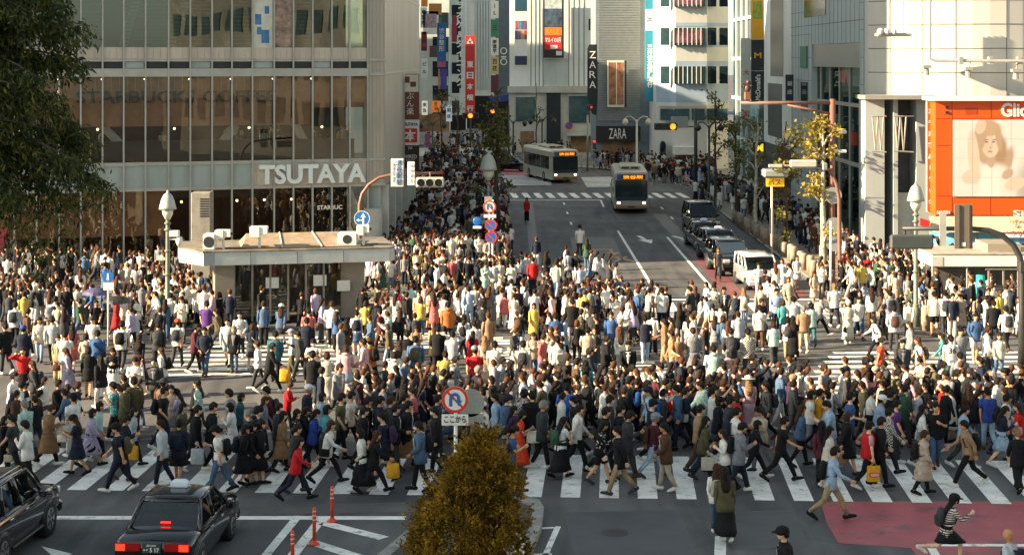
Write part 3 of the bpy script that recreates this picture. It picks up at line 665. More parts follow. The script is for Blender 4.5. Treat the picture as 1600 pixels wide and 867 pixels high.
sg(658, 50, 667, 80, cm('sign_maroon', '#5a1d22'), 'maroon vertical sign below the white round-mark sign', '酒場', LR)
sg(658, 92, 668, 122, SW, 'grey white lower sign under the maroon one', 'ビル', LN)
r = sg(683, 36, 697, 106, SBL, 'blue vertical sign reading 渋谷整形 with pink foot'); tx(r, '渋谷整形', 690, 63, 9, 38, Yf, LW, True); sub(r, 684, 96, 696, 105, Yf, cm('pink_print', '#b4567a'))
r = sg(688, 108, 698, 140, cm('sign_violet', '#4d4a95'), 'violet striped sign below the blue clinic sign'); sub(r, 684.5, 108, 687.5, 140, Yf, cm('sign_salmon', '#b9785c'))
sg(671, 72, 683, 90, cm('sign_dim', '#5b4347'), 'dim reddish window sign under the scribbled poster')
sg(706, 24, 714, 66, cm('sign_crimson', '#8e2f3b'), 'crimson vertical sign beside the karaoke letters')
r = empty('hanging_sign', (PX(719, Yf - 2), Yf - 2, PZ(135, Yf - 2)), 'column of white katakana karaoke letters down the office block', 'sign')
tx(r, 'カラオケ&ダイニング', 719, 62, 13, 150, Yf - 2, LW, True, .03); MB().box(PX(717, Yf), PX(721, Yf), Yf - 1.9, Yf - 1.5, PZ(138, Yf), PZ(-14, Yf)).build('mast', SDK, r)
YR = 205
r = banner_panel('bank_banner', 727, 56, 742, 183, YR, cm('banner_red', '#cc2a20'), 'tall red vertical banner reading 東日本銀行 with white leaf emblem', t=.5)
for (dx, dy) in ((0, -4), (-3, 1), (3, 1)):
    e = MB(); e.prism([(PX(734.5 + dx - 2.6, YR), PZ(66 + dy + 2, YR)), (PX(734.5 + dx + 2.6, YR), PZ(66 + dy + 2, YR)), (PX(734.5 + dx, YR), PZ(66 + dy - 3, YR))], 'y', YR - .03, YR - .004); e.build('emblem', LW, r)
for i, ch in enumerate('東日本銀行'): tx(r, ch, 734.5, 101 + i * 17.3, 10.5, 10.5, YR, LW, bold=.025)
MB().box(PX(733.5, YR), PX(735.5, YR), YR + .1, YR + .3, 0, PZ(183, YR) + .02).build('post', SDK, r)
sg(733, 8, 741, 42, SW, 'white red and blue striped sign above the red bank banner', None); r = sg(733, 43, 741, 55, SW, 'small white box sign just above the red bank banner')
for i, (c, t_, l) in enumerate(((SW, 'IL', 'pale lightbox sign at top of the cream block'), (cm('sign_green', '#3f7a5c'), '三', 'white and green emblem sign on cream block'), (SW, '南道平', 'white sign with black brush characters on cream block'), (cm('sign_straw', '#c9b078'), '百花', 'straw-yellow sign with brush writing on cream block'), (cm('sign_wine', '#5c2430'), None, 'wine red sign at the foot of the cream block signs'))):
    sg(767, 2 + i * 29, 779, 29 + i * 29, c, l, t_, LB, True, Y=228)
for (x0, y0, x1, y1, c, l, t_) in ((659, 158, 668, 180, '#e8e0cc', 'lit white lantern sign at the foot of grey block', '東急'), (674, 158, 688, 176, '#e07a2c', 'glowing orange shop sign in the far street', '居酒屋'), (697, 165, 706, 190, '#b9c6cc', 'pale blue sign in the far street', '銀座')):
    r = sg(x0, y0, x1, y1, mat('lit_' + c[1:], c, .5, var=.1, emit=.5), l, t_, LB, True, Y=246)
tag(MB().prism([(PX(765, 222), PZ(152, 222)), (PX(800, 222), PZ(146, 222)), (PX(792, 222), PZ(158, 222)), (PX(766, 222), PZ(160, 222))], 'y', 219, 222).build('awning', cm('awning_blue', '#24427d')), 'blue market awning under the dark slate block', 'awning')
# white ribbed department store
YW = 205
r = bld('department_store', 796, 932, 239, YW, 26, cm('white_cladding', '#e4e5db', var=.1, scale=.4, streak=1), 'white ribbed store with hanging posters above a stone base')
STO = cm('stone_base', '#c2bdad', var=.15, scale=.6)
fb(r, 793, 135, 931, 145, YW, STO, 'cornice', 1.1); fb(r, 795, 145, 931, 240, YW, STO, 'base', .7)
for x in (829, 836, 842, 848, 888, 896, 904, 912): fb(r, x, -20, x + 1.2, 135, YW, cm('groove', '#6f7068'), 'groove', .03)
for (x0, y0, x1, y1) in ((806, 152, 836, 190), (889, 150, 922, 192)): 
    f = fb(r, x0, y0, x1, y1, YW - .75, WINT, 'window', .06); fb(f, x0 - 2, y0 - 2, x1 + 2, y0, YW - .8, CON, 'lintel', .1)
for (x0, y0, x1, y1) in ((813, 205, 834, 238), (892, 212, 926, 240)): fb(r, x0, y0, x1, y1, YW - .75, SHOPW, 'shop_front', .05)
fb(r, 886, 208, 928, 212, YW - .75, CON, 'canopy', 1.2)
fb(r, 854, 135, 876, 232, YW - .75, SDK, 'banner', .15); fb(r, 850, 92, 888, 133, YW, CON, 'panel', .1)
fb(r, 920, 30, 927, 48, YW, WINB, 'window', .05)
r2 = banner_panel('poster', 804, -4, 824, 102, YW - 1, SW, 'tall white poster with coloured photo grid on the white store', 'poster')
sub(r2, 804.5, -3, 823.5, 18, YW - 1, cm('poster_teal', '#1c4a5a')); sub(r2, 804.5, 88, 823.5, 102, YW - 1, cm('poster_navy', '#26354e'))
for i in range(4):
    for j in range(2): sub(r2, 805 + i * 4.7, 33 + j * 15, 809.3 + i * 4.7, 47 + j * 15, YW - 1, cm('photo_%d' % ((i * 3 + j) % 5), ('#b5504b', '#46688e', '#c49a5e', '#6e8a96', '#8e5476')[(i * 3 + j) % 5], var=.4, scale=1), 'photo')
r2 = banner_panel('poster', 849, -6, 881, 91, YW - 1, SDK, 'tall dark framed poster with black photos and red lower band', 'poster')
sub(r2, 851, -5, 878, 14, YW - 1, cm('poster_sky', '#bcc4c0', var=.3)); sub(r2, 851, 14, 878, 42, YW - 1, cm('poster_city', '#4a5a6e', var=.6, scale=1)); sub(r2, 851, 43, 878, 56, YW - 1, SOR); sub(r2, 851, 57, 878, 78, YW - 1, SR); sub(r2, 851, 79, 878, 88, YW - 1, SDB); sub(r2, 860, 71, 871, 77, YW - 1, SW, off=.02); sub(r2, 869, 80, 878, 87, YW - 1, SW, off=.02)
tx(r2, 'マルイの8月', 864, 63, 24, 8, YW - 1, LW, bold=.02); tx(r2, 'SALE', 864, 50, 20, 7, YW - 1, LY)
# dark clothes-shop building with horizontal slats
YZ = 182
r = bld('clothes_shop', 931, 1036, 250, YZ, 24, cm('slate_wall', '#717b83', var=.12), 'slate grey clothes shop clad in fine horizontal slats')
SL = cm('slat_metal', '#8f9696', rough=.4, metal=.3, var=.08)
for k in range(76):
    y = -8 + k * 2.6; fb(r, 934, y, 1000, y + 1.5, YZ, SL, 'slat', .16)
fb(r, 931, 197, 1000, 221, YZ, cm('fascia_black', '#17191b'), 'fascia', .6); fb(r, 940, 221, 994, 258, YZ, SHOPW, 'shop_window', .04)
tx(r, 'ZARA', 965, 209, 27, 16, YZ - .62, LW)
r2 = empty('projecting_sign', (PX(926, YZ - 4), YZ - 4, PZ(180, YZ - 4)), 'tall black projecting sign with ZARA in vertical white letters', 'sign')
Yq = YZ - 4
MB().prism([(PX(918, Yq), PZ(76, Yq)), (PX(921, Yq), PZ(70, Yq)), (PX(933, Yq), PZ(70, Yq)), (PX(934, Yq), PZ(150, Yq)), (PX(932, Yq), PZ(181, Yq)), (PX(925, Yq), PZ(178, Yq)), (PX(918, Yq), PZ(150, Yq))], 'y', Yq, Yq + .5).build('board', cm('sign_ink', '#10181b'), r2)
for i, ch in enumerate('ZARA'): tx(r2, ch, 926, 86 + i * 15.5, 10, 11, Yq, LW)
MB().box(PX(933.5, Yq), PX(936, Yq), Yq + .3, YZ, PZ(100, Yq), PZ(98, Yq)).build('bracket', SDK, r2)
r2 = banner_panel('display_case', 949, 95, 979, 168, YZ - .9, cm('case_frame', '#c7c4b6'), 'large framed window poster of two figures on the slatted wall', 'display'); 
sub(r2, 951, 98, 962.5, 164, YZ - .9, cm('poster_rust', '#8a5f42', var=.5, scale=1.2)); sub(r2, 964, 98, 974.5, 164, YZ - .9, cm('poster_rust2', '#96664a', var=.5, scale=1.4)); sub(r2, 975.5, 95, 979, 168, YZ - .9, SDK)
r2 = banner_panel('bank_banner', 1008, -10, 1023, 159, YZ - 5, STE, 'tall teal blue vertical banner reading 三井住友信託銀行', t=.35)
sub(r2, 1008.4, 15, 1022.6, 48, YZ - 5, SW); tx(r2, '⌘', 1015.5, 31, 10, 10, YZ - 5, LN); tx(r2, '三井住友信託銀行', 1015.5, 104, 9, 68, YZ - 5, LW, True, .03)
MB().box(PX(1023, YZ - 5), PX(1026, YZ - 5), YZ - 4.9, YZ + 1, PZ(100, YZ), PZ(98, YZ)).build('bracket', SDK, r2)
# bank building with bands of white and blue tile and a rounded front
YB = 172
r = empty('bank_building', (PX(1085, YB), YB, 0), 'rounded bank building banded in white tile with window strips', 'building')
BT = cm('white_tile', '#cfcdc2', var=.08, scale=.4); BBL = cm('pale_blue_tile', '#9fb1bf', var=.1, scale=.4)
x0, x1 = PX(1027, YB), PX(1142, YB)
front = [(x0, YB + 1.5), (x0 + 1.4, YB + .2), (PX(1055, YB), YB - .5), (PX(1104, YB), YB - .3), (PX(1108, YB), YB), (x1 - 1.6, YB + .6), (x1, YB + 2.2)]
poly = front + [(x1, YB + 16), (x0, YB + 16)]
MB().prism(poly, 'z', 0, 23).build('wall', BT, r)
def frontband(z0, z1, off, m, name, a=0, b_=len(front) - 1):
    mb = MB(); pts = [Vector((p[0], p[1] - off)) for p in front[a:b_ + 1]]
    vs = [(p.x, p.y, z) for z in (z0, z1) for p in pts]; n = len(pts)
    mb.add(vs, [(i, i + 1, n + i + 1, n + i) for i in range(n - 1)]); return mb.build(name, m, r)
for (ya, yb) in ((132, 160), (96, 104), (66, 74), (36, 42)): frontband(PZ(yb, YB), PZ(ya, YB), .03, BBL, 'tile_band')
for (ya, yb) in ((-14, 11), (44, 71), (104, 131)):
    for (xa, xb, m) in ((1032, 1046, WINT), (1052, 1101, WINT), (1103, 1119, WINB), (1124, 1137, WINB)):
        wdw = MB().box(PX(xa, YB), PX(xb, YB), YB - .75 if xa > 1040 and xb < 1110 else YB - .2, YB + .35 if xb > 1110 else YB, PZ(yb, YB), PZ(ya, YB)).build('window', m, r)
        if xb - xa > 40:
            for k in range(7): MB().box(PX(xa + k * 7, YB) - .03, PX(xa + k * 7, YB) + .03, YB - .85, YB - .751, PZ(yb, YB), PZ(ya, YB)).build('mullion', BT, wdw)
            if ya < 100: MB().box(PX(xa + 2, YB), PX(xb - 4, YB), YB - .762, YB - .752, PZ(yb - 3, YB), PZ(ya + 3, YB)).build('display', mat('coloured_display', '#b06f78', .4, var=.9, scale=.9), wdw)
frontband(PZ(166, YB), PZ(161, YB), .5, BT, 'cornice'); 
for (xa, xb) in ((1031, 1050), (1053, 1076), (1080, 1100), (1104, 1136)): MB().box(PX(xa, YB), PX(xb, YB), YB - .6, YB + .4, PZ(188, YB), PZ(170, YB)).build('window', WINT, r)
MB().box(PX(1050, YB), PX(1086, YB), YB - 2.4, YB - .3, PZ(240, YB), PZ(228, YB)).build('entrance_canopy', WHITE, r)
MB().box(PX(1054, YB), PX(1082, YB), YB - .56, YB - .5, 0, PZ(241, YB)).build('entrance', SHOPW, r)
arch = [(PX(1031, YB), 0), (PX(1040, YB), 0)] + [(PX(1035.5, YB) + .29 * math.cos(math.pi * k / 8), PZ(228, YB) + .5 * math.sin(math.pi * k / 8)) for k in range(9)]
MB().prism(arch, 'y', YB - .35, YB + .5).build('arched_niche', WINB, r)
# ------------------------------------------------------------------ right-hand street front: plane x = const, seen at an angle
XR = 20.5
def ry(x, X=XR): return X * FPX / (x - 800)
def rz(x, y, X=XR): return CAMH - (y - HOR) * ry(x, X) / FPX
def rbx(r, xa, xb, z0, z1, m, name, proud=.1, back=0.0, X=XR):      # xa<xb photo columns
    return MB().box(X - proud, X + back - .004, ry(xb, X), ry(xa, X), z0, z1).build(name, m, r)
r = empty('glass_office', (XR, 136, 0), 'dark blue glass office beside the bank building', 'building')
MB().box(XR + .3, XR + 14, ry(1190), ry(1141), 0, 24).build('wall', cm('blue_glass_wall', '#24414f', rough=.15, var=.3, scale=.4), r)
for k in range(7): MB().box(XR + .12, XR + .29, ry(1190), ry(1141), .2 + k * 3.6, .5 + k * 3.6).build('transom', CON, r)
for x in (1148, 1156, 1164): MB().box(XR + .1, XR + .28, ry(x), ry(x) + .35, 0, 24).build('mullion', CON, r)
r = empty('burger_building', (XR, 130, 0), 'pale building with black golden-arch burger banners and yellow top', 'building')
MB().box(XR + .2, XR + 14, ry(1236), ry(1190) - .02, 0, 24).build('wall', CON2, r)
rbx(r, 1204, 1224, rz(1215, 120), 23, WIND, 'window', .02, X=XR + .2); rbx(r, 1200, 1222, 5.0, 9.2, WIND, 'window', .02, X=XR + .2)
rbx(r, 1192, 1236, .1, 4.4, WIND, 'shop_front', .05, X=XR + .2)
def street_sign(name, x0, y0, x1, y1, Y, m, label, **k): return banner_panel(name, x0, y0, x1, y1, Y, m, label, t=.3)
Ys = 131
r = street_sign('banner_sign', 1174, -20, 1194, 62, Ys, cm('banner_yellow', '#e0a018'), 'bright yellow vertical banner above the black burger banner'); sub(r, 1177, 2, 1191, 30, Ys, cm('banner_green', '#8aa03a', var=.4, scale=2))
r = street_sign('banner_sign', 1174, 62.5, 1194, 111, Ys, SDK, 'black square banner with small golden arches'); tx(r, 'M', 1184, 87, 11, 9, Ys, LY, bold=.02)
r = street_sign('banner_sign', 1174, 111.5, 1194, 161, Ys, SDK, "black vertical banner reading McDonald's in white letters")
t = fit_text("McDonald's", (PX(1184, Ys), Ys - .03, PZ(137, Ys)), UZ, (-1, 0, 0), 40 * Ys / FPX, 8 * Ys / FPX, .02, .02); t.build('lettering', LW, r)
r = street_sign('banner_sign', 1181, 188, 1194, 222, Ys, cm('sign_slate', '#5b686c'), 'grey vertical sign with white katakana under the burger banner'); tx(r, 'カナパル', 1187.5, 205, 9, 30, Ys, LW, True, .02)
r = street_sign('projecting_sign', 1177, 222.5, 1196, 239, Ys - 1, SDK, 'black lightbox with glowing golden arches over the pavement'); tx(r, 'M', 1186.5, 231, 12, 12, Ys - 1, mat('lit_yellow', '#ffb21c', .5, var=0, emit=1.5), bold=.03)
r = street_sign('banner_sign', 1158, 60, 1173, 190, Ys + 3, cm('pale_panel', '#b9bdb6'), 'tall pale sign panel with red brush characters'); tx(r, '大安', 1165.5, 125, 10, 44, Ys + 3, LR, True); tx(r, '楽', 1165.5, 178, 11, 11, Ys + 3, LR)
r = street_sign('banner_sign', 1228, 117, 1240, 158, 124, SDK, 'dark vertical sign with two grey characters on the panelled store'); tx(r, '銀座', 1234, 138, 8, 26, 124, LW, True)
# grey panelled store with a tall recessed window
PG = cm('grey_panel', '#a0a9a5', var=.1, scale=.4, streak=1)
r = empty('panelled_store', (XR, 113, 0), 'grey panelled store with a tall recessed shop window on the right', 'building')
ya, yb = ry(1350), ry(1236)
w0, w1 = ry(1344), ry(1268); zt = 12.1
b = MB(); b.box(XR, XR + 12, ya, w0, 0, 24); b.box(XR, XR + 12, w1, yb, 0, 24); b.box(XR, XR + 12, w0, w1, zt, 24); b.build('wall', PG, r)
MB().box(XR + .40, XR + .42, w0, w1, 0.1, zt).build('shop_window', glass_mat('teal_glass', '#a9c9c4', .12, .01, .42), r)
MB().box(XR + 2.2, XR + 2.3, w0, w1, .1, zt).build('shop_interior', mat('glowing_store_inside', '#5d7a74', .7, var=.75, scale=.7, emit=.05), r)  # back wall given a faint glow so the inside looks lit
for k in range(5): MB().box(XR + .30, XR + .39, w0 + (w1 - w0) * (k + .5) / 5 - .05, w0 + (w1 - w0) * (k + .5) / 5 + .05, .1, zt).build('mullion', ALU, r)
for z in (4.6, 8.2): MB().box(XR + .28, XR + .38, w0, w1, z, z + .22).build('transom', ALU, r)
MB().box(XR + .08, XR + .38, w0, w1, zt - 1.5, zt).build('soffit', cm('metal_soffit', '#7f8684', rough=.3, metal=.6), r)
for k in range(14): MB().box(XR - .012, XR - .002, ya, w0 - .0, 1.6 * k, 1.6 * k + .03).build('joint', cm('joint_dark', '#4d524f'), r)
for k in range(14): MB().box(XR - .012, XR - .002, w1, yb, 1.6 * k, 1.6 * k + .03).build('joint', cm('joint_dark', '#4d524f'), r)
for k in range(20):
    if not (w0 - .2 < ya + k * 1.35 < w1 + .2): MB().box(XR - .013, XR - .003, ya + k * 1.35, ya + k * 1.35 + .035, 0, 24).build('joint', cm('joint_dark', '#4d524f'), r)
    else: MB().box(XR - .013, XR - .003, ya + k * 1.35, ya + k * 1.35 + .035, zt + .02, 24).build('joint', cm('joint_dark', '#4d524f'), r)
MB().box(XR - .012, XR - .002, ya, yb, 13.4, 13.44).build('joint', cm('joint_dark', '#4d524f'), r)
rbx(r, 1257, 1290, 14.0, 17.5, WINB, 'window', .03)
rbx(r, 1252, 1262, 7.5, 9.5, WINB, 'window', .05); rbx(r, 1252, 1262, 10.5, 12, cm('green_banner', '#1f6a4c'), 'banner', .1)
for k, z in enumerate((7.4, 9.6, 5.2)):
    for c in range(3): rbx(r, 1318 - c * 14, 1326 - c * 14, z + (c % 2) * .5, z + .8 + (c % 2) * .5, mat('red_spot_lamp', '#e03222', .4, var=0, emit=1.2) if (k + c) % 3 == 0 else cm('shelf_goods', '#9a9180', var=.5), 'display_light', -.9, 1.1)
MB().box(XR + .5, XR + 1.0, w0 + .1, w1 - 3, .5, 3.6).build('display', cm('red_display', '#5a2320', var=.6, scale=1.5), r)
# white round tower with the orange screen
r = empty('round_tower', (PX(1480, 97), 97, 0), 'white panelled corner tower with curved wall above the orange screen', 'building')
TW = cm('tower_white', '#bfbaae', rough=.5, var=.07, scale=.4, streak=1)
base_z = PZ(152, 97)
pts = []
tcx, tcy, trad = PX(1500, 104), 104.5, 8.5
for k in range(25):
    a = R(180 + 150 * k / 24 + 6); pts.append((tcx + trad * math.cos(a), tcy + trad * math.sin(a)))
poly = [(XR + .05, ya + .0), (XR + .05, ya - 1.0)] + [p for p in pts if p[0] > XR + .9 and p[1] < ya - .6] + [(60, 99), (60, 118), (XR + 12, 118), (XR + 11.9, ya - .002)]
MB().prism(poly, 'z', base_z, 26).build('upper_wall', TW, r)
for k in range(7):
    z = base_z + 1.35 * (k + 1); q = [(p[0], p[1]) for p in poly[1:-3]]
    mb = MB(); n = len(q); vs = [(p[0] - .006, p[1] - .012, zz) for zz in (z, z + .045) for p in q]; mb.add(vs, [(i, i + 1, n + i + 1, n + i) for i in range(n - 1)]); mb.build('joint', cm('joint_grey', '#5f5c55'), r)
for x in (1395, 1440, 1494, 1570):
    # vertical joints on the curved wall
    k_ = (x - 800) / FPX; best = min(pts, key=lambda p: abs(p[0] / p[1] - k_)); MB().box(best[0] - .015, best[0] + .015, best[1] - .02, best[1] - .004, base_z, 26).build('joint', cm('joint_grey', '#5f5c55'), r)
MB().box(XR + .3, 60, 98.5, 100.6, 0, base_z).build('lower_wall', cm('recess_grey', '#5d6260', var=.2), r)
for (xa, xb) in ((1352, 1382), (1396, 1403), (1432, 1462)): MB().box(PX(xa, 96.6), PX(xb, 96.6), 96.6, 98.4, 0, base_z - .02).build('column', PG, r)
MB().box(PX(1352, 95.6), PX(1462, 95.6), 95.6, 98.3, base_z - .1, base_z + .12).build('soffit', cm('soffit_grey', '#8b8a80'), r)
MB().box(PX(1395, 97.4), PX(1430, 97.4), 97.4, 97.5, 0, PZ(302, 97)).build('panel', cm('pale_panel2', '#b7bcbc'), r)
for (xa, xb) in ((1363, 1382), (1398, 1425)):
    mb = MB(); Yt = 96.2
    for (p, q) in (((xa, 182), (xa + 5, 235)), ((xa + 5, 235), (xa + 9, 182)), ((xa + 9, 182), (xa + 14, 235)), ((xa + 14, 235), (xa + 18, 182)), ((xa - 2, 182), (xb + 3, 182)), ((xa - 2, 236), (xb + 3, 238))):
        mb.cyl((PX(p[0], Yt), Yt, PZ(p[1], Yt)), (PX(q[0], Yt), Yt, PZ(q[1], Yt)), .045, n=6)
    mb.build('truss', ALU, r)
# camera rail on the tower
rail = empty('light_rail', (PX(1455, 94), 94, PZ(93, 94)), 'grey pipe rail with flood lamps fixed to the white tower wall', 'lamp rail'); Yt = 94
mb = MB(); mb.tube([(PX(1453, Yt), Yt, PZ(-10, Yt)), (PX(1453, Yt), Yt, PZ(92, Yt)), (PX(1460, Yt), Yt, PZ(95, Yt)), (PX(1610, Yt), Yt - .4, PZ(96, Yt))], .09, 8); mb.build('pipe', ALU, rail)
for (x, y) in ((1444, 112), (1509, 115), (1583, 118)):
    mb = MB(); mb.cyl((PX(x + 8, Yt), Yt, PZ(96, Yt)), (PX(x, Yt), Yt - .5, PZ(y - 6, Yt)), .035, n=6); h = mb.build('arm', ALU, rail)
    mb = MB(); mb.tube([(PX(x, Yt), Yt - .5, PZ(y - 9, Yt)), (PX(x, Yt), Yt - .5, PZ(y - 5, Yt)), (PX(x, Yt), Yt - .5, PZ(y + 6, Yt))], [.2, .14, .17], 10); mb.rbox(PX(x - 7, Yt), PX(x + 7, Yt), Yt - .7, Yt - .3, PZ(y - 9, Yt), PZ(y - 6, Yt), .03); mb.build('flood_lamp', cm('lamp_grey', '#8e8a80'), rail)
for x in (1500, 1547, 1592): MB().rbox(PX(x - 4, Yt), PX(x + 4, Yt), Yt - .25, Yt + .1, PZ(101, Yt), PZ(89, Yt), .02).build('clamp', ALU, rail)
gan = empty('hanging_gantry', (PX(1390, 95), 95, PZ(58, 95)), 'hanging lamp gantry with white pipes on the tower corner', 'gantry')
mb = MB()
for x in (1386, 1396, 1408, 1418): mb.cyl((PX(x, 95), 94.6, PZ(-8, 95)), (PX(x, 95), 94.6, PZ(54, 95)), .07, n=8)
mb.build('hanger', WSTEEL, gan); MB().rbox(PX(1366, 95), PX(1420, 95), 94.2, 95.0, PZ(58, 95), PZ(52, 95), .05).build('platform', ALU, gan)
for x in (1370, 1380, 1391): MB().ell((PX(x, 95), 94.1, PZ(50, 95)), (.18, .18, .18), 8, 6).build('lamp', WSTEEL, gan)
# orange screen
Yg = 92.0; OR = mat('orange_panel', '#e0520c', .45, var=.05, scale=.5)
r = empty('advert_screen', (PX(1535, Yg), Yg, PZ(336, Yg)), 'big orange framed advert screen with a faded portrait on the right tower', 'screen')
MB().box(PX(1462, Yg), PX(1680, Yg), Yg, Yg + 1.6, PZ(336, Yg), PZ(158, Yg)).build('frame', OR, r)
MB().box(PX(1456, Yg), PX(1690, Yg), Yg - .3, Yg + 2.2, PZ(157.8, Yg), PZ(152, Yg)).build('roof_edge', WHITE, r)
for (xa, ya_, xb, yb_) in ((1487, 186, 1488, 336), (1462, 185, 1680, 186), (1462, 227, 1487, 228), (1547, 308, 1548, 336), (1487, 158, 1488, 185), (1548, 158, 1549, 185), (1462, 306, 1487, 307)):
    MB().box(PX(xa, Yg), PX(xb, Yg), Yg - .008, Yg - .002, PZ(yb_, Yg), PZ(ya_, Yg)).build('seam', cm('seam_orange', '#8a2f06'), r)
MB().box(PX(1508, Yg), PX(1527, Yg), Yg - .014, Yg - .003, PZ(179, Yg), PZ(169, Yg)).build('vent', cm('vent_orange', '#a83c08'), r)
for y in (166, 174): MB().box(PX(1477, Yg), PX(1482, Yg), Yg - .05, Yg - .003, PZ(y + 4, Yg), PZ(y, Yg)).build('sensor', SDK, r)
scr = MB().box(PX(1489, Yg), PX(1670, Yg), Yg - .06, Yg - .004, PZ(307, Yg), PZ(187.5, Yg)).build('display', mat('pale_screen', '#b9b6ae', .35, var=.04), r)
def picture_mat(base, items):          # soft printed picture: overlapping soft-edged ellipses in the screen's own plane (metres from its corner)
    m, t, b_ = new_mat('screen_picture'); N = t.nodes.new; L = t.links.new; tc = N('ShaderNodeTexCoord'); sx = N('ShaderNodeSeparateXYZ'); L(tc.outputs['Object'], sx.inputs[0])
    nz = N('ShaderNodeTexNoise'); nz.inputs['Scale'].default_value = 1.3; nz.inputs['Detail'].default_value = 5; L(tc.outputs['Object'], nz.inputs[0])
    prev = N('ShaderNodeMix'); prev.data_type = 'RGBA'; prev.inputs[6].default_value = lin(base) + (1,); prev.inputs[7].default_value = lin('#bbb8b0') + (1,); L(nz.outputs[0], prev.inputs[0]); cur = prev.outputs[2]
    def mth(op, a, c):
        n = N('ShaderNodeMath'); n.operation = op
        for i, v in enumerate((a, c)):
            if isinstance(v, (int, float)): n.inputs[i].default_value = v
            else: L(v, n.inputs[i])
        return n.outputs[0]
    o_ = wloc(scr)
    for (x, y, rx_, ry_, rot, col, soft) in items:
        cx, cz = PX(x, Yg) - o_.x, PZ(y, Yg) - o_.z; k = Yg / FPX; ca, sa = math.cos(R(rot)), math.sin(R(rot))
        dx, dz = mth('SUBTRACT', sx.outputs[0], cx), mth('SUBTRACT', sx.outputs[2], cz)
        u = mth('DIVIDE', mth('ADD', mth('MULTIPLY', dx, ca), mth('MULTIPLY', dz, sa)), rx_ * k); v = mth('DIVIDE', mth('SUBTRACT', mth('MULTIPLY', dz, ca), mth('MULTIPLY', dx, sa)), ry_ * k)
        d = mth('SQRT', mth('ADD', mth('MULTIPLY', u, u), mth('MULTIPLY', v, v)), 0); mr = N('ShaderNodeMapRange'); mr.interpolation_type = 'SMOOTHSTEP'; mr.inputs[1].default_value = 1 + soft; mr.inputs[2].default_value = max(0, 1 - soft); L(d, mr.inputs[0])
        mx = N('ShaderNodeMix'); mx.data_type = 'RGBA'; L(mr.outputs[0], mx.inputs[0]); L(cur, mx.inputs[6]); mx.inputs[7].default_value = lin(col) + (1,); cur = mx.outputs[2]
    L(cur, b_.inputs['Base Color']); b_.inputs['Roughness'].default_value = .35; return m
HR_, SK_ = '#a38a72', '#c4ae9a'
scr.data.materials.clear(); scr.data.materials.append(picture_mat('#cbc8c1', [(1630, 300, 44, 60, 0, '#a39a8d', .3), (1543, 222, 23, 36, 0, HR_, .12), (1568, 262, 10, 34, -22, HR_, .25), (1560, 240, 12, 26, -12, '#95795f', .3), (1556, 296, 30, 40, 0, '#c6c0b6', .18), (1546, 300, 16, 40, 0, '#cdc8bf', .3), (1548, 249, 7, 13, 0, '#a98f79', .2), (1547, 226, 13.5, 20, 4, SK_, .1), (1543, 230, 7, 12, 0, '#bda691', .5),
    (1546, 202, 18, 11, 6, '#a98d73', .2), (1535, 214, 6, 20, -8, HR_, .3), (1560, 216, 5, 20, 8, HR_, .3), (1521, 246, 9, 42, 5, SK_, .15), (1517, 276, 15, 11, 20, SK_, .18), (1532, 198, 8, 12, -20, '#bba591', .15), (1586, 287, 17, 10, 20, SK_, .18), (1574, 272, 10, 7, 40, '#a98f79', .3),
    (1541, 222, 2.6, 1.1, 0, '#5b4838', .3), (1552, 222, 2.6, 1.1, 0, '#5b4838', .3), (1541, 218.6, 3.4, .7, 4, '#7d6552', .4), (1553, 218.6, 3.4, .7, -4, '#7d6552', .4), (1547, 231, 1.6, 1.6, 0, '#a0856f', .5), (1546.5, 237, 4, 1.3, 0, '#9a6e62', .3)]))
for k in range(1, 6): MB().box(PX(1489 + k * 30, Yg) - .006, PX(1489 + k * 30, Yg) + .006, Yg - .064, Yg - .0605, PZ(307, Yg), PZ(187.5, Yg)).build('panel_seam', cm('seam_pale', '#9c988f'), scr)
for k in range(1, 4): MB().box(PX(1489, Yg), PX(1670, Yg), Yg - .0645, Yg - .061, PZ(187.5 + k * 30, Yg) - .006, PZ(187.5 + k * 30, Yg) + .006).build('panel_seam', cm('seam_pale', '#9c988f'), scr)
fit_text('Glico', (PX(1591, Yg), Yg - .03, PZ(172, Yg)), RX, UZ, 54 * Yg / FPX, 22 * Yg / FPX, .05, .03).build('lettering', WHITE, r)
fit_text('Sib', (PX(1598, Yg), Yg - .03, PZ(333, Yg)), RX, UZ, 30 * Yg / FPX, 9 * Yg / FPX, .05, .02).build('lettering', WHITE, r)
fit_text('SANSEN', (PX(1474, Yg), Yg - .03, PZ(332, Yg)), RX, UZ, 20 * Yg / FPX, 5 * Yg / FPX, .05, .02).build('lettering', WHITE, r)
r = banner_panel('side_sign', 1447, 160, 1461, 330, Yg + 1.2, cm('side_orange', '#c9541c'), 'narrow orange side sign with vertical white characters left of screen'); sub(r, 1446.6, 158, 1449, 331, Yg + 1.2, WHITE, 'edge'); tx(r, '三千里薬品ドラッグ', 1454.5, 245, 8, 158, Yg + 1.2, LW, True, .03)
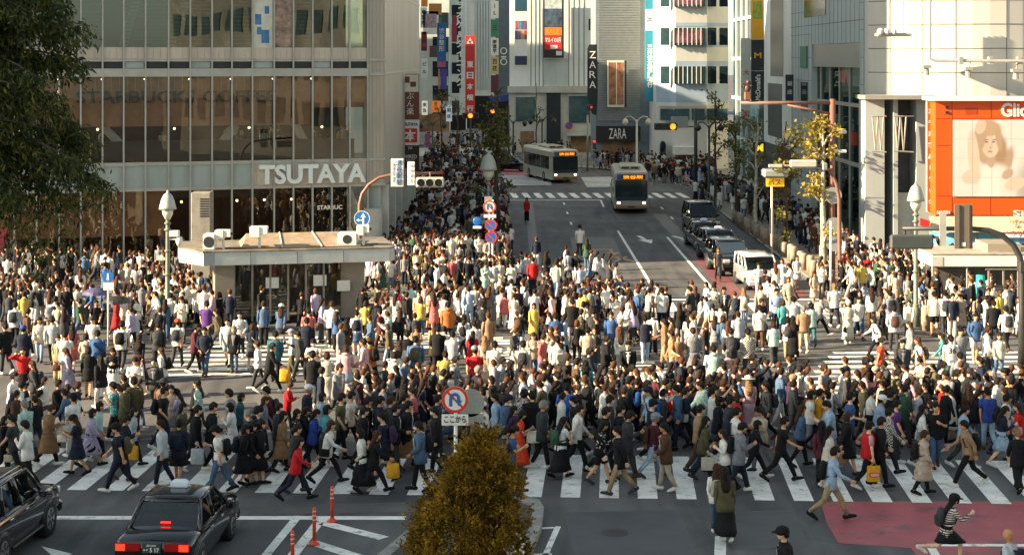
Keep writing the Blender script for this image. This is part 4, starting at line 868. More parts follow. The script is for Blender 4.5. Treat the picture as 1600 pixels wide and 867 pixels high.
# shop awning below the screen
r = empty('shop_awning', (PX(1540, 90), 90, PZ(382, 90)), 'yellow and light blue shop awning with red kana under the screen', 'awning'); Yc = 90.5
def slope(x0, x1, ya_, yb_, m, name, o=0.0):
    b = MB(); a0, a1 = (PX(x0, Yc), Yc - o, PZ(ya_, Yc)), (PX(x1, Yc), Yc - o, PZ(ya_, Yc)); c1_, c0_ = (PX(x1, Yc), Yc - .9 - o, PZ(yb_, Yc)), (PX(x0, Yc), Yc - .9 - o, PZ(yb_, Yc))
    b.add([a0, a1, c1_, c0_] + [(p[0], p[1] + .06, p[2] - .03) for p in (a0, a1, c1_, c0_)], [(0, 1, 2, 3), (7, 6, 5, 4), (0, 1, 5, 4), (1, 2, 6, 5), (2, 3, 7, 6), (3, 0, 4, 7)]); return b.build(name, m, r)
slope(1452, 1680, 338, 360, cm('awning_yellow', '#c9b48c'), 'upper_cloth'); slope(1452, 1680, 361, 386, cm('awning_sky', '#6fb4cc', var=.35, scale=1), 'lower_cloth', .0)
p = slope(1560, 1680, 340, 368, cm('awning_white', '#ddd3cc'), 'name_panel', .07)
for (s_, xc, yc, w_) in (('ハチ公前', 1590, 346, 32), ('の', 1583, 353, 6), ('くすり屋', 1580, 362, 34)):
    t = fit_text(s_, (PX(xc, Yc), Yc - .1 - .9 * (yc - 338) / 24, PZ(yc, Yc) + .05), RX, (0, .62, .78), w_ * Yc / FPX, 7 * Yc / FPX, .02, .01); t.build('lettering', LR, p)
for x in (1456, 1520, 1590): MB().cyl((PX(x, 89.6), 89.6, .1), (PX(x, 89.6), 89.6, PZ(386, 89.6)), .05, n=6).build('post', ALU, r)
MB().box(PX(1452, 92), PX(1680, 92), 91.8, 91.95, .1, PZ(340, 91.9)).build('shop_interior', SHOPW, r)
tag(MB().prism([(PX(1437, 90), PZ(340, 90)), (PX(1452, 90), PZ(345, 90)), (PX(1450, 90), PZ(356, 90)), (PX(1437, 90), PZ(352, 90))], 'y', 89.8, 90).build('small_sign', SR), 'small red tilted sign at the left end of the awning', 'sign')
# ticket stall with white flat roof
Yk = 77
r = empty('stall', (PX(1540, Yk), Yk, .13), 'long white flat-roofed stall under the awning with grey side panel', 'kiosk')
MB().rbox(PX(1456, Yk), PX(1690, Yk), Yk, Yk + 3.2, PZ(417, Yk), PZ(398, Yk), .03).build('fascia', WHITE, r); MB().box(PX(1456, Yk) - .03, PX(1690, Yk), Yk - .03, Yk + 3.25, PZ(398, Yk) + .002, PZ(396, Yk)).build('roof', cm('roof_sheet', '#a09a8a', var=.2), r)
MB().box(PX(1457, Yk), PX(1473, Yk), Yk - .02, Yk - .003, PZ(416, Yk), PZ(401, Yk)).build('side_panel', cm('grey_panel2', '#b5b0a4'), r)
MB().box(PX(1548, Yk), PX(1600, Yk), Yk + .5, Yk + 2.6, PZ(396, Yk) + .002, PZ(383, Yk)).build('roof_hatch', cm('hatch_metal', '#8d8270'), r)
MB().box(PX(1470, Yk), PX(1690, Yk), Yk + .6, Yk + 2.8, .13, PZ(417, Yk)).build('body', cm('stall_body', '#4d4a44', var=.3), r)
for x in (1458, 1512, 1600): MB().cyl((PX(x, Yk), Yk + .1, .13), (PX(x, Yk), Yk + .1, PZ(417, Yk)), .04, n=6).build('post', ALU, r)
# shadow-throwing hotel tower and block standing behind and left of the eye
h = tag(empty('hotel_tower', (-225, -22, 0), 'tall pale hotel tower standing behind the viewer', 'building'))
MB().box(-330, -145, -20, -8.5, 0, 100).build('wall', CON2, h)
h = empty('station_building', (50, 5, 0), 'broad pale station building to the right behind the viewer', 'building'); MB().box(36, 75, -25, 32, 0, 30).build('wall', cm('station_wall', '#6c6962', var=.35, scale=.15), h)
for k in range(5): [MB().box(35.9, 35.99, -24 + j * 3.4, -22 + j * 3.4, 4 + k * 5, 6.6 + k * 5).build('window', WIND, h) for j in range(16)]
h = empty('office_block', (-75, 140, 0), 'unseen block added behind the glass building to shade the street', 'building'); MB().box(-110, -32, 109, 127, 0, 38).build('wall', CON, h); MB().box(-110, -32, 132, 196, 0, 28).build('wall', CON, h)  # unseen, added in two parts with a gap to shape sun on the street
h = empty('office_block', (-40, 215, 0), 'block along the far left street', 'building'); MB().box(-70, -16, 205, 255, 0, 26).build('wall', CON2, h)
# background mass behind the right-hand buildings
h = empty('office_block', (60, 160, 0), 'block behind the panelled store', 'building'); MB().box(36, 90, 122, 230, 0, 26).build('wall', CON, h)
# ------------------------------------------------------------------ street furniture
GREYP = mat('grey_pole', '#8f8d84', .5, metal=.2, var=.15); BROWNP = mat('brown_pole', '#7a5340', .55, var=.15); DKP = mat('dark_pole', '#33322f', .5, var=.15)
GREENP = mat('green_grey_pole', '#6d7562', .5, var=.2); SIGB = mat('road_sign_blue', '#1465ad', .4, var=.05); SIGR = mat('road_sign_red', '#d3301f', .4, var=.05); SIGW = mat('road_sign_white', '#e4e0d4', .45, var=.05); BACK = mat('sign_back', '#9a9c94', .5, metal=.3, var=.15)
LENS = mat('dark_lens', '#2c2b28', .2); AMB = mat('amber_light', '#ff6a14', .5, var=0, emit=5.0); REDL = mat('red_light', '#ff2412', .5, var=0, emit=4.0); LAMPW = mat('lamp_glass', '#cfc9b4', .3, var=.1)
def ring(b, c, r0, r1, y0, y1, n=32):
    vs = []; fs = []
    for k in range(n):
        a = 2 * math.pi * k / n; ca, sa = math.cos(a), math.sin(a)
        vs += [(c[0] + r0 * ca, y0, c[1] + r0 * sa), (c[0] + r1 * ca, y0, c[1] + r1 * sa), (c[0] + r1 * ca, y1, c[1] + r1 * sa), (c[0] + r0 * ca, y1, c[1] + r0 * sa)]
    for k in range(n):
        i, j = 4 * k, 4 * ((k + 1) % n)
        fs += [(i, j, j + 1, i + 1), (i + 1, j + 1, j + 2, i + 2), (i + 2, j + 2, j + 3, i + 3), (i + 3, j + 3, j, i)]
    return b.add(vs, fs)
def lamp_post(x, ytop, Y, label, m, arm=False, ybell=40):
    X = PX(x, Y); zt = PZ(ytop, Y); k = Y / FPX
    r = empty('lamp_post', (X, Y, .13), label, 'street lamp')
    MB().tube([(X, Y, .13), (X, Y, .9), (X, Y, 1.0), (X, Y, zt - 62 * k), (X, Y, zt - 45 * k)], [.17, .15, .10, .08, .08], 12).build('pole', m, r, True)
    for zz in (1.0, 2.4, zt - 95 * k, zt - 62 * k, zt - 52 * k): MB().tube([(X, Y, zz - .06), (X, Y, zz), (X, Y, zz + .06)], [.09, .15, .09], 12).build('collar', m, r, True)
    hd = MB().tube([(X, Y, zt), (X, Y, zt - 4 * k), (X, Y, zt - 8 * k), (X, Y, zt - 16 * k), (X, Y, zt - 26 * k), (X, Y, zt - 30 * k)], [.03, .05, 7 * k, 10.5 * k, 13 * k, 14 * k], 16).build('lamp_hood', cm('hood_grey', '#a9aaa0', metal=.2), r, True)
    MB().tube([(X, Y, zt - 30 * k), (X, Y, zt - 38 * k), (X, Y, zt - 46 * k)], [9 * k, 8 * k, 4 * k], 12).build('lamp_glass', LAMPW, r, True)
    if arm:
        b = MB().cyl((X, Y, PZ(374, Y)), (X + 22 * k, Y, PZ(374, Y)), .04, n=6); b.rbox(X + 4 * k, X + 18 * k, Y - .15, Y + .15, PZ(370, Y), PZ(360, Y), .03); b.build('camera_arm', WHITE, r)
        MB().tube([(X + 18 * k, Y, PZ(370, Y)), (X + 18 * k, Y, PZ(378, Y)), (X + 18 * k, Y, PZ(384, Y))], [.12, .14, .08], 10).build('camera_dome', WHITE, r, True)
    return r
lamp_post(262, 297, 70, 'green-grey bell lamp post left of the police box with small camera arm', GREENP, True)
lamp_post(1431, 284, 71, 'grey bell lamp post standing left of the orange screen', GREENP)
lamp_post(763, 236, 100, 'bell lamp post on the pavement beside the middle tree', GREYP)
def pole(x, y0, y1, Y, r_, m, parent, x1=None, zb=.0):
    return MB().cyl((PX(x, Y), Y, zb if y1 is None else PZ(y1, Y)), (PX(x if x1 is None else x1, Y), Y, PZ(y0, Y)), r_, n=10).build('pole', m, parent, True)
# pedestrian sign
Y = 67; r = empty('pedestrian_sign', (PX(169, Y), Y, .0), 'round blue pedestrian sign on thin white pole in left crowd', 'sign'); pole(169, 424, None, Y, .035, SIGW, r)
MB().disc((PX(169, Y), PZ(432, Y)), .22, Y - .05, Y - .03).build('disc', SIGB, r); b = MB(); b.disc((PX(169, Y), PZ(428, Y)), .035, Y - .056, Y - .051, 10)
b.box(PX(167.7, Y), PX(170.3, Y), Y - .056, Y - .051, PZ(434, Y), PZ(429.6, Y)); b.box(PX(167.2, Y), PX(168.4, Y), Y - .056, Y - .051, PZ(438, Y), PZ(434, Y)); b.box(PX(169.6, Y), PX(170.8, Y), Y - .056, Y - .051, PZ(438, Y), PZ(434, Y)); b.build('pictogram', SIGW, r)
MB().box(PX(162, Y), PX(178, Y), Y - .05, Y - .03, PZ(453, Y), PZ(441, Y)).build('plate', SIGW, r)
# signal pole with arched arm
Y = 76; r = empty('signal_pole', (PX(562, Y), Y, .13), 'brown arched signal pole with white station boards beside the police box', 'signal pole')
P_ = lambda x, y, Yy=None: (PX(x, Yy or Y), Yy or Y, PZ(y, Yy or Y))
arc = [(PX(562, Y), Y, .13), P_(562, 420), P_(562, 320), P_(566, 303), P_(576, 289), P_(592, 278), P_(612, 273), P_(650, 271), P_(692, 270)]
MB().tube(arc, [.11, .1, .085, .08, .075, .07, .065, .06, .06], 10).build('pole', BROWNP, r, True)
MB().disc((PX(566, Y), PZ(341, Y)), 12.2 * Y / FPX, Y - .16, Y - .13).build('direction_sign', SIGB, r); ring(MB(), (PX(566, Y), PZ(341, Y)), .32, .345, Y - .165, Y - .1605).build('sign_rim', SIGW, r)
def arrow_glyph(b, cx, cz, s, Yp, ang):
    pts = [(-.08, -.5), (.08, -.5), (.08, .1), (.24, .1), (0, .5), (-.24, .1), (-.08, .1)]; ca, sa = math.cos(ang), math.sin(ang)
    b.prism([(cx + (px * ca - py * sa) * s, cz + (px * sa + py * ca) * s) for px, py in pts], 'y', Yp - .006, Yp - .001)
b = MB(); arrow_glyph(b, PX(568, Y), PZ(341, Y), .5, Y - .161, 0); arrow_glyph(b, PX(562.5, Y), PZ(343.5, Y), .3, Y - .163, math.pi / 2); b.build('arrow', SIGW, r)
rb = banner_panel('station_board', 611, 248, 630.5, 292, Y - .15, SIGW, 'white vertical station board reading 渋谷駅前 hung on the arched arm', t=.05)
tx(rb, '渋谷駅前', 623.5, 270, 10, 40, Y - .15, LN, True, .01); t = fit_text('Shibuya Sta.', (PX(615, Y), Y - .165, PZ(270, Y)), (0, 0, -1), RX, 30 * Y / FPX, 4 * Y / FPX, .01); t.build('lettering', LN, rb)
rb = banner_panel('station_board', 637, 253, 648, 290, Y - .15, SIGW, 'narrow white board with pale writing right of the station board', t=.05); tx(rb, 'ハチ公口', 642.5, 271, 6, 32, Y - .15, cm('letter_pale_blue', '#8fa3b5'), True)
def signal(x, y, Y, wpx, hpx, m, label, lit=None, rear=False, group=None):
    k = Y / FPX; r = empty('traffic_signal', (PX(x, Y), Y, PZ(y, Y)), label, 'traffic light', group)
    w_, h_ = wpx * k, hpx * k; X, Z = PX(x, Y), PZ(y, Y)
    MB().rbox(X - w_ / 2, X + w_ / 2, Y - .14, Y + .14, Z - h_ / 2, Z + h_ / 2, min(.06, h_ * .2)).build('housing', m, r)
    for i in range(3):
        cx = X + w_ * (i - 1) * .31; rr = min(w_ * .14, h_ * .42); mm = {None: LENS, 'amber': AMB if i == 1 else LENS, 'red': REDL if i == 2 else LENS, 'ambr': AMB if i == 2 else LENS}[lit]
        if not rear:
            MB().disc((cx, Z), rr, Y - .16, Y - .141).build('lens', mm, r)
            vs = []; b = MB(); n = 12
            for j in range(n + 1):
                a = math.pi * (-.15 + 1.3 * j / n); 
                for rr2 in (rr * 1.02, rr * 1.15):
                    vs += [(cx + rr2 * math.cos(a), Y - .16, Z + rr2 * math.sin(a)), (cx + rr2 * math.cos(a), Y - .36, Z + rr2 * math.sin(a) * .98)]
            fs = []
            for j in range(n): i0 = j * 4; i1 = i0 + 4; fs += [(i0, i0 + 1, i1 + 1, i1), (i0 + 2, i1 + 2, i1 + 3, i0 + 3), (i0 + 1, i0 + 3, i1 + 3, i1 + 1)]
            b.add(vs, fs).build('visor', m, r)
    return r
SGW = cm('signal_grey', '#b3aea0'); SGD = cm('signal_dark', '#3b413f')
signal(672, 285, 75.7, 44, 16, SGW, 'three-lamp grey signal head at the tip of the brown arched arm')
MB().cyl(P_(672, 279, 75.9), P_(672, 269, 75.9), .04, n=6).build('hanger', BROWNP, r)
rp = empty('pedestrian_signal', (PX(560, 75.7), 75.7, PZ(395, 75.7)), 'small stacked pedestrian signal on the brown arched pole', 'traffic light')
for k in range(2): MB().rbox(PX(554, 75.7), PX(566, 75.7), 75.4, 75.75, PZ(386 + k * 13, 75.7), PZ(374 + k * 13, 75.7), .03).build('housing', BROWNP, rp); MB().disc((PX(560, 75.7), PZ(380 + k * 13, 75.7)), .12, 75.38, 75.399, 12).build('lens', LENS, rp)
def prohib(r, cx, cy, rpx, Y, kind):
    k = Y / FPX; X, Z, rr = PX(cx, Y), PZ(cy, Y), rpx * k
    MB().disc((X, Z), rr, Y - .05, Y - .03).build('disc', SIGW if kind == 'uturn' else SIGB, r); ring(MB(), (X, Z), rr * .78, rr * .99, Y - .056, Y - .0505).build('rim', SIGR, r)
    b = MB(); ca = math.cos(R(-45)); sa = math.sin(R(-45)); L_ = rr * .8; w_ = rr * .085
    b.prism([(X + ca * L_ - sa * w_, Z + sa * L_ + ca * w_), (X - ca * L_ - sa * w_, Z - sa * L_ + ca * w_), (X - ca * L_ + sa * w_, Z - sa * L_ - ca * w_), (X + ca * L_ + sa * w_, Z + sa * L_ - ca * w_)], 'y', Y - .0575, Y - .0515); b.build('slash', SIGR, r)
    if kind == 'uturn':
        b = MB(); w2 = rr * .12; pts = [(-.32, -.5), (-.32, .12)] + [(-.02 - .3 * math.cos(math.pi * j / 8), .12 + .3 * math.sin(math.pi * j / 8)) for j in range(1, 9)] + [(.28, -.08)]
        for p, q in zip(pts[:-1], pts[1:]):
            d = Vector((q[0] - p[0], q[1] - p[1])).normalized(); n = Vector((-d.y, d.x)) * .12
            b.add([(X + rr * (p[0] + n.x), Y - .062, Z + rr * (p[1] + n.y)), (X + rr * (p[0] - n.x), Y - .062, Z + rr * (p[1] - n.y)), (X + rr * (q[0] - n.x), Y - .062, Z + rr * (q[1] - n.y)), (X + rr * (q[0] + n.x), Y - .062, Z + rr * (q[1] + n.y))], [(0, 1, 2, 3)])
        b.add([(X + rr * (.28 - .28), Y - .0622, Z - rr * .05), (X + rr * .56, Y - .0622, Z - rr * .05), (X + rr * .28, Y - .0622, Z - rr * .48)], [(0, 1, 2)])
        b.build('arrow', SIGB, r)
Y = 85; r = empty('sign_pole', (PX(769, Y), Y, .13), 'pavement pole carrying a no U-turn sign above two blue no-stopping signs', 'sign'); pole(770, 312, None, Y, .05, SIGW, r); pole(765, 330, None, Y + .5, .05, GREYP, r)
prohib(r, 765, 323, 10, Y - .05, 'uturn'); prohib(r, 767, 352, 9.5, Y - .05, 'stop'); prohib(r, 767.5, 370.5, 9.5, Y - .05, 'stop'); MB().box(PX(756, Y), PX(775, Y), Y - .08, Y - .06, PZ(340, Y), PZ(335, Y)).build('plate', SIGW, r); MB().box(PX(757, Y), PX(769, Y), Y - .04, Y - .02, PZ(316, Y), PZ(307, Y)).build('plate', BACK, r)
MB().ell((PX(746, Y), Y - .05, PZ(346, Y)), (.22, .03, .22), 14, 8).build('blue_disc', SIGB, r); MB().box(PX(739, Y), PX(752, Y), Y - .07, Y - .05, PZ(357, Y), PZ(353, Y)).build('plate', SIGW, r); MB().cyl((PX(746, Y), Y, PZ(346, Y)), (PX(769, Y), Y, PZ(346, Y)), .02, n=6).build('bracket', GREYP, r)
# foreground no U-turn sign on the island
Y = 38.4; r = empty('road_sign', (PX(712, Y), Y, .17), 'large foreground no U-turn sign on white pole above plate reading ここから', 'sign'); pole(712, 606, None, Y, .04, SIGW, r, zb=.17)
prohib(r, 711, 623.5, 20.8, Y - .06, 'uturn'); MB().rbox(PX(690.5, Y), PX(732, Y), Y - .11, Y - .09, PZ(663, Y), PZ(645.5, Y), .008).build('plate', SIGW, r); tx(r, 'ここから', 711, 654.5, 34, 11, Y - .112, LB, bold=.012, off=.004)
r = empty('road_sign', (PX(741, Y + .8), Y + .8, .17), 'back of a grey round sign and plate just behind the no U-turn sign', 'sign'); Y2 = Y + .8; pole(738, 600, None, Y2, .04, DKP, r, zb=.17); MB().disc((PX(735, Y2), PZ(628, Y2)), 22 * Y2 / FPX, Y2 - .08, Y2 - .06).build('disc', BACK, r); MB().box(PX(716, Y2), PX(756, Y2), Y2 - .08, Y2 - .06, PZ(663, Y2), PZ(645, Y2)).build('plate', BACK, r)
# lane-divider posts
PO = mat('orange_rubber', '#d2421c', .5, var=.15, scale=6); PW = mat('pale_band', '#d8b29a', .4)
for i, (x, yb, lab) in enumerate(((519, 815, 'orange rubber lane post nearest the crosswalk, farthest of three'), (491, 851, 'orange rubber lane post in the middle of the row of three'), (457, 890, 'orange rubber lane post cut by the bottom edge of the picture'))):
    X, Yp = gp(x, yb); r = empty('delineator_post', (X, Yp, .012), lab, 'post', 'orange lane posts')
    MB().tube([(X, Yp, .012), (X, Yp, .04), (X, Yp, .08), (X, Yp, .12)], [.13, .12, .06, .045], 14).build('base', PO, r, True); MB().tube([(X, Yp, .12), (X, Yp, .84), (X, Yp, .86)], [.042, .042, .03], 14).build('tube', PO, r, True)
    for z in (.56, .66, .76): MB().cyl((X, Yp, z), (X, Yp, z + .035), .0435, n=14).build('band', PW, r, True)
# far signals and lamps
Y = 205; r = empty('signal_pole', (PX(735, Y - 3), Y - 3, 0), 'dark far signal pole below the red bank banner', 'signal pole'); pole(735.5, 182, None, Y - 3, .09, DKP, r); signal(735, 181, Y - 3.3, 26, 9, SGD, 'far amber-lit signal under the red bank banner', 'amber')
r = empty('signal_pole', (PX(777, 190), 190, 0), 'dark far signal pole beside the slate block', 'signal pole'); pole(795, 165, None, 190, .09, DKP, r); MB().cyl((PX(795, 190), 190, PZ(171, 190)), (PX(770, 190), 190, PZ(172, 190)), .05, n=6).build('arm', DKP, r); signal(770, 174, 189.6, 22, 8, SGD, 'far amber-lit signal showing through the middle tree', 'amber')
r = empty('signal_pole', (PX(1088, 137), 137, 0), 'dark signal pole on the right pavement before the bank building', 'signal pole'); pole(1087, 170, None, 137, .14, DKP, r); MB().cyl((PX(1087, 137), 137, PZ(198, 137)), (PX(1030, 137), 137, PZ(198, 137)), .06, n=6).build('arm', DKP, r); signal(1040, 198, 136.6, 36, 11, SGD, 'amber-lit signal on the arm before the bank building', 'ambr'); MB().box(PX(1048, 137), PX(1075, 137), 136.8, 136.9, PZ(200, 137), PZ(182, 137)).build('sign_back', BACK, r)
r = empty('signal_pole', (PX(922, 172), 172, 0), 'grey signal pole with red light before the clothes shop', 'signal pole'); pole(918, 180, None, 172, .1, GREYP, r); signal(921, 168, 171.7, 9, 8, SGD, 'red-lit signal beside the black projecting sign', 'red'); MB().rbox(PX(926, 172), PX(931, 172), 171.6, 172, PZ(233, 172), PZ(217, 172), .05).build('pedestrian_head', SGD, r); MB().disc((PX(928.5, 172), PZ(221, 172)), .12, 171.58, 171.599, 10).build('lens', REDL, r)
def curved_lamp(x, ytop, ybase, Y, m, label, dbl=True):
    k = Y / FPX; X = PX(x, Y); zt = PZ(ytop, Y); r = empty('lamp_post', (X, Y, .1), label, 'street lamp')
    MB().tube([(X, Y, .1), (X, Y, 1.2), (X, Y, 1.3), (X, Y, zt - 6 * k)], [.2, .18, .11, .09], 12).build('pole', m, r, True)
    for s in ((-1, 1) if dbl else (1,)):
        MB().tube([(X, Y, zt - 12 * k), (X + s * 4 * k, Y, zt - 5 * k), (X + s * 10 * k, Y, zt - 1 * k), (X + s * 16 * k, Y, zt - 2 * k), (X + s * 18 * k, Y, zt - 6 * k)], .05, 8).build('arm', m, r, True)
        MB().tube([(X + s * 18 * k, Y, zt - 4 * k), (X + s * 18 * k, Y, zt - 7 * k), (X + s * 18 * k, Y, zt - 11 * k), (X + s * 18 * k, Y, zt - 15 * k)], [.05, .22, .3, .12], 12).build('lamp_head', m, r, True)
    return r
curved_lamp(995, 181, 265, 160, cm('cream_iron', '#c6bda8'), 'cream double-armed lamp post before the clothes shop entrance')
curved_lamp(1108, 190, 310, 133, DKP, 'dark curved lamp post over the right pavement near the bank', True)
curved_lamp(676, 186, 240, 190, DKP, 'dark double lamp post in the far left street'); curved_lamp(802, 183, 240, 195, DKP, 'dark double lamp post before the white ribbed store'); curved_lamp(847, 180, 240, 196, DKP, 'dark lamp post by the dark hanging banner of the white store')
r = empty('no_entry_sign', (PX(889, 198), 198, 0), 'round dark red sign hung on the white store base', 'sign'); prohib(r, 889, 197, 6, 203.6, 'stop')
r = empty('no_parking_sign', (PX(667, 188), 188, 0), 'pole with two stacked purple round signs in the far left street', 'sign'); pole(667, 208, None, 188, .05, GREYP, r); prohib(r, 668, 213, 5, 187.9, 'stop'); prohib(r, 668, 225, 5, 187.9, 'stop'); MB().box(PX(663, 188), PX(673, 188), 187.85, 187.9, PZ(243, 188), PZ(232, 188)).build('plate', SIGW, r)
r = empty('number_sign', (PX(679, 186), 186, 0), 'dark pole with white numeral 3 in the far left street', 'sign'); pole(679, 205, None, 186, .05, DKP, r); tx(r, '3', 679.5, 210, 5, 8, 185.9, LW, bold=.03)
# right-hand brown mast with crossbar and ornament
Y = 85; r = empty('mast', (PX(1300, Y), Y, .13), 'tall brown mast with long crossbar and small figure ornament', 'mast')
P_ = lambda x, y, Yy=None: (PX(x, Yy or Y), Yy or Y, PZ(y, Yy or Y))
MB().tube([(PX(1300, Y), Y, .13), P_(1300, 300), P_(1301, 155)], [.17, .15, .14], 12).build('pole', BROWNP, r, True); MB().cyl(P_(1158, 161), P_(1297, 161), .085, n=10).build('crossbar', BROWNP, r, True); MB().cyl(P_(1230, 164), P_(1297, 178), .06, n=8).build('stay', BROWNP, r, True)
for y in (205, 235): MB().rbox(PX(1300, Y), PX(1322, Y), Y - .2, Y + .2, PZ(y + 4, Y), PZ(y - 1, Y), .03).build('camera', WSTEEL, r)
for y, x in ((305, 1301), (352, 1302), (379, 1302)): MB().disc((PX(x, Y), PZ(y, Y)), 13 * Y / FPX, Y - .24, Y - .21).build('sign_back', BACK, r)
orn = empty('figure_ornament', P_(1168, 157), 'small bronze figure ornament on the left end of the crossbar', 'ornament')
MB().rbox(PX(1163, Y), PX(1173, Y), Y - .15, Y + .15, PZ(156, Y) - .02, PZ(144, Y), .03).build('base', cm('bronze', '#7d5a45', metal=.4), orn); b = MB(); b.ell(P_(1168, 139), (.16, .12, .2), 8, 6); b.ell(P_(1169, 129), (.1, .09, .12), 8, 6); b.tube([P_(1164, 139), P_(1160, 132), P_(1159, 138)], .05, 6); b.tube([P_(1172, 139), P_(1174, 134), P_(1171, 128)], .045, 6); b.build('figure', cm('bronze_dark', '#5d3f33', metal=.4), orn, True)
Y = 83; r = empty('signal_pole', (PX(1314, Y), Y, .13), 'brown curved signal pole right of the yellow tree trunk', 'signal pole')
MB().tube([(PX(1314, Y), Y, .13), P_(1312, 400), P_(1311, 310), P_(1307, 288), P_(1298, 268), P_(1285, 260), P_(1240, 259), P_(1222, 259)], [.12, .11, .09, .085, .08, .075, .06, .05], 10).build('pole', BROWNP, r, True)
sgr = signal(1255, 256, Y - .25, 42, 12, SGW, 'pale signal box seen from behind on the brown curved pole', rear=True)
MB().rbox(PX(1283, Y), PX(1291, Y), Y - .4, Y + .1, PZ(266, Y), PZ(254, Y), .05).build('loudspeaker', GREYP, r); MB().rbox(PX(1201, Y), PX(1222, Y), Y - .1, Y + .1, PZ(262, Y), PZ(257, Y), .02).build('end_box', SGW, r)
Y = 80; r = empty('pole', (PX(1296, Y), Y, .1), 'slim white pole with round sign backs beside the brown mast', 'pole'); pole(1298, 345, None, Y, .05, SIGW, r)
# bus stop sign and shelter roof
Y = 96; r = empty('bus_stop', (PX(1205, Y), Y, .13), 'bus stop sign with grey roof and yellow board on white pole', 'bus stop'); pole(1206, 283, None, Y, .06, SIGW, r, zb=.13); MB().rbox(PX(1191, Y), PX(1230, Y), Y - .6, Y + .6, PZ(277, Y), PZ(264, Y), .1).build('roof', cm('shelter_grey', '#8d928d', rough=.3), r); MB().box(PX(1196, Y), PX(1224, Y), Y - .3, Y - .2, PZ(291, Y), PZ(278, Y)).build('board', mat('lit_board', '#e8a91a', .5, var=.3, scale=6, emit=.4), r); tx(r, 'バス', 1210, 284.5, 20, 9, Y - .3, SDB); MB().box(PX(1203, Y), PX(1209, Y), Y - .05, Y + .05, PZ(365, Y), PZ(325, Y)).build('plate', cm('plate_dark', '#474b47'), r)
# foreground arched signal arm on the right
Y = 63; r = empty('signal_pole', (PX(1596, Y), Y, 0), 'dark arched signal arm crossing in front of the orange screen', 'signal pole')
MB().tube([(PX(1596, Y), Y, 0), P_(1597, 480), P_(1597, 420), P_(1593, 400), P_(1583, 382), P_(1566, 368), P_(1545, 360), P_(1520, 357.5), P_(1410, 357)], [.14, .13, .12, .115, .11, .105, .1, .09, .08], 12).build('pole', DKP, r, True)
MB().rbox(PX(1591, Y), PX(1606, Y), Y - .2, Y + .2, PZ(425, Y), PZ(408, Y), .03).build('joint_box', DKP, r)
signal(1424, 378, Y - .1, 67, 22, SGD, 'large dark signal seen from behind left of the arched arm', rear=True); MB().cyl(P_(1414, 356), P_(1414, 370), .05, n=6).build('hanger', DKP, r)
rb = empty('sign_board', P_(1503, 390), 'brown back of a tall sign board clamped on the arched arm', 'sign'); MB().box(PX(1490, Y), PX(1518, Y), Y - .16, Y - .12, PZ(388, Y), PZ(319, Y)).build('board', cm('board_brown', '#6d6153'), rb)
for x in (1497, 1513): MB().box(PX(x - 1, Y), PX(x + 1, Y), Y - .2, Y - .161, PZ(387, Y), PZ(320, Y)).build('rail', cm('rail_dark', '#4a4238'), rb)
MB().box(PX(1501, Y), PX(1507, Y), Y - .168, Y - .161, PZ(384, Y), PZ(378, Y)).build('sticker', SIGW, rb)
rb = empty('sign_board', P_(1472, 384), 'slim pale grey sign board clamped on the arched arm', 'sign'); MB().box(PX(1466.5, Y), PX(1477, Y), Y - .16, Y - .12, PZ(384, Y), PZ(332, Y)).build('board', cm('board_grey', '#a3a096'), rb)
Y = 75; r = empty('banner_post', (PX(1532, Y), Y, .13), 'turquoise wrapped post with dark writing in the right plaza', 'post'); MB().tube([(PX(1532, Y), Y, .13), (PX(1532, Y), Y, PZ(432, Y))], .17, 14).build('post', GREYP, r, True); MB().tube([(PX(1532, Y), Y, PZ(476, Y)), (PX(1532, Y), Y, PZ(430, Y))], .19, 14).build('wrap', cm('turquoise', '#1fae9f'), r, True)
# stone bollards along the right kerb
BST = mat('bollard_stone', '#9a8a74', .85, var=.3, scale=4, bump=.3)
def boll_mesh(h):
    return MB().tube([(0, 0, 0), (0, 0, h * .93), (0, 0, h)], [.21, .20, .15], 10)
ms = []
for k in range(22):
    t = k / 21; yb = 352 + (452 - 352) * t ** 1.15; xb = 1146 + (1292 - 1146) * ((yb - 352) / 100) + (k % 2) * 3
    X, Yp = gp(xb, yb)
    ord_ = 'nearest' if k == 21 else 'farthest' if k == 0 else None
    o = boll_mesh(.82 + .05 * (k % 3)).build('bollard', BST, None, True); o.location = (X + .1, Yp, .12)
    tag(o, 'squat stone bollard in the close row along the right kerb' if ord_ is None else ord_ + ' stone bollard of the row along the right kerb', 'bollard', 'stone bollards along the right kerb')
o = boll_mesh(1.0).build('bollard', BST, None, True); o.location = gp(1447, 521) + (.13,); tag(o, 'stone bollard beside the grey lamp post in the right plaza', 'bollard')
# guard rail further up
r = empty('guard_rail', (14.9, 136, .13), 'low grey guard rail along the far right kerb', 'railing'); b = MB()
for k in range(14): b.cyl((14.9 + .1 * (k > 7), 124 + k * 2, .13), (14.9 + .1 * (k > 7), 124 + k * 2, 1.0), .05, n=6)
for z in (.5, .95): b.cyl((14.9, 124, z), (15.0, 150, z), .035, n=6)
b.build('rail', GREYP, r)
r = empty('guard_rail', (6, 176, .13), 'grey rail on the corner before the white store', 'railing'); b = MB()
for k in range(8): b.cyl((4.6 + k * .6, 173.5, .13), (4.6 + k * .6, 173.5, 1.05), .05, n=6)
for z in (.55, 1.0): b.cyl((4.6, 173.5, z), (8.8, 173.5, z), .04, n=6)
b.build('rail', GREYP, r)
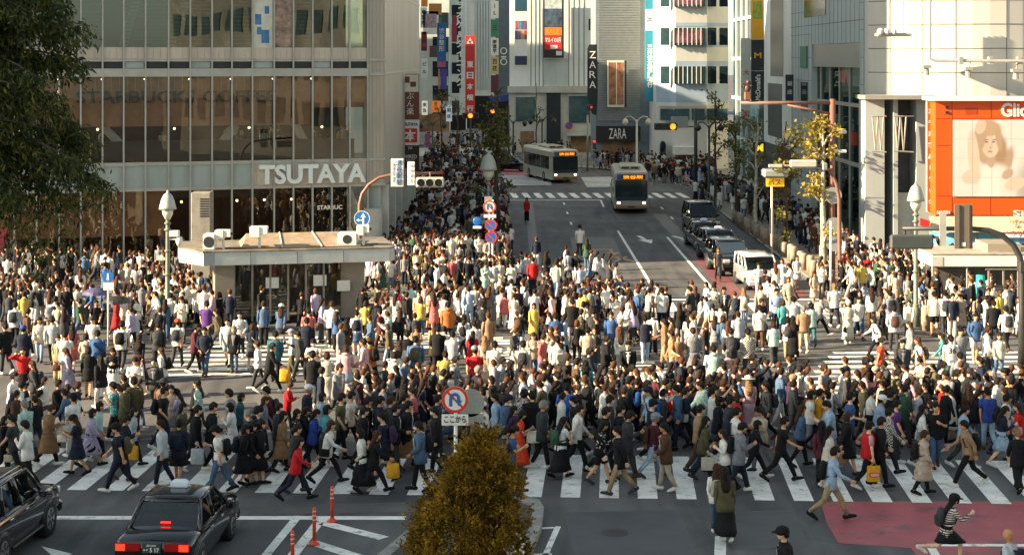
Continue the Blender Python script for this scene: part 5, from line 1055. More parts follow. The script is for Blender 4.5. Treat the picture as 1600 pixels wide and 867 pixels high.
# planter wall and railing on the right plaza
r = empty('planter_wall', (PX(1550, 73.5), 73.5, .13), 'low tiled planter wall with metal rail at the right edge', 'wall'); MB().rbox(PX(1528, 73.5), PX(1680, 73.5), 73.5, 75.0, .13, .72, .03).build('wall', cm('wall_tile', '#8f877a', var=.2), r); b = MB()
for x in (1545, 1568, 1591): b.cyl((PX(x, 74.4), 74.4, .7), (PX(x, 74.4), 74.4, 2.0), .05, n=6)
for y in (421, 447): b.cyl((PX(1540, 74.4), 74.4, PZ(y, 74.4)), (PX(1640, 74.4), 74.4, PZ(y, 74.4)), .04, n=6)
b.build('rail', cm('rail_olive', '#6b675a'), r)

# ------------------------------------------------------------------ trees
nrng = np.random.default_rng(5)
def leaf_mesh(name, centers, size, m, parent, droop=0.0, asp=.5, dirs=None):
    n = len(centers); c = np.asarray(centers, float)
    d = nrng.normal(size=(n, 3)) if dirs is None else np.asarray(dirs) + nrng.normal(size=(n, 3)) * .45
    d[:, 2] -= droop; d /= np.linalg.norm(d, axis=1)[:, None]
    q = nrng.normal(size=(n, 3)); s = np.cross(d, q); s /= np.linalg.norm(s, axis=1)[:, None] + 1e-9
    sz = size * nrng.uniform(.55, 1.3, size=(n, 1)); nn = np.cross(d, s)
    v = np.empty((n, 4, 3)); v[:, 0] = c; v[:, 1] = c + d * sz * .5 + s * sz * asp * .5 + nn * sz * .08; v[:, 2] = c + d * sz; v[:, 3] = c + d * sz * .5 - s * sz * asp * .5 + nn * sz * .08
    o = wloc(parent); v -= np.array([o.x, o.y, o.z])
    me = bpy.data.meshes.new(name); me.vertices.add(n * 4); me.vertices.foreach_set('co', v.reshape(-1)); me.loops.add(n * 4); me.loops.foreach_set('vertex_index', np.arange(n * 4, dtype=np.int32)); me.polygons.add(n); me.polygons.foreach_set('loop_start', np.arange(0, n * 4, 4, dtype=np.int32)); me.update(calc_edges=True)
    me.materials.append(m); ob = bpy.data.objects.new(name, me); COL.objects.link(ob); ob.parent = parent; return ob
def leaf_mat(name, c1, c2, c3):
    m, t, b = new_mat(name); N = t.nodes.new; L = t.links.new
    g_ = N('ShaderNodeNewGeometry'); rp = N('ShaderNodeValToRGB'); rp.color_ramp.elements[0].color = lin(c1) + (1,); rp.color_ramp.elements[1].color = lin(c3) + (1,); e = rp.color_ramp.elements.new(.5); e.color = lin(c2) + (1,)
    nz = N('ShaderNodeTexNoise'); nz.inputs['Scale'].default_value = 2.2; nz.inputs['Detail'].default_value = 3; tc = N('ShaderNodeTexCoord'); L(tc.outputs['Object'], nz.inputs[0])
    ad = N('ShaderNodeMath'); ad.operation = 'MULTIPLY_ADD'; ad.inputs[1].default_value = .5; L(g_.outputs['Random Per Island'], ad.inputs[0]); sb_ = N('ShaderNodeMath'); sb_.operation = 'MULTIPLY_ADD'; sb_.inputs[1].default_value = 1.4; sb_.inputs[2].default_value = -.45; L(nz.outputs[0], sb_.inputs[0]); L(sb_.outputs[0], ad.inputs[2])
    L(ad.outputs[0], rp.inputs[0]); L(rp.outputs[0], b.inputs['Base Color']); b.inputs['Roughness'].default_value = .6; b.inputs['Specular IOR Level'].default_value = .3
    tr = N('ShaderNodeBsdfTranslucent'); L(rp.outputs[0], tr.inputs[0]); mx = N('ShaderNodeMixShader'); mx.inputs[0].default_value = .3; L(b.outputs[0], mx.inputs[1]); L(tr.outputs[0], mx.inputs[2]); out = [n for n in t.nodes if n.type == 'OUTPUT_MATERIAL'][0]; L(mx.outputs[0], out.inputs[0]); return m
BARK = mat('bark', '#4a3d31', .9, var=.35, scale=6, bump=.4); PLANE = mat('plane_bark', '#b3a78c', .85, var=.5, scale=5, bump=.2)
# conifer on the island
CONF = leaf_mat('conifer_leaf', '#2b270e', '#7a5f1a', '#cc9c30')
Y = 37.2; cxp = PX(733, Y); r = empty('conifer', (cxp, Y, .17), 'bushy golden-brown cone-shaped conifer on the traffic island', 'tree'); MB().tube([(cxp, Y, .17), (cxp, Y, 2.6)], [.09, .03], 8).build('trunk', BARK, r)
pts = []; dirs = []; H_ = 2.78
def cone_at(z):                      # outline: wide skirt, shoulders, blunt lumpy top leaning to the right
    f = z / H_; return np.interp(f, [0, .12, .35, .6, .8, .93, 1], [1.02, 1.22, 1.12, .86, .55, .30, .08]), np.interp(f, [0, .5, 1], [-.10, .06, .30])
for k in range(330):
    z = .12 + (H_ - .15) * nrng.random() ** 1.15; rr, ox = cone_at(z); rr *= .93; a = nrng.random() * 2 * math.pi; rad = rr * (.50 + .5 * math.sqrt(nrng.random())) * (1 + .20 * math.sin(3 * a + z * 4) + .13 * math.sin(7 * a - z * 5)); br = .10 + .12 * nrng.random()
    c = np.array([cxp + ox + math.cos(a) * rad, Y + math.sin(a) * rad, .17 + z]); n = 210; u = nrng.normal(size=(n, 3)); u /= np.linalg.norm(u, axis=1)[:, None]
    p = c + u * br * (.55 + .5 * nrng.random((n, 1))) * np.array([1, 1, 1.15]); pts.append(p); dirs.append(u * .8 + np.array([math.cos(a) * .4, math.sin(a) * .4, .5]))
for k in range(260):                 # stray tips that break the outline
    z = .1 + (H_ + .02) * nrng.random(); rr, ox = cone_at(min(z, H_)); a = nrng.random() * 2 * math.pi; d = np.array([math.cos(a), math.sin(a), .7]); t = np.linspace(0, .22 + .12 * nrng.random(), 16)[:, None]
    pts.append(np.array([cxp + ox + math.cos(a) * rr * .97, Y + math.sin(a) * rr * .97, .17 + z]) + d * t + nrng.normal(size=(16, 3)) * .018); dirs.append(np.repeat(d[None], 16, 0))
leaf_mesh('crown', np.concatenate(pts), .075, CONF, r, asp=.6, dirs=np.concatenate(dirs))
fl = MB()
for k in range(60): fl.ell((PX(800, 37) + rng.gauss(0, .14), 36.6 + rng.gauss(0, .15), .75 + rng.gauss(0, .22)), (.028, .028, .028), 5, 4)
tag(fl.build('flower', cm('white_petal', '#d9d4c4')), kind='stuff'); bpy.data.objects['flower']['label'] = 'scattered small white flowers at the right foot of the conifer'
# overhanging tree at the left edge
TL = leaf_mat('dark_leaf', '#18220f', '#36431e', '#857a34'); Y = 34
r = empty('overhanging_tree', (-14.5, Y, 0), 'dark drooping tree overhanging the left edge of the view', 'tree')
MB().tube([(-14.5, Y, 0), (-14.2, Y, 4), (-13.6, Y, 8), (-13.0, Y, 12), (-12.6, Y, 15)], [.42, .36, .28, .2, .1], 10).build('trunk', BARK, r, True)
pts = []; dirs = []
def sprays(x0, y0, x1, y1, n):
    a = Vector((PX(x0, Y), Y, PZ(y0, Y))); c = Vector((PX(x1, Y), Y, PZ(y1, Y))); mid = a.lerp(c, .55) + Vector((0, 0, .35)); mid.y += rng.uniform(-.8, .8); c.y += rng.uniform(-1, 1)
    path = [a, a.lerp(mid, .5) + Vector((0, 0, .12)), mid, mid.lerp(c, .6) + Vector((0, 0, .03)), c]; MB().tube(path, [.05, .04, .03, .018, .008], 5).build('branch', BARK, r, True)
    for k in range(n):
        t = .15 + .85 * rng.random(); i = min(3, int(t * 4)); p = path[i].lerp(path[i + 1], t * 4 - i); L_ = .18 + .55 * rng.random() * (1 - .3 * t)
        for j in range(16):
            f = j / 15; q = p + Vector((rng.gauss(0, .10) + .05 * f, rng.gauss(0, .16), -L_ * f + rng.gauss(0, .035)))
            pts.append(q); dirs.append((rng.gauss(.15, .3), rng.gauss(0, .3), -.75))
for (x0, y0, x1, y1, n) in ((-150, 60, 130, 40, 110), (-150, 20, 115, 8, 110), (-150, 110, 120, 95, 110), (-150, 150, 110, 150, 100), (-150, 170, 118, 200, 110), (-150, 190, 150, 262, 120), (-150, 190, 128, 225, 110), (-150, 230, 162, 290, 80), (-150, 240, 60, 300, 100), (-150, 200, 20, 250, 110), (-150, 120, 40, 160, 110), (-150, 60, 50, 90, 110), (-150, 0, 60, 20, 110), (-150, 30, 20, 40, 110), (-150, 260, 105, 318, 60), (-150, 90, 10, 120, 120), (-150, -20, 100, -25, 110), (-150, 260, 20, 300, 90), (-150, 140, -10, 200, 120), (-150, 60, -10, 80, 120), (-150, 0, -10, 10, 120), (-150, 220, -10, 270, 110), (-150, 210, 70, 262, 100), (-150, 20, 90, 62, 100), (-150, 90, 80, 122, 100)): sprays(x0, y0, x1, y1, n)
def strand(x, ya, yb, n, wd=.12):
    for k in range(n):
        f = rng.random(); pts.append(Vector((PX(x, Y) + rng.gauss(0, wd) * (1 - .4 * f), Y + rng.gauss(0, .3), PZ(ya + (yb - ya) * f, Y)))); dirs.append((rng.gauss(0, .2), rng.gauss(0, .2), -.8))
for x, ya, yb, n in ((58, 290, 440, 260), (40, 270, 395, 170), (98, 270, 412, 190), (10, 280, 385, 200), (150, 250, 330, 110), (85, 260, 350, 120), (25, 250, 350, 240), (120, 240, 330, 160)): strand(x, ya, yb, n)
leaf_mesh('crown', [tuple(p) for p in pts], .15, TL, r, asp=.28, dirs=dirs)
# pollarded street trees
YL = leaf_mat('yellow_leaf', '#565022', '#8a7a2c', '#a8923a'); GL = leaf_mat('olive_leaf', '#3a431c', '#5f602c', '#8e7d34')
def street_tree(x, ybase, ytop, m_bark, m_leaf, label, blobs, r0=.16, lf=.2, Yt=None):
    X, Yp = gp(x, ybase); Yp = Yt or Yp; X = PX(x, Yp); r = empty('street_tree', (X, Yp, .13), label, 'tree'); zt = PZ(ytop, Yp); k = Yp / FPX
    pth = [(X + rng.gauss(0, .05) * (i > 0), Yp, .13 + (zt - .13) * i / 6) for i in range(7)]; MB().tube(pth, [r0 * (1 - .75 * i / 6) for i in range(7)], 9).build('trunk', m_bark, r, True)
    pts = []
    for (bx, by, br, n) in blobs:
        c = Vector((PX(bx, Yp), Yp + rng.gauss(0, .6), PZ(by, Yp))); t = min(1, max(.15, (c.z - .8 - .13) / (zt - .13))); s = Vector((X, Yp, .13 + (zt - .13) * t)); md = s.lerp(c, .5) + Vector((rng.gauss(0, .12), 0, .15))
        lb = MB(); lb.tube([s, md, c], [.06, .045, .03], 6)
        for q in range(4): e = c + Vector((rng.gauss(0, br * k * .7), rng.gauss(0, .4), rng.gauss(.1, br * k * .6))); lb.tube([c, c.lerp(e, .5) + Vector((0, 0, .06)), e], [.03, .02, .01], 5)
        lb.build('branch', m_bark, r, True)
        for q in range(int(n * 1.7)): pts.append((c.x + rng.gauss(0, br * k * .55), c.y + rng.gauss(0, .4), c.z + rng.gauss(0, br * k * .5)))
    leaf_mesh('crown', pts, lf, m_leaf, r, droop=.3, asp=.75); return r
street_tree(1286, 446, 195, PLANE, YL, 'pale mottled plane tree with bright yellow leaf clumps beside the brown mast', [(1275, 200, 14, 120), (1290, 190, 12, 90), (1262, 225, 10, 60), (1305, 205, 9, 50), (1298, 235, 9, 40), (1280, 240, 10, 50), (1280, 280, 10, 50), (1268, 295, 12, 90), (1298, 305, 10, 60), (1290, 360, 7, 40), (1262, 245, 8, 30)], .2)
street_tree(1228, 402, 190, BARK, GL, 'olive-leaved plane tree between bus stop and mast', [(1235, 205, 12, 60), (1225, 235, 14, 80), (1245, 220, 12, 70), (1210, 260, 12, 60), (1238, 270, 12, 60), (1225, 300, 12, 70), (1215, 330, 10, 60), (1245, 245, 10, 40), (1228, 365, 8, 50)], .14)
street_tree(1182, 372, 170, PLANE, GL, 'twisted pale plane tree with sparse olive leaves at the burger signs', [(1165, 190, 12, 60), (1185, 200, 10, 40), (1172, 225, 12, 50), (1160, 250, 12, 60), (1190, 245, 9, 40), (1175, 275, 10, 50), (1195, 290, 9, 40)], .15)
street_tree(1118, 330, 142, BARK, GL, 'thin dark street tree before the bank building', [(1110, 150, 9, 30), (1122, 165, 10, 40), (1108, 185, 9, 35), (1128, 190, 9, 35), (1115, 215, 10, 40), (1132, 225, 8, 30), (1120, 240, 8, 30)], .13)
street_tree(1150, 352, 190, BARK, GL, 'dark street tree behind the twisted plane tree', [(1150, 200, 11, 60), (1142, 225, 11, 60), (1158, 240, 11, 60), (1146, 262, 10, 50), (1140, 200, 8, 40)], .13)
street_tree(777, 372, 130, BARK, GL, 'slim tree with golden olive foliage on the middle pavement edge', [(770, 205, 14, 120), (785, 215, 14, 120), (760, 225, 12, 80), (778, 235, 13, 110), (768, 250, 12, 90), (790, 245, 10, 60), (775, 195, 12, 70), (795, 290, 8, 50), (772, 270, 10, 50), (785, 180, 12, 40), (765, 165, 12, 26), (778, 145, 9, 18), (745, 295, 8, 40), (752, 200, 9, 40)], .14, Yt=105)
street_tree(838, 236, 130, BARK, GL, 'small bare street tree before the white ribbed store', [(835, 160, 8, 18), (845, 172, 8, 18), (832, 180, 8, 14), (842, 188, 8, 20)], .1, Yt=192)
street_tree(690, 238, 145, BARK, GL, 'dim street tree in the far left street', [(688, 150, 9, 24), (695, 165, 9, 24), (684, 172, 8, 20), (700, 150, 7, 16)], .12, Yt=200)
street_tree(715, 242, 150, BARK, GL, 'small street tree left of the red bank banner', [(712, 160, 8, 20), (718, 172, 8, 20), (708, 178, 8, 16)], .1, Yt=198)
# ------------------------------------------------------------------ vehicles (built in local space: nose along +x)
BLK = mat('black_car_paint', '#070708', .16, var=.0, spec=.4, coat=.6); SIL = mat('silver_car_paint', '#c3c2bf', .25, metal=.25, var=.0, coat=.8); DGR = mat('dark_olive_car_paint', '#1a1a17', .14, var=.0, coat=1.0)
CGL = glass_mat('car_glass', '#6a7876', .05, .01, .4); TYR = mat('tyre_rubber', '#141414', .85, var=.15); RIM = mat('wheel_rim', '#9a9a98', .3, metal=.8, var=.05); CHR = mat('chrome', '#c9c7c0', .12, metal=1, var=0); SEAT = mat('car_seat', '#7d8a8e', .8); PLAS = mat('black_plastic', '#161616', .5)
TAILR = mat('tail_light_red', '#8a100c', .2, var=0, emit=.12); BRAKE = mat('brake_light', '#ff2a14', .3, var=0, emit=3.0); HEADL = mat('head_lamp', '#d8dad6', .1, var=0, metal=.3); HEADON = mat('head_lamp_lit', '#fff0c8', .2, var=0, emit=9.0)
def loft(b, secs, cap=True):
    n = len(secs[0]); o = len(b.v)
    b.v += [tuple(p) for s in secs for p in s]
    for i in range(len(secs) - 1):
        for k in range(n): k2 = (k + 1) % n; b.f.append((o + i * n + k, o + i * n + k2, o + (i + 1) * n + k2, o + (i + 1) * n + k))
    if cap: b.f.append(tuple(o + k for k in reversed(range(n)))); b.f.append(tuple(o + (len(secs) - 1) * n + k for k in range(n)))
    return b
def car(name, label, cat, S, pos, ang, paint, group=None, taxi=None, plate=None, lit=False, rails=False):
    root = empty(name, pos, label, cat, group)
    L_, W, zb, belt, roof = S['L'], S['W'] / 2, S['zb'], S['belt'], S['roof']
    secs = []
    for (x, zt, ww) in S['body']:
        w_ = W * ww; secs.append([(x, -w_ * .86, zb), (x, -w_ * .97, zb + .10), (x, -w_, zb + (zt - zb) * .45), (x, -w_ * .985, zt - .16), (x, -w_ * .95, zt - .05), (x, -w_ * .84, zt), (x, 0, zt + S.get('crown', .025)), (x, w_ * .84, zt), (x, w_ * .95, zt - .05), (x, w_ * .985, zt - .16), (x, w_, zb + (zt - zb) * .45), (x, w_ * .97, zb + .10), (x, w_ * .86, zb)])
    body = loft(MB(), secs).build('body', paint, root, True, True)
    # cabin: corner points of the glasshouse
    xb0, xr0, xr1, xb1 = S['cab']      # rear base, rear roof, front roof, front base
    wb, wr = W * .93, W * S.get('tuck', .76); zt = roof
    A = {'rb': (xb0, wb, belt), 'rr': (xr0, wr, zt - .05), 'fr': (xr1, wr, zt - .05), 'fb': (xb1, wb, belt)}
    def P(k, s): x, y, z = A[k]; return Vector((x, y * s, z))
    cb = MB()
    for s in (-1, 1): cb.add([P('rb', s), P('fb', s), P('fr', s), P('rr', s)], [(0, 1, 2, 3)])
    cb.add([P('rb', -1), P('rb', 1), P('rr', 1), P('rr', -1)], [(0, 1, 2, 3)]); cb.add([P('fb', -1), P('fb', 1), P('fr', 1), P('fr', -1)], [(0, 1, 2, 3)])
    secs = []
    for (x, d, ws) in ((xr0 - .06, -.045, .97), (xr0 + .12, .0, 1), ((xr0 + xr1) / 2, .03, 1.01), (xr1 - .12, .005, 1), (xr1 + .06, -.045, .97)):
        w_ = wr * ws; secs.append([(x, -w_, zt - .07 + min(0, d)), (x, -w_ * .93, zt - .01 + d), (x, -w_ * .5, zt + .02 + d), (x, w_ * .5, zt + .02 + d), (x, w_ * .93, zt - .01 + d), (x, w_, zt - .07 + min(0, d))])
    rf = loft(MB(), secs).build('roof', paint, root, True, True)
    # pillars as bars, windows as panes, dark inside
    pl = MB()
    for s in (-1, 1):
        for a, c in (('rb', 'rr'), ('fb', 'fr')): pl.tube([P(a, s), P(c, s)], [.055, .045], 6)
        pl.tube([P('rr', s), P('fr', s)], .04, 6); pl.tube([P('rb', s), P('fb', s)], .04, 6)
        for t in S.get('bp', (.5,)): pl.tube([P('rb', s).lerp(P('fb', s), t), P('rr', s).lerp(P('fr', s), t)], .045, 6)
    pl.build('pillar', paint, root, True, True)
    def pane(nm, a, c, d, e): MB().add([a, c, d, e], [(0, 1, 2, 3)]).build(nm, CGL, root, False, True)
    pane('rear_window', P('rb', -1), P('rb', 1), P('rr', 1), P('rr', -1)); pane('windscreen', P('fb', -1), P('fb', 1), P('fr', 1), P('fr', -1))
    for s in (-1, 1): pane('side_window', P('rb', s), P('fb', s), P('fr', s), P('rr', s))
    MB().box(xb0 + .05, xb1 - .05, -wb * .93, wb * .93, belt - .28, belt - .24).build('interior', PLAS, root, local=True)
    st = MB()
    for x in S.get('seats', ()):
        for y in (-.38, .38): st.rbox(x - .08, x + .08, y - .26, y + .26, belt - .25, belt + .2, .05); st.rbox(x - .05, x + .07, y - .14, y + .14, belt + .2, belt + .42, .04)
    if st.v: st.build('seat', SEAT, root, local=True)
    wl = MB().tube([(S['cab'][3] - .55, .36 + .17 * math.cos(2 * math.pi * k / 12), belt + .03 + .17 * math.sin(2 * math.pi * k / 12)) for k in range(13)], .015, 5).build('steering_wheel', PLAS, root, True, True)
    r_ = S['wr']
    for x in S['axles']:
        for s in (-1, 1):
            wh = MB().tube([(x, s * (W - .24), r_), (x, s * (W - .20), r_), (x, s * (W - .02), r_), (x, s * (W + .015), r_)], [r_ * .9, r_, r_, r_ * .9], 24, ref=(1, 0, 0)).build('wheel', TYR, root, True, True)
            rm = MB().tube([(x, s * (W + .016), r_), (x, s * (W + .022), r_)], [r_ * .64, r_ * .6], 20, ref=(1, 0, 0))
            rim = rm.build('rim', RIM, root, local=True); rim.parent = wh
            sp = MB()
            for k in range(6):
                a = 2 * math.pi * k / 6; sp.box(-.02, .02, s * .023 + W * s, s * .03 + W * s, r_ * .16, r_ * .55); M = Matrix.Translation((x, 0, r_)) @ Matrix.Rotation(a, 4, 'Y'); vs = sp.v[-8:]; sp.v[-8:] = [tuple(M @ Vector(v)) for v in vs]
            spo = sp.build('spoke', PLAS, root, local=True); spo.parent = wh
            MB().tube([(x, s * (W - .30), r_ + .0), (x, s * (W + .004), r_)], r_ * 1.13, 24, ref=(1, 0, 0)).build('wheel_arch', PLAS, root, True, True)
    xf, xr = S['body'][-1][0], S['body'][0][0]
    zl = S.get('zl', .68)
    for s in (-1, 1):
        y0, y1 = sorted((s * W * .50, s * W * .90))
        MB().rbox(xf - .12, xf + .03, y0, y1, zl - .02, zl + .16, .03).build('headlight', HEADON if lit else HEADL, root, local=True)
        y0, y1 = sorted((s * W * .30, s * W * .93))
        tl = MB().rbox(xr - .035, xr + .06, y0, y1, S.get('zt', .74), S.get('zt', .74) + .17, .015).build('tail_light', TAILR, root, local=True)
        if taxi == 'rear': yb = s * W * .80; MB().rbox(xr - .045, xr - .036, yb - .10, yb + .10, .755, .895, .004).build('brake_lamp', BRAKE, root, local=True)
        MB().rbox(S['cab'][3] - .42, S['cab'][3] - .22, s * (W + .10) - .09, s * (W + .10) + .09, belt - .03, belt + .13, .03).build('wing_mirror', paint, root, local=True)
        for x in ((S['cab'][0] + S['cab'][3]) / 2 - .35, (S['cab'][0] + S['cab'][3]) / 2 + .6): MB().rbox(x - .1, x + .1, s * W * .985 - .02, s * W * .985 + .02, belt - .15, belt - .11, .008).build('door_handle', CHR, root, local=True)
    MB().rbox(xr - .08, xr + .1, -W * .95, W * .95, zb + .02, zb + .3, .05).build('rear_bumper', paint, root, local=True); MB().rbox(xf - .1, xf + .07, -W * .95, W * .95, zb + .02, zb + .28, .05).build('front_bumper', paint, root, local=True)
    MB().rbox(xf - .02, xf + .035, -W * .46, W * .46, zl - .02, zl + .13, .01).build('grille', CHR if taxi else PLAS, root, local=True)
    MB().rbox(xr - .09, xr - .082, -W * .95, W * .95, zb + .28, zb + .32, .002).build('trim', CHR, root, local=True)
    for xx, sg_ in ((xr - .06, -1), (xf + .075, 1)):
        p_ = MB().rbox(min(xx, xx + sg_ * .02), max(xx, xx + sg_ * .02), -.2, .2, .72 if sg_ < 0 else .38, .93 if sg_ < 0 else .56, .004).build('number_plate', cm('plate_green', '#123a2c') if taxi else SIGW, root, local=True)
        if plate and sg_ < 0:
            t = fit_text('あ', (xx - .026, .15, .79), (0, -1, 0), UZ, .04, .04, .006, .01).build('lettering', LW, root, local=True); t.parent = p_
            t = fit_text(plate, (xx - .026, -.03, .79), (0, -1, 0), UZ, .27, .09, .006, .02).build('lettering', LW, root, local=True); t.parent = p_
            t = fit_text('品川500', (xx - .026, 0, .885), (0, -1, 0), UZ, .2, .045, .006, .01).build('lettering', LW, root, local=True); t.parent = p_
    if taxi:
        b = MB().tube([(S['tx'], 0, roof + .02), (S['tx'], 0, roof + .06)], [.09, .09], 10).build('lamp_foot', PLAS, root, local=True)
        lm_ = loft(MB(), [[(S['tx'] - .09 * q, -.20 * q, roof + z), (S['tx'] - .09 * q, .20 * q, roof + z), (S['tx'] + .09 * q, .20 * q, roof + z), (S['tx'] + .09 * q, -.20 * q, roof + z)] for q, z in ((.9, .06), (1, .10), (.95, .17), (.6, .22))]).build('roof_lamp', cm('roof_lamp_blue', '#c7cfdb'), root, local=True)
        if taxi == 'rear': MB().rbox(S['cab'][0] + .12, S['cab'][0] + .16, -.11, .11, belt + .12, belt + .16, .008).build('high_brake_lamp', BRAKE, root, local=True)
    if rails:
        for s in (-1, 1): MB().tube([(xr0 + .1, s * wr * .9, roof + .0), (xr0 + .2, s * wr * .9, roof + .07), (xr1 - .2, s * wr * .9, roof + .07), (xr1 - .1, s * wr * .9, roof)], .02, 6).build('roof_rail', CHR, root, True, True)
        for s in (-1, 1): MB().rbox(-1.0, .9, s * W - .06, s * W + .1, zb + .03, zb + .09, .02).build('side_step', PLAS, root, local=True)
    root.rotation_euler = (0, 0, ang); return root
SEDAN = dict(L=4.7, W=1.695, zb=.2, belt=.93, roof=1.50, body=[(-2.33, .90, .93), (-2.28, .97, .98), (-1.5, .995, 1), (-.8, .97, 1), (.9, .95, 1), (1.6, .90, .99), (2.15, .84, .97), (2.32, .74, .92)], cab=(-1.42, -.80, .38, 1.05), wr=.315, axles=(-1.42, 1.36), seats=(-.75, .25), tx=-.1, zl=.58)
SUV = dict(L=4.8, W=1.9, zb=.32, belt=1.12, roof=1.86, body=[(-2.35, 1.05, .95), (-2.28, 1.12, .99), (-1.5, 1.14, 1), (.8, 1.13, 1), (1.5, 1.10, .99), (2.1, 1.04, .97), (2.36, .9, .90)], cab=(-2.2, -1.95, .3, 1.05), wr=.40, axles=(-1.42, 1.42), seats=(-.9, .25), zl=.78, tuck=.82, bp=(.3, .62), tx=0)
VAN = dict(L=3.6, W=1.62, zb=.22, belt=.98, roof=1.60, body=[(-1.75, .90, .96), (-1.7, .99, .99), (.5, .99, 1), (1.2, .95, .99), (1.62, .88, .96), (1.76, .72, .9)], cab=(-1.68, -1.55, .55, 1.3), wr=.29, axles=(-1.15, 1.2), seats=(-.6, .4), zl=.56, tuck=.88, bp=(.35, .66), tx=0)
car('taxi', 'black taxi sedan with lit red tail lights and 517 plate in the foreground', 'taxi', SEDAN, (-7.42, 38.75, .0), R(90 - 4), BLK, taxi='rear', plate='・5 17')
car('parked_car', 'dark four-wheel-drive wagon cut by the left edge of the picture', 'car', SUV, (-11.85, 39.0, 0), R(90 - 5), DGR, rails=True)
qd = R(-90)
def qpos(x, y, dy): X, Y_ = gp(x, y); return (X, Y_ + dy, 0)
G_ = 'cars queued along the right kerb'
car('van', 'small silver van at the head of the kerbside queue', 'van', VAN, qpos(1190, 455, 1.8), qd + R(4), SIL, G_)
car('parked_car', 'black people carrier second in the kerbside queue behind the silver van', 'car', {**SUV, 'roof': 1.7, 'L': 4.6, 'W': 1.78}, qpos(1148, 434, 2.3), qd + R(5), BLK, G_)
car('taxi', 'black taxi with roof lamp third in the kerbside queue', 'taxi', {**SUV, 'roof': 1.68, 'W': 1.75}, qpos(1130, 414, 2.3), qd + R(5), BLK, G_, taxi='front')
car('taxi', 'black taxi sedan fourth in the kerbside queue', 'taxi', SEDAN, qpos(1107, 393, 2.3), qd + R(5), BLK, G_, taxi='front')
car('van', 'tall black van last in the kerbside queue with sunlit roof', 'van', {**SUV, 'roof': 1.95, 'W': 1.8}, qpos(1101, 369, 2.3), qd + R(4), BLK, G_)
car('taxi', 'black taxi far off left of the white bus', 'taxi', SEDAN, (PX(800, 172), 172, 0), R(-20), BLK, taxi='front')
BUSW = mat('bus_cream', '#aaa592', .35, var=.06, coat=.4); BUSP = mat('bus_mauve', '#8f6c86', .35, var=.06); BUSO = mat('bus_orange_stripe', '#96683c', .4); LED = mat('led_orange', '#ff8a1c', .5, var=0, emit=2.2); BGL = glass_mat('bus_glass', '#3b4645', .14)
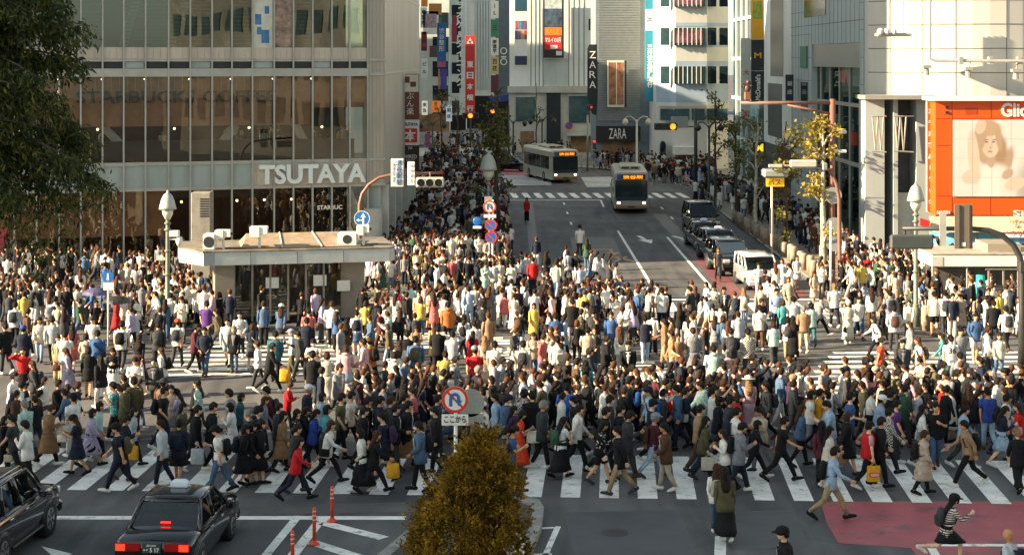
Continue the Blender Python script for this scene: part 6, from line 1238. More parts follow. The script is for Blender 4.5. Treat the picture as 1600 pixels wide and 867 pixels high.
def bus(label, pos, ang, dest, top, skirt, band=False):
    r = empty('bus', pos, label, 'bus', 'city buses'); L_, W, Hh = 10.5, 1.24, 3.02; xf = L_ / 2; xr = -xf
    def sec(x, w_, z0, z1): return [(x, -w_, z0), (x, -w_, z1 - .2), (x, -w_ * .93, z1 - .05), (x, -w_ * .8, z1), (x, w_ * .8, z1), (x, w_ * .93, z1 - .05), (x, w_, z1 - .2), (x, w_, z0)]
    loft(MB(), [sec(xr, W * .97, .32, 2.95), (sec(xr + .15, W, .3, 3.0)), sec(xf - .3, W, .3, 3.0), sec(xf - .06, W * .98, .32, 2.96), sec(xf, W * .94, .4, 2.85)]).build('body', top, r, False, True)
    for s in (-1, 1):
        if band: MB().rbox(xr + .1, xf - .5, s * W * .985 - .02, s * W * .985 + .03, 2.42, 2.85, .01).build('roof_band', BUSP, r, local=True)
        MB().box(xr + .1, xf - .3, s * W - .003, s * W + .006, .34, 1.05).build('side_panel', skirt, r, local=True)
        for k in range(6): x0 = xr + .5 + k * 1.5; MB().box(x0, x0 + 1.42, s * W - .01, s * W + .012, 1.2, 2.35).build('window', cm('bus_window', '#1c2424', rough=.08), r, local=True)
        for x in (-3.0, 2.3):
            MB().tube([(x, s * (W - .3), .48), (x, s * (W + .012), .48)], [.48, .46], 20, ref=(1, 0, 0)).build('wheel', TYR, r, True, True); MB().tube([(x, s * (W + .013), .48), (x, s * (W + .02), .48)], .26, 16, ref=(1, 0, 0)).build('hub', RIM, r, local=True)
        b = MB().tube([(xf - .1, s * W, 2.45), (xf + .25, s * (W + .18), 2.4), (xf + .25, s * (W + .2), 2.25)], .025, 6).build('mirror_arm', PLAS, r, True, True); MB().rbox(xf + .18, xf + .3, s * (W + .2) - .1, s * (W + .2) + .1, 1.85, 2.25, .03).build('mirror', BUSW, r, local=True)
        MB().rbox(xf - .04, xf + .025, min(s * .72, s * 1.1), max(s * .72, s * 1.1), .66, .86, .01).build('lamp_bezel', PLAS, r, local=True)
        MB().rbox(xf + .0255, xf + .035, min(s * .80, s * 1.02), max(s * .80, s * 1.02), .69, .83, .004).build('headlight', HEADON, r, local=True)
    MB().rbox(xf - .03, xf + .012, -W * .93, W * .93, 1.05, 2.40, .005).build('windscreen', cm('bus_screen', '#27302f', rough=.05), r, local=True)
    MB().rbox(xf + .0125, xf + .02, -W * .88, W * .88, .92, 1.2, .003).build('lower_panel', cm('bus_navy', '#232b3d'), r, local=True)
    ds = MB().rbox(xf - .06, xf + .015, -W * .82, W * .82, 2.42, 2.80, .02).build('destination_sign', PLAS, r, local=True)
    t = fit_text(dest, (xf + .024, .12, 2.61), (0, 1, 0), UZ, 1.45, .27, .006, .02).build('lettering', LED, r, local=True); t.parent = ds
    MB().rbox(xf + .0155, xf + .02, -.98, -.72, 2.47, 2.76, .003).build('route_plate', SIGB, r, local=True)
    MB().rbox(xf - .05, xf + .03, -W * .92, W * .92, .34, .56, .02).build('bumper', BUSO, r, local=True); MB().rbox(xf + .031, xf + .04, -.22, .22, .40, .54, .003).build('number_plate', cm('plate_green', '#123a2c'), r, local=True)
    for s in (-1, 1): MB().tube([(xf + .022, s * .1, 1.15), (xf + .022, s * .55, 1.7)], .015, 5).build('wiper', PLAS, r, local=True)
    b = MB().rbox(-1.5, 2.2, -.75, .75, 2.99, 3.22, .06).build('roof_unit', BUSW, r, local=True); MB().rbox(2.195, 2.206, -.6, -.08, 3.04, 3.17, .002).build('roof_vent', PLAS, r, local=True); MB().rbox(2.195, 2.206, .08, .6, 3.04, 3.17, .002).build('roof_vent', PLAS, r, local=True)
    MB().rbox(-4.4, -3.2, -.6, .6, 2.99, 3.12, .04).build('roof_hatch', BUSW, r, local=True)
    dv = MB(); dv.ell((xf - .6, .55, 1.62), (.14, .2, .28), 8, 6); dv.build('driver_shape', cm('driver_blue', '#4a86c0'), r, True, True)
    r.rotation_euler = (0, 0, ang); return r
bus('cream and mauve bus nearer the camera with lit orange destination display', (PX(984, 124.5) + .3, 124.5 + 5.3, 0), R(-90 - 2), '渋谷駅', BUSW, BUSW, True)
bus('white-roofed cream bus turning at the far crosswalk with sunlit roof', (PX(884, 155) - 1.3, 155 + 5.0, 0), R(-90 + 14), '渋谷駅', BUSW, BUSW)
# ------------------------------------------------------------------ people
SKIN, HAIRM = cloth_mat('skin'), cloth_mat('hair_strands')
for _m, ro in ((SKIN, .55), (HAIRM, .6)): _m.node_tree.nodes['Principled BSDF'].inputs['Roughness'].default_value = ro
CLOTH = {k: cloth_mat('cloth_' + k, k) for k in ('plain', 'stripe', 'check', 'floral')}
_t = HAIRM.node_tree; _w = _t.nodes.new('ShaderNodeTexWave'); _w.inputs['Scale'].default_value = 22; _w.inputs['Distortion'].default_value = 5; _w.inputs['Detail'].default_value = 3; _c = _t.nodes.new('ShaderNodeTexCoord'); _t.links.new(_c.outputs['Object'], _w.inputs[0])
_b = [n for n in _t.nodes if n.type == 'BUMP'][0]; _b.inputs['Strength'].default_value = .9; _t.links.new(_w.outputs['Fac'], _b.inputs['Height'])
SHOE, BAGM = cloth_mat('shoe_leather'), cloth_mat('bag_fabric')
EYEM = mat('eye_dark', '#120d0a', .3, var=0); LIPM = mat('lip', '#8a4a40', .6, var=0)
HC = {'black': '#1a1411', 'brown': '#4a2d1b', 'dark': '#281a13', 'blond': '#a9835a', 'grey': '#9a958e', 'red': '#55301e'}
CC = {'white': '#d3d0c7', 'cream': '#d8ccb2', 'black': '#151516', 'navy': '#1c2438', 'grey': '#7f8388', 'charcoal': '#383a3e', 'pale': '#b5bcc0', 'beige': '#bda68a', 'tan': '#a67c52', 'camel': '#9a6a3d', 'brown': '#5e3a24', 'olive': '#5a5433',
      'green': '#2d5a41', 'mint': '#a6cdbd', 'teal': '#2a6d77', 'blue': '#2f5b96', 'sky': '#93b3d0', 'denim': '#44648a', 'red': '#b81f22', 'coral': '#d65a55', 'orange': '#cf6a1e', 'vermilion': '#d2421f', 'maroon': '#5c1b28', 'mustard': '#cf9422', 'yellow': '#d8b640', 'pink': '#d6a0a6',
      'purple': '#5b2a86', 'lilac': '#b4a0c2', 'lavender': '#9d93ad', 'khaki': '#a98a5c', 'royal': '#2440a8', 'turquoise': '#39a0a0', 'plum': '#43284d', 'bright blue': '#1c63c8'}
def _mute(c, f=.26, g=.93):
    r_ = [int(c[i:i + 2], 16) for i in (1, 3, 5)]; m = sum(r_) / 3; return '#%02x%02x%02x' % tuple(int(max(0, min(255, (m + (v - m) * (1 - f)) * g))) for v in r_)
CC = {k: (_mute(v) if k not in ('red', 'vermilion', 'mustard', 'white', 'black') else v) for k, v in CC.items()}
SKT = ['#d9a883', '#c9966f', '#e0b493', '#b98560', '#cf9f7c']
# pose: hip L/R, knee L/R, lean, armL (swing, out, elbow, inward), armR, head yaw/pitch
POSES = {
    'wa': dict(h=(27, -20), k=(6, 28), lean=4, L=(-24, 7, 12, 5), R=(22, 7, 22, 10)),
    'wb': dict(h=(-18, 26), k=(30, 8), lean=4, L=(22, 7, 22, 10), R=(-22, 7, 12, 5)),
    'wc': dict(h=(10, -4), k=(4, 44), lean=3, L=(-8, 8, 14, 6), R=(9, 8, 16, 6)),
    'wd': dict(h=(36, -26), k=(8, 32), lean=7, L=(-30, 9, 22, 5), R=(28, 9, 34, 10)),
    'pa': dict(h=(22, -17), k=(6, 26), lean=4, L=(-15, 7, 12, 5), R=(18, 10, 98, 30), pitch=18),
    'pb': dict(h=(-15, 20), k=(26, 6), lean=4, L=(20, 10, 96, 30), R=(24, 10, 92, 34), pitch=20),
    'ca': dict(h=(24, -18), k=(6, 26), lean=4, L=(-3, 9, 6, 2), R=(2, 9, 6, 2)),
    'cb': dict(h=(-16, 22), k=(26, 6), lean=4, L=(10, 12, 118, 40), R=(-6, 9, 8, 2)),
    'we': dict(h=(15, -12), k=(4, 20), lean=2, L=(-10, 7, 14, 5), R=(9, 7, 18, 8)),
    'wf': dict(h=(-8, 16), k=(22, 5), lean=3, L=(8, 12, 40, 22), R=(-6, 11, 34, 20)),
    'wg': dict(h=(20, -14), k=(5, 24), lean=3, L=(-12, 13, 46, 26), R=(-10, 13, 46, 26)),
    'wh': dict(h=(4, 12), k=(36, 4), lean=2, L=(-6, 8, 12, 5), R=(14, 9, 60, 24)),
    's': dict(h=(3, -3), k=(3, 5), lean=1, L=(4, 8, 12, 6), R=(-2, 8, 14, 8)),
    'sp': dict(h=(2, -4), k=(2, 6), lean=2, L=(20, 9, 100, 34), R=(26, 9, 94, 30), pitch=22),
    'hd': dict(h=(12, -10), k=(4, 18), lean=1, L=(-4, 8, 10, 5), R=(105, 34, 112, 62), pitch=-4),
    'ph': dict(h=(4, -4), k=(3, 5), lean=-2, L=(86, 12, 66, 30), R=(90, 12, 62, 30), pitch=-6),
    'up': dict(h=(14, -12), k=(5, 20), lean=2, L=(-6, 8, 12, 5), R=(118, 10, 22, 5), pitch=-8),
    'ru': dict(h=(48, -34), k=(50, 58), lean=12, L=(-38, 10, 80, 10), R=(40, 10, 84, 20)),
    'bi': dict(h=(78, 46), k=(80, 62), lean=30, L=(36, 10, 16, 6), R=(36, 10, 16, 6), pitch=-20),
}
def joints(P, fem):
    p = POSES[P]; J = {}; hw, sw = (.085, .155) if fem else (.088, .182); lean = R(p['lean'])
    for i, s in ((0, 1), (1, -1)):
        q_ = 1.0 if P in ('bi', 'ru') else .80; h, k = R(p['h'][i]) * q_, R(p['k'][i]) * (.9 if q_ < 1 else 1); hip = Vector((0, s * hw, 0)); kn = hip + Vector((math.sin(h), 0, -math.cos(h))) * .43; a = h - k
        an = kn + Vector((math.sin(a), 0, -math.cos(a))) * .41; J['hip', i], J['kn', i], J['an', i] = hip, kn, an; J['fa', i] = a
    def foot(i):
        an = J['an', i]; a = J['fa', i]; f = R(12) if False else max(-.62, min(.25, a * .7)); d = Vector((math.cos(f), 0, math.sin(f))); return an + Vector((0, 0, -.075)) - d * .06, an + Vector((0, 0, -.075)) + d * .185
    for i in (0, 1): J['he', i], J['to', i] = foot(i)
    up = Vector((math.sin(lean), 0, math.cos(lean))); J['up'] = up; fw = Vector((math.cos(lean), 0, -math.sin(lean))); J['fw'] = fw
    J['ch'] = up * .50; J['nk'] = up * .545; hp = R(p.get('pitch', 4)) + lean * .3; J['hup'] = Vector((math.sin(hp), 0, math.cos(hp))); J['hfw'] = Vector((math.cos(hp), 0, -math.sin(hp))); J['hd'] = J['nk'] + J['up'] * .05 + J['hup'] * .125 + J['hfw'] * .018
    for i, (s, q) in enumerate(((1, p['L']), (-1, p['R']))):
        a, o, e, inw = (R(v) for v in q); sh = up * .478 + Vector((0, s * sw, 0)); d = Vector((math.sin(a) * math.cos(o), s * math.sin(o), -math.cos(a) * math.cos(o))); el = sh + d * .285
        b = a + e; d2 = Vector((math.sin(b) * math.cos(inw), -s * math.sin(inw), -math.cos(b) * math.cos(inw))); wr = el + d2 * .25; J['sh', i], J['el', i], J['wr', i], J['hdir', i] = sh, el, wr, d2; J['hand', i] = wr + d2 * .10
    mz = min(min(J['he', i].z, J['to', i].z) for i in (0, 1)); J['z'] = -mz + .028
    if P == 'bi': J['z'] = .98
    return J
def lofted(b, rings, n):           # rings: (centre, right half-width vector, forward half-depth vector)
    vs = []
    for c, rx, fy in rings:
        for k in range(n):
            a = 2 * math.pi * k / n; ca, sa = math.cos(a), math.sin(a); e = .86
            vs.append(c + rx * (math.copysign(abs(ca) ** e, ca)) + fy * (math.copysign(abs(sa) ** e, sa)))
    m = len(rings); fs = []
    for i in range(m - 1):
        for k in range(n): k2 = (k + 1) % n; fs.append((i * n + k, i * n + k2, (i + 1) * n + k2, (i + 1) * n + k))
    fs.append(tuple(reversed(range(n)))); fs.append(tuple((m - 1) * n + k for k in range(n))); b.add(vs, fs)
YV = Vector((0, 1, 0))
TORM = [(-.10, .150, .105), (0, .160, .112), (.10, .148, .102), (.20, .150, .100), (.34, .172, .115), (.44, .178, .108), (.49, .150, .088), (.535, .070, .06)]
TORF = [(-.10, .160, .115), (0, .165, .115), (.10, .140, .100), (.18, .122, .088), (.32, .142, .110), (.43, .150, .100), (.49, .128, .080), (.535, .060, .052)]
def torso_rings(J, fem, t0, t1, ease, grow=0.0):
    T = TORF if fem else TORM; out = []
    ts = sorted(set([t0, t1] + [t for t, _, _ in T if t0 < t < t1]))
    for t in ts:
        tt = max(T[0][0], min(T[-1][0], t)); w_ = np.interp(tt, [q[0] for q in T], [q[1] for q in T]); d_ = np.interp(tt, [q[0] for q in T], [q[2] for q in T]); g_ = grow * max(0, .25 - t)
        out.append((J['up'] * t, YV * (w_ + ease + g_), J['fw'] * (d_ + ease + g_)))
    return out
def body_mb(P, fem, lod):
    J = joints(P, fem); b = MB(); n = 12 if lod == 0 else 6; f_ = .9 if fem else 1.0
    lofted(b, torso_rings(J, fem, -.10, .535, 0), n)
    b.tube([J['nk'] - J['up'] * .06, J['nk'], J['hd'] - J['hup'] * .06], [.06 * f_, .052 * f_, .05 * f_], n if lod == 0 else 5)
    rot = Matrix((J['hfw'], YV, J['hup'])).transposed()
    b.ell(J['hd'], (.104, .084, .124), *((14, 10) if lod == 0 else (7, 5)), rot=rot)
    if lod == 0:
        b.ell(J['hd'] + J['hfw'] * .045 - J['hup'] * .06, (.05, .055, .055), 10, 7, rot=rot); b.ell(J['hd'] + J['hfw'] * .096 - J['hup'] * .012, (.018, .014, .024), 7, 5, rot=rot)
        for s in (1, -1): b.ell(J['hd'] + YV * s * .077 - J['hup'] * .008 - J['hfw'] * .008, (.02, .01, .03), 6, 5, rot=rot)
    for i in (0, 1):
        b.tube([J['hip', i], J['hip', i].lerp(J['kn', i], .3), J['kn', i], J['kn', i].lerp(J['an', i], .3), J['an', i]], [.082, .078 * f_ + .004, .052, .056 * f_ + .002, .036 * f_], n if lod == 0 else 5)
        b.tube([J['he', i] + Vector((0, 0, .03)), J['to', i] + Vector((0, 0, .02))], [.034, .03], 6)
        b.tube([J['sh', i] - (J['el', i] - J['sh', i]) * .02, J['sh', i].lerp(J['el', i], .4), J['el', i], J['el', i].lerp(J['wr', i], .35), J['wr', i]], [.052 * f_, .045 * f_, .036 * f_, .037 * f_, .026 * f_], n if lod == 0 else 5)
        d = J['hdir', i]; wr = J['wr', i]
        if lod: b.tube([wr, wr + d * .08, wr + d * .16], [.026, .036, .014], 5)
        else:
            side = Vector((d.z, 0, -d.x)); side = side.normalized() if side.length > .1 else Vector((1, 0, 0)); nrm = d.cross(side).normalized(); s = 1 if i == 0 else -1; inn = nrm * (1 if nrm.y * s < 0 else -1)
            b.tube([wr, wr + d * .045, wr + d * .085], [(.026, .02), (.040, .018), (.040, .015)], 10, ref=tuple(side))
            for q, L_ in ((-1.5, .062), (-.5, .076), (.5, .08), (1.5, .07)):
                r0 = wr + d * .082 + side * q * .0225; b.tube([r0 - d * .01, r0 + d * L_ * .5 + inn * .006 + side * q * .004, r0 + d * L_ * .85 + inn * .028 + side * q * .005], [.0105, .0098, .008], 6)
            t0 = wr + d * .03 + side * .03; b.tube([t0, t0 + d * .032 + side * .026 + inn * .012, t0 + d * .062 + side * .028 + inn * .022], [.014, .0125, .009], 6)
    return b, J
_cache = {}
def rmesh(key, b, m, remesh=None, smooth=True):
    me = bpy.data.meshes.new(key); me.from_pydata(b.v, [], b.f)
    import bmesh
    bm = bmesh.new(); bm.from_mesh(me); bmesh.ops.recalc_face_normals(bm, faces=bm.faces); bm.to_mesh(me); bm.free()
    if remesh:
        o = bpy.data.objects.new('tmp', me); COL.objects.link(o); md = o.modifiers.new('r', 'REMESH'); md.mode = 'VOXEL'; md.voxel_size = remesh
        dc = o.modifiers.new('d', 'DECIMATE'); dc.ratio = .10; sm = o.modifiers.new('s', 'SMOOTH'); sm.factor = .3; sm.iterations = 1
        dg = bpy.context.evaluated_depsgraph_get(); dg.update(); m2 = bpy.data.meshes.new_from_object(o.evaluated_get(dg)); bpy.data.objects.remove(o); bpy.data.meshes.remove(me); me = m2; me.name = key
    if smooth: me.polygons.foreach_set('use_smooth', [True] * len(me.polygons))
    if m is not None: me.materials.clear(); me.materials.append(m)
    return me
def wob(b, amp, seed):
    r = random.Random(seed)
    b.v = [(v[0] + amp * math.sin(v[2] * 31 + v[1] * 17 + seed) * .6 + r.uniform(-amp, amp) * .4, v[1] + amp * math.sin(v[2] * 27 + v[0] * 19 + seed * 2) * .6, v[2]) for v in b.v]; return b
def sleeves(b, J, kind, n, e):
    for i in (0, 1):
        sh, el, wr = J['sh', i], J['el', i], J['wr', i]; s0 = sh.lerp(J['ch'] * .95, .18)
        if kind == 'none': continue
        if kind == 'short': b.tube([s0, sh, sh.lerp(el, .35), sh.lerp(el, .75)], [.05, .062 + e, .060 + e, .058 + e], n)
        else: b.tube([s0, sh, sh.lerp(el, .5), el, el.lerp(wr, .5), wr.lerp(el, .04)], [.05, .062 + e, .056 + e, .048 + e, .044 + e, .036 + e], n)
def top_mb(P, fem, kind, n):
    J = joints(P, fem); b = MB()
    if kind == 'tee': lofted(b, torso_rings(J, fem, -.13, .525, .018, .03), n); sleeves(b, J, 'short', n, .0)
    elif kind == 'shirt': lofted(b, torso_rings(J, fem, -.14, .53, .02, .03), n); sleeves(b, J, 'long', n, .0)
    elif kind == 'vest': lofted(b, torso_rings(J, fem, -.10, .53, .042), n)
    elif kind in ('jacket', 'suit', 'cardigan'): lofted(b, torso_rings(J, fem, -.2, .53, .034, .05), n); sleeves(b, J, 'long', n, .012)
    elif kind == 'hoodie': lofted(b, torso_rings(J, fem, -.15, .53, .04), n); sleeves(b, J, 'long', n, .014); b.ell(J['nk'] - J['fw'] * .07, (.09, .12, .06), n, 5)
    elif kind in ('coat', 'dress', 'longdress'):
        lofted(b, torso_rings(J, fem, 0, .53, .036 if kind == 'coat' else .016), n); sleeves(b, J, 'long' if kind == 'coat' else 'short', n, .012 if kind == 'coat' else 0)
        skirt_rings(b, J, fem, {'coat': -.50, 'dress': -.42, 'longdress': -.74}[kind], .036 if kind == 'coat' else .018, .05, .02, n)
    if kind in ('jacket', 'coat', 'suit', 'shirt', 'cardigan'): lofted(b, [(J['up'] * .515, YV * .085, J['fw'] * .075), (J['up'] * .56, YV * .07, J['fw'] * .066)], n)
    return wob(b, .006, len(kind) + (3 if fem else 0)), J
def skirt_rings(b, J, fem, zend, ease, flare, ztop, n):
    rings = []; m = 5
    for k in range(m + 1):
        f = k / m; z = ztop + (zend - ztop) * f; xs = [0]
        for i in (0, 1):
            h, kn, an = J['hip', i], J['kn', i], J['an', i]
            for a, c in ((h, kn), (kn, an)):
                lo, hi = min(a.z, c.z), max(a.z, c.z)
                if lo <= z <= hi: xs.append(a.x + (c.x - a.x) * ((z - a.z) / (c.z - a.z) if abs(c.z - a.z) > 1e-6 else 0))
        cx = (min(xs) + max(xs)) / 2; dx = (max(xs) - min(xs)) / 2 * .8
        rings.append((Vector((cx, 0, z)), YV * (.165 + ease + flare * f), Vector((.115 + ease + dx + flare * f * .6, 0, 0))))
    lofted(b, rings, max(n, 6))
def bottom_mb(P, fem, kind, n):
    J = joints(P, fem); b = MB()
    if kind in ('skirt', 'longskirt', 'miniskirt'):
        skirt_rings(b, J, fem, {'skirt': -.40, 'longskirt': -.70, 'miniskirt': -.28}[kind], .012, .07 if kind != 'miniskirt' else .04, .12, n)
        v2 = []
        for q, v in enumerate(b.v): f = max(0, .1 - v[2]) * .03; v2.append((v[0] + f * math.sin(q * 2.3), v[1] + f * math.cos(q * 2.9), v[2]))
        b.v = v2; return b
    lofted(b, torso_rings(J, fem, -.10, .10, .010), n)
    for i in (0, 1):
        h, kn, an = J['hip', i], J['kn', i], J['an', i]
        if kind == 'shorts': b.tube([h + Vector((0, 0, .02)), h.lerp(kn, .5), h.lerp(kn, .85)], [.096, .094, .092], n)
        elif kind == 'wide': b.tube([h + Vector((0, 0, .02)), h.lerp(kn, .4), kn, kn.lerp(an, .5), kn.lerp(an, .92)], [.096, .094, .09, .095, .10], n)
        else: b.tube([h + Vector((0, 0, .02)), h.lerp(kn, .35), kn, kn.lerp(an, .4), kn.lerp(an, .95)], [.096, .090 - .006 * fem, .066, .063, .052 - .006 * fem], n)
    return wob(b, .005, 5)
def shoe_mb(P, fem, i, n):
    J = joints(P, fem); he, to = J['he', i], J['to', i]; d = (to - he).normalized(); b = MB(); u = Vector((-d.z, 0, d.x))
    b.tube([he - d * .03 + u * .03, he + u * .040, he.lerp(to, .4) + u * .042, he.lerp(to, .75) + u * .032, to + u * .024, to + d * .028 + u * .016], [(.030, .026), (.054, .040), (.056, .042), (.044, .048), (.036, .044), (.020, .026)], max(6, n), ref=tuple(u)); b.tube([J['an', i] - Vector((0, 0, .04)), J['an', i]], [.045, .04], max(5, n)); return b
def hair_mb(P, fem, kind, lod):
    J = joints(P, fem); b = MB(); rot = Matrix((J['hfw'], YV, J['hup'])).transposed(); c = J['hd']; nu, nv = (16, 12) if lod == 0 else (8, 6)
    if kind == 'bald': return None
    zc = {'short': -.045, 'bun': -.04, 'cap': -.05, 'hat': -.04, 'beanie': -.03, 'long': -.12, 'bob': -.12}[kind]
    vs = []; k_ = len(b.v); b.ell((0, 0, 0), (.121, .101, .136), nu, nv)
    for q, v in enumerate(b.v):
        x, y, z = v; face = x > .020 + .022 * (z > .03) and z < .040 + .016 * math.sin(y * 55 + 1); low = z < zc + (.035 if x > .0 else -.045 - .25 * min(0, x + .05) * -1 if x > -.05 else -.055)
        s_ = .80 if (face or low) else 1.0 + .05 * math.sin(q * 1.7) + .03 * math.sin(q * 5.3 + z * 40); vs.append(c + rot @ Vector((x * s_ - (.006 if not face else 0), y * s_, z * s_)))
    b.v = [tuple(v) for v in vs]
    if kind == 'long': 
        dn = J['up'] * -1; rings = [(c - J['hfw'] * .03 + J['hup'] * .02, YV * .088, J['hfw'] * .072), (c - J['hfw'] * .045 - J['hup'] * .08, YV * .098, J['hfw'] * .066), (J['nk'] - J['fw'] * .075 - J['up'] * .02, YV * .115, J['fw'] * .055), (J['nk'] - J['fw'] * .125 - J['up'] * .16, YV * .11, J['fw'] * .04), (J['nk'] - J['fw'] * .13 - J['up'] * .29, YV * .06, J['fw'] * .02)]; lofted(b, rings, 10 if lod == 0 else 6)
    if kind == 'bob': lofted(b, [(c - J['hfw'] * .02 + J['hup'] * .03, YV * .09, J['hfw'] * .08), (c - J['hfw'] * .03 - J['hup'] * .05, YV * .108, J['hfw'] * .078), (c - J['hfw'] * .03 - J['hup'] * .135, YV * .10, J['hfw'] * .07)], 10 if lod == 0 else 6)
    if kind == 'bun': b.ell(c - J['hfw'] * .12 + J['hup'] * .03, (.045, .045, .045), 8, 6)
    return b
def hat_mb(P, fem, kind):
    J = joints(P, fem); b = MB(); rot = Matrix((J['hfw'], YV, J['hup'])).transposed(); c = J['hd'] + J['hup'] * .045
    b.ell(c, (.130, .110, .104), 14, 9, rot=rot); c0 = J['hd'] + J['hup'] * .03
    if kind == 'cap': lofted(b, [(c0 + J['hfw'] * .12, YV * .075, J['hfw'] * .075), (c0 + J['hfw'] * .12 + J['hup'] * .012, YV * .075, J['hfw'] * .07)], 12)
    if kind == 'hat': lofted(b, [(c0, YV * .20, J['hfw'] * .22), (c0 + J['hup'] * .015, YV * .19, J['hfw'] * .21)], 14)
    return b
def face_mb(P, fem, what):
    J = joints(P, fem); b = MB(); c = J['hd']; rot = Matrix((J['hfw'], YV, J['hup'])).transposed()
    if what == 'eyes':
        for s in (1, -1): b.ell(c + J['hfw'] * .086 + YV * s * .031 + J['hup'] * .014, (.008, .014, .007), 7, 5, rot=rot); b.ell(c + J['hfw'] * .087 + YV * s * .032 + J['hup'] * .034, (.008, .019, .004), 6, 4, rot=rot)
    elif what == 'mouth': b.ell(c + J['hfw'] * .090 - J['hup'] * .058, (.009, .022, .007), 7, 5, rot=rot)
    else: lofted(b, [(c + J['hfw'] * .05 - J['hup'] * .085, YV * .05, J['hfw'] * .045), (c + J['hfw'] * .06 - J['hup'] * .045, YV * .068, J['hfw'] * .056), (c + J['hfw'] * .058 - J['hup'] * .012, YV * .066, J['hfw'] * .052)], 10)
    return b
def bag_mb(P, fem, kind):
    J = joints(P, fem); b = MB(); s = MB(); fw, up = J['fw'], J['up']
    if kind == 'backpack':
        c = up * .27 - fw * .215
        lofted(b, [(c - up * .21, YV * .12, fw * .06), (c - up * .17, YV * .145, fw * .09), (c + up * .05, YV * .145, fw * .085), (c + up * .17, YV * .12, fw * .07), (c + up * .21, YV * .06, fw * .03)], 12); b.ell(c - fw * .085 - up * .06, (.035, .10, .09), 8, 6)
        for q in (1, -1): s.tube([c + up * .16 + YV * q * .08 + fw * .06, up * .50 + YV * q * .10 + fw * .02, up * .40 + YV * q * .125 + fw * .125, up * .2 + YV * q * .15 + fw * .09, c - up * .12 + YV * q * .13 + fw * .07], .02, 6)
    elif kind in ('shoulder', 'sling'):
        c = up * .02 - YV * .23 - fw * .03; lofted(b, [(c - up * .11, YV * .05, fw * .13), (c - up * .08, YV * .06, fw * .14), (c + up * .06, YV * .05, fw * .13), (c + up * .09, YV * .03, fw * .12)], 10); s.tube([c + up * .08 + fw * .1, up * .3 - YV * .1 + fw * .16, up * .52 + YV * .08 + fw * .03, up * .3 - YV * .02 - fw * .15, c + up * .08 - fw * .1], .012, 5)
    else:
        i = 1; hnd = J['hand', i]; sz = {'tote': (.19, .05, .36), 'shopper': (.17, .08, .40), 'handbag': (.14, .06, .2), 'parcel': (.4, .1, .5)}[kind]; c = hnd + Vector((0, 0, -.10 - sz[2] / 2)); X = Vector((1, 0, 0)); Z = Vector((0, 0, 1))
        lofted(b, [(c - Z * sz[2] * .5, YV * sz[1] * .9, X * sz[0] * .94), (c - Z * sz[2] * .45, YV * sz[1], X * sz[0]), (c + Z * sz[2] * .1, YV * sz[1] * .9, X * sz[0] * .97), (c + Z * sz[2] * .5, YV * sz[1] * .45, X * sz[0] * .92)], 12)
        for q in (1, -1): s.tube([c + Z * sz[2] * .48 + X * sz[0] * .5 + YV * q * .02, hnd + Vector((.02, q * .012, -.02)), c + Z * sz[2] * .48 - X * sz[0] * .5 + YV * q * .02], .009, 5)
    return b, s
def cached(kind, *a):
    k = (kind,) + a
    if k in _cache: return _cache[k]
    if kind == 'body': b, J = body_mb(a[0], a[1], 0); r = (rmesh('body', b, SKIN, .0085), J['z'])
    elif kind == 'top': b, J = top_mb(a[0], a[1], a[2], 14); r = rmesh('top', b, None)
    elif kind == 'bottom': r = rmesh('bottom', bottom_mb(a[0], a[1], a[2], 12), CLOTH['plain'])
    elif kind == 'shoe': r = rmesh('shoe', shoe_mb(a[0], a[1], a[2], 10), SHOE)
    elif kind == 'hair': b = hair_mb(a[0], a[1], a[2], 0); r = rmesh('hair', b, HAIRM) if b else None
    elif kind == 'hat': r = rmesh('hat', hat_mb(a[0], a[1], a[2]), CLOTH['plain'])
    elif kind in ('eyes', 'mouth', 'mask'): r = rmesh(kind, face_mb(a[0], a[1], kind), {'eyes': EYEM, 'mouth': LIPM, 'mask': CLOTH['plain']}[kind])
    elif kind == 'bag': b, s = bag_mb(a[0], a[1], a[2]); r = (rmesh('bag', b, BAGM), rmesh('strap', s, BAGM))
    elif kind == 'bust':      # shirt front showing in an open jacket
        J = joints(a[0], a[1]); b = MB(); T = torso_rings(J, a[1], .08, .52, .037); vs = []
        for t, w_ in ((.10, .012), (.25, .035), (.40, .06), (.52, .075)):
            d_ = np.interp(t, [q[0] for q in TORM], [q[2] for q in TORM]) + .040
            for q in (-1, 0, 1): vs.append(J['up'] * t + YV * q * w_ + J['fw'] * (d_ + (.004 if q == 0 else -.006)))
        b.add(vs + [v - J['fw'] * .02 for v in vs], [(i, i + 1, i + 4, i + 3) for i in (0, 1, 3, 4, 6, 7)] + [(i + 12, i + 15, i + 16, i + 13) for i in (0, 1, 3, 4, 6, 7)]); r = rmesh('bust', b, CLOTH['plain'], smooth=False)
    _cache[k] = r; return r
_topm = {}
def top_mesh(P, fem, kind, pat):
    k = (P, fem, kind, pat)
    if k not in _topm:
        me = cached('top', P, fem, kind).copy(); me.materials.clear(); me.materials.append(CLOTH[pat]); _topm[k] = me
    return _topm[k]
def child(name, me, parent, col):
    o = bpy.data.objects.new(name, me); COL.objects.link(o); o.parent = parent; o.color = lin(col) + (1,); return o
HEAD = {'R': 0, 'L': 180, 'B': 90, 'F': 270, 'RB': 35, 'LB': 145, 'RF': -30, 'LF': 210}
FACING = {'R': 'walking right', 'L': 'walking left', 'B': 'seen from behind', 'F': 'facing the viewer', 'RB': 'walking away right', 'LB': 'walking away left', 'RF': 'coming right', 'LF': 'coming left'}
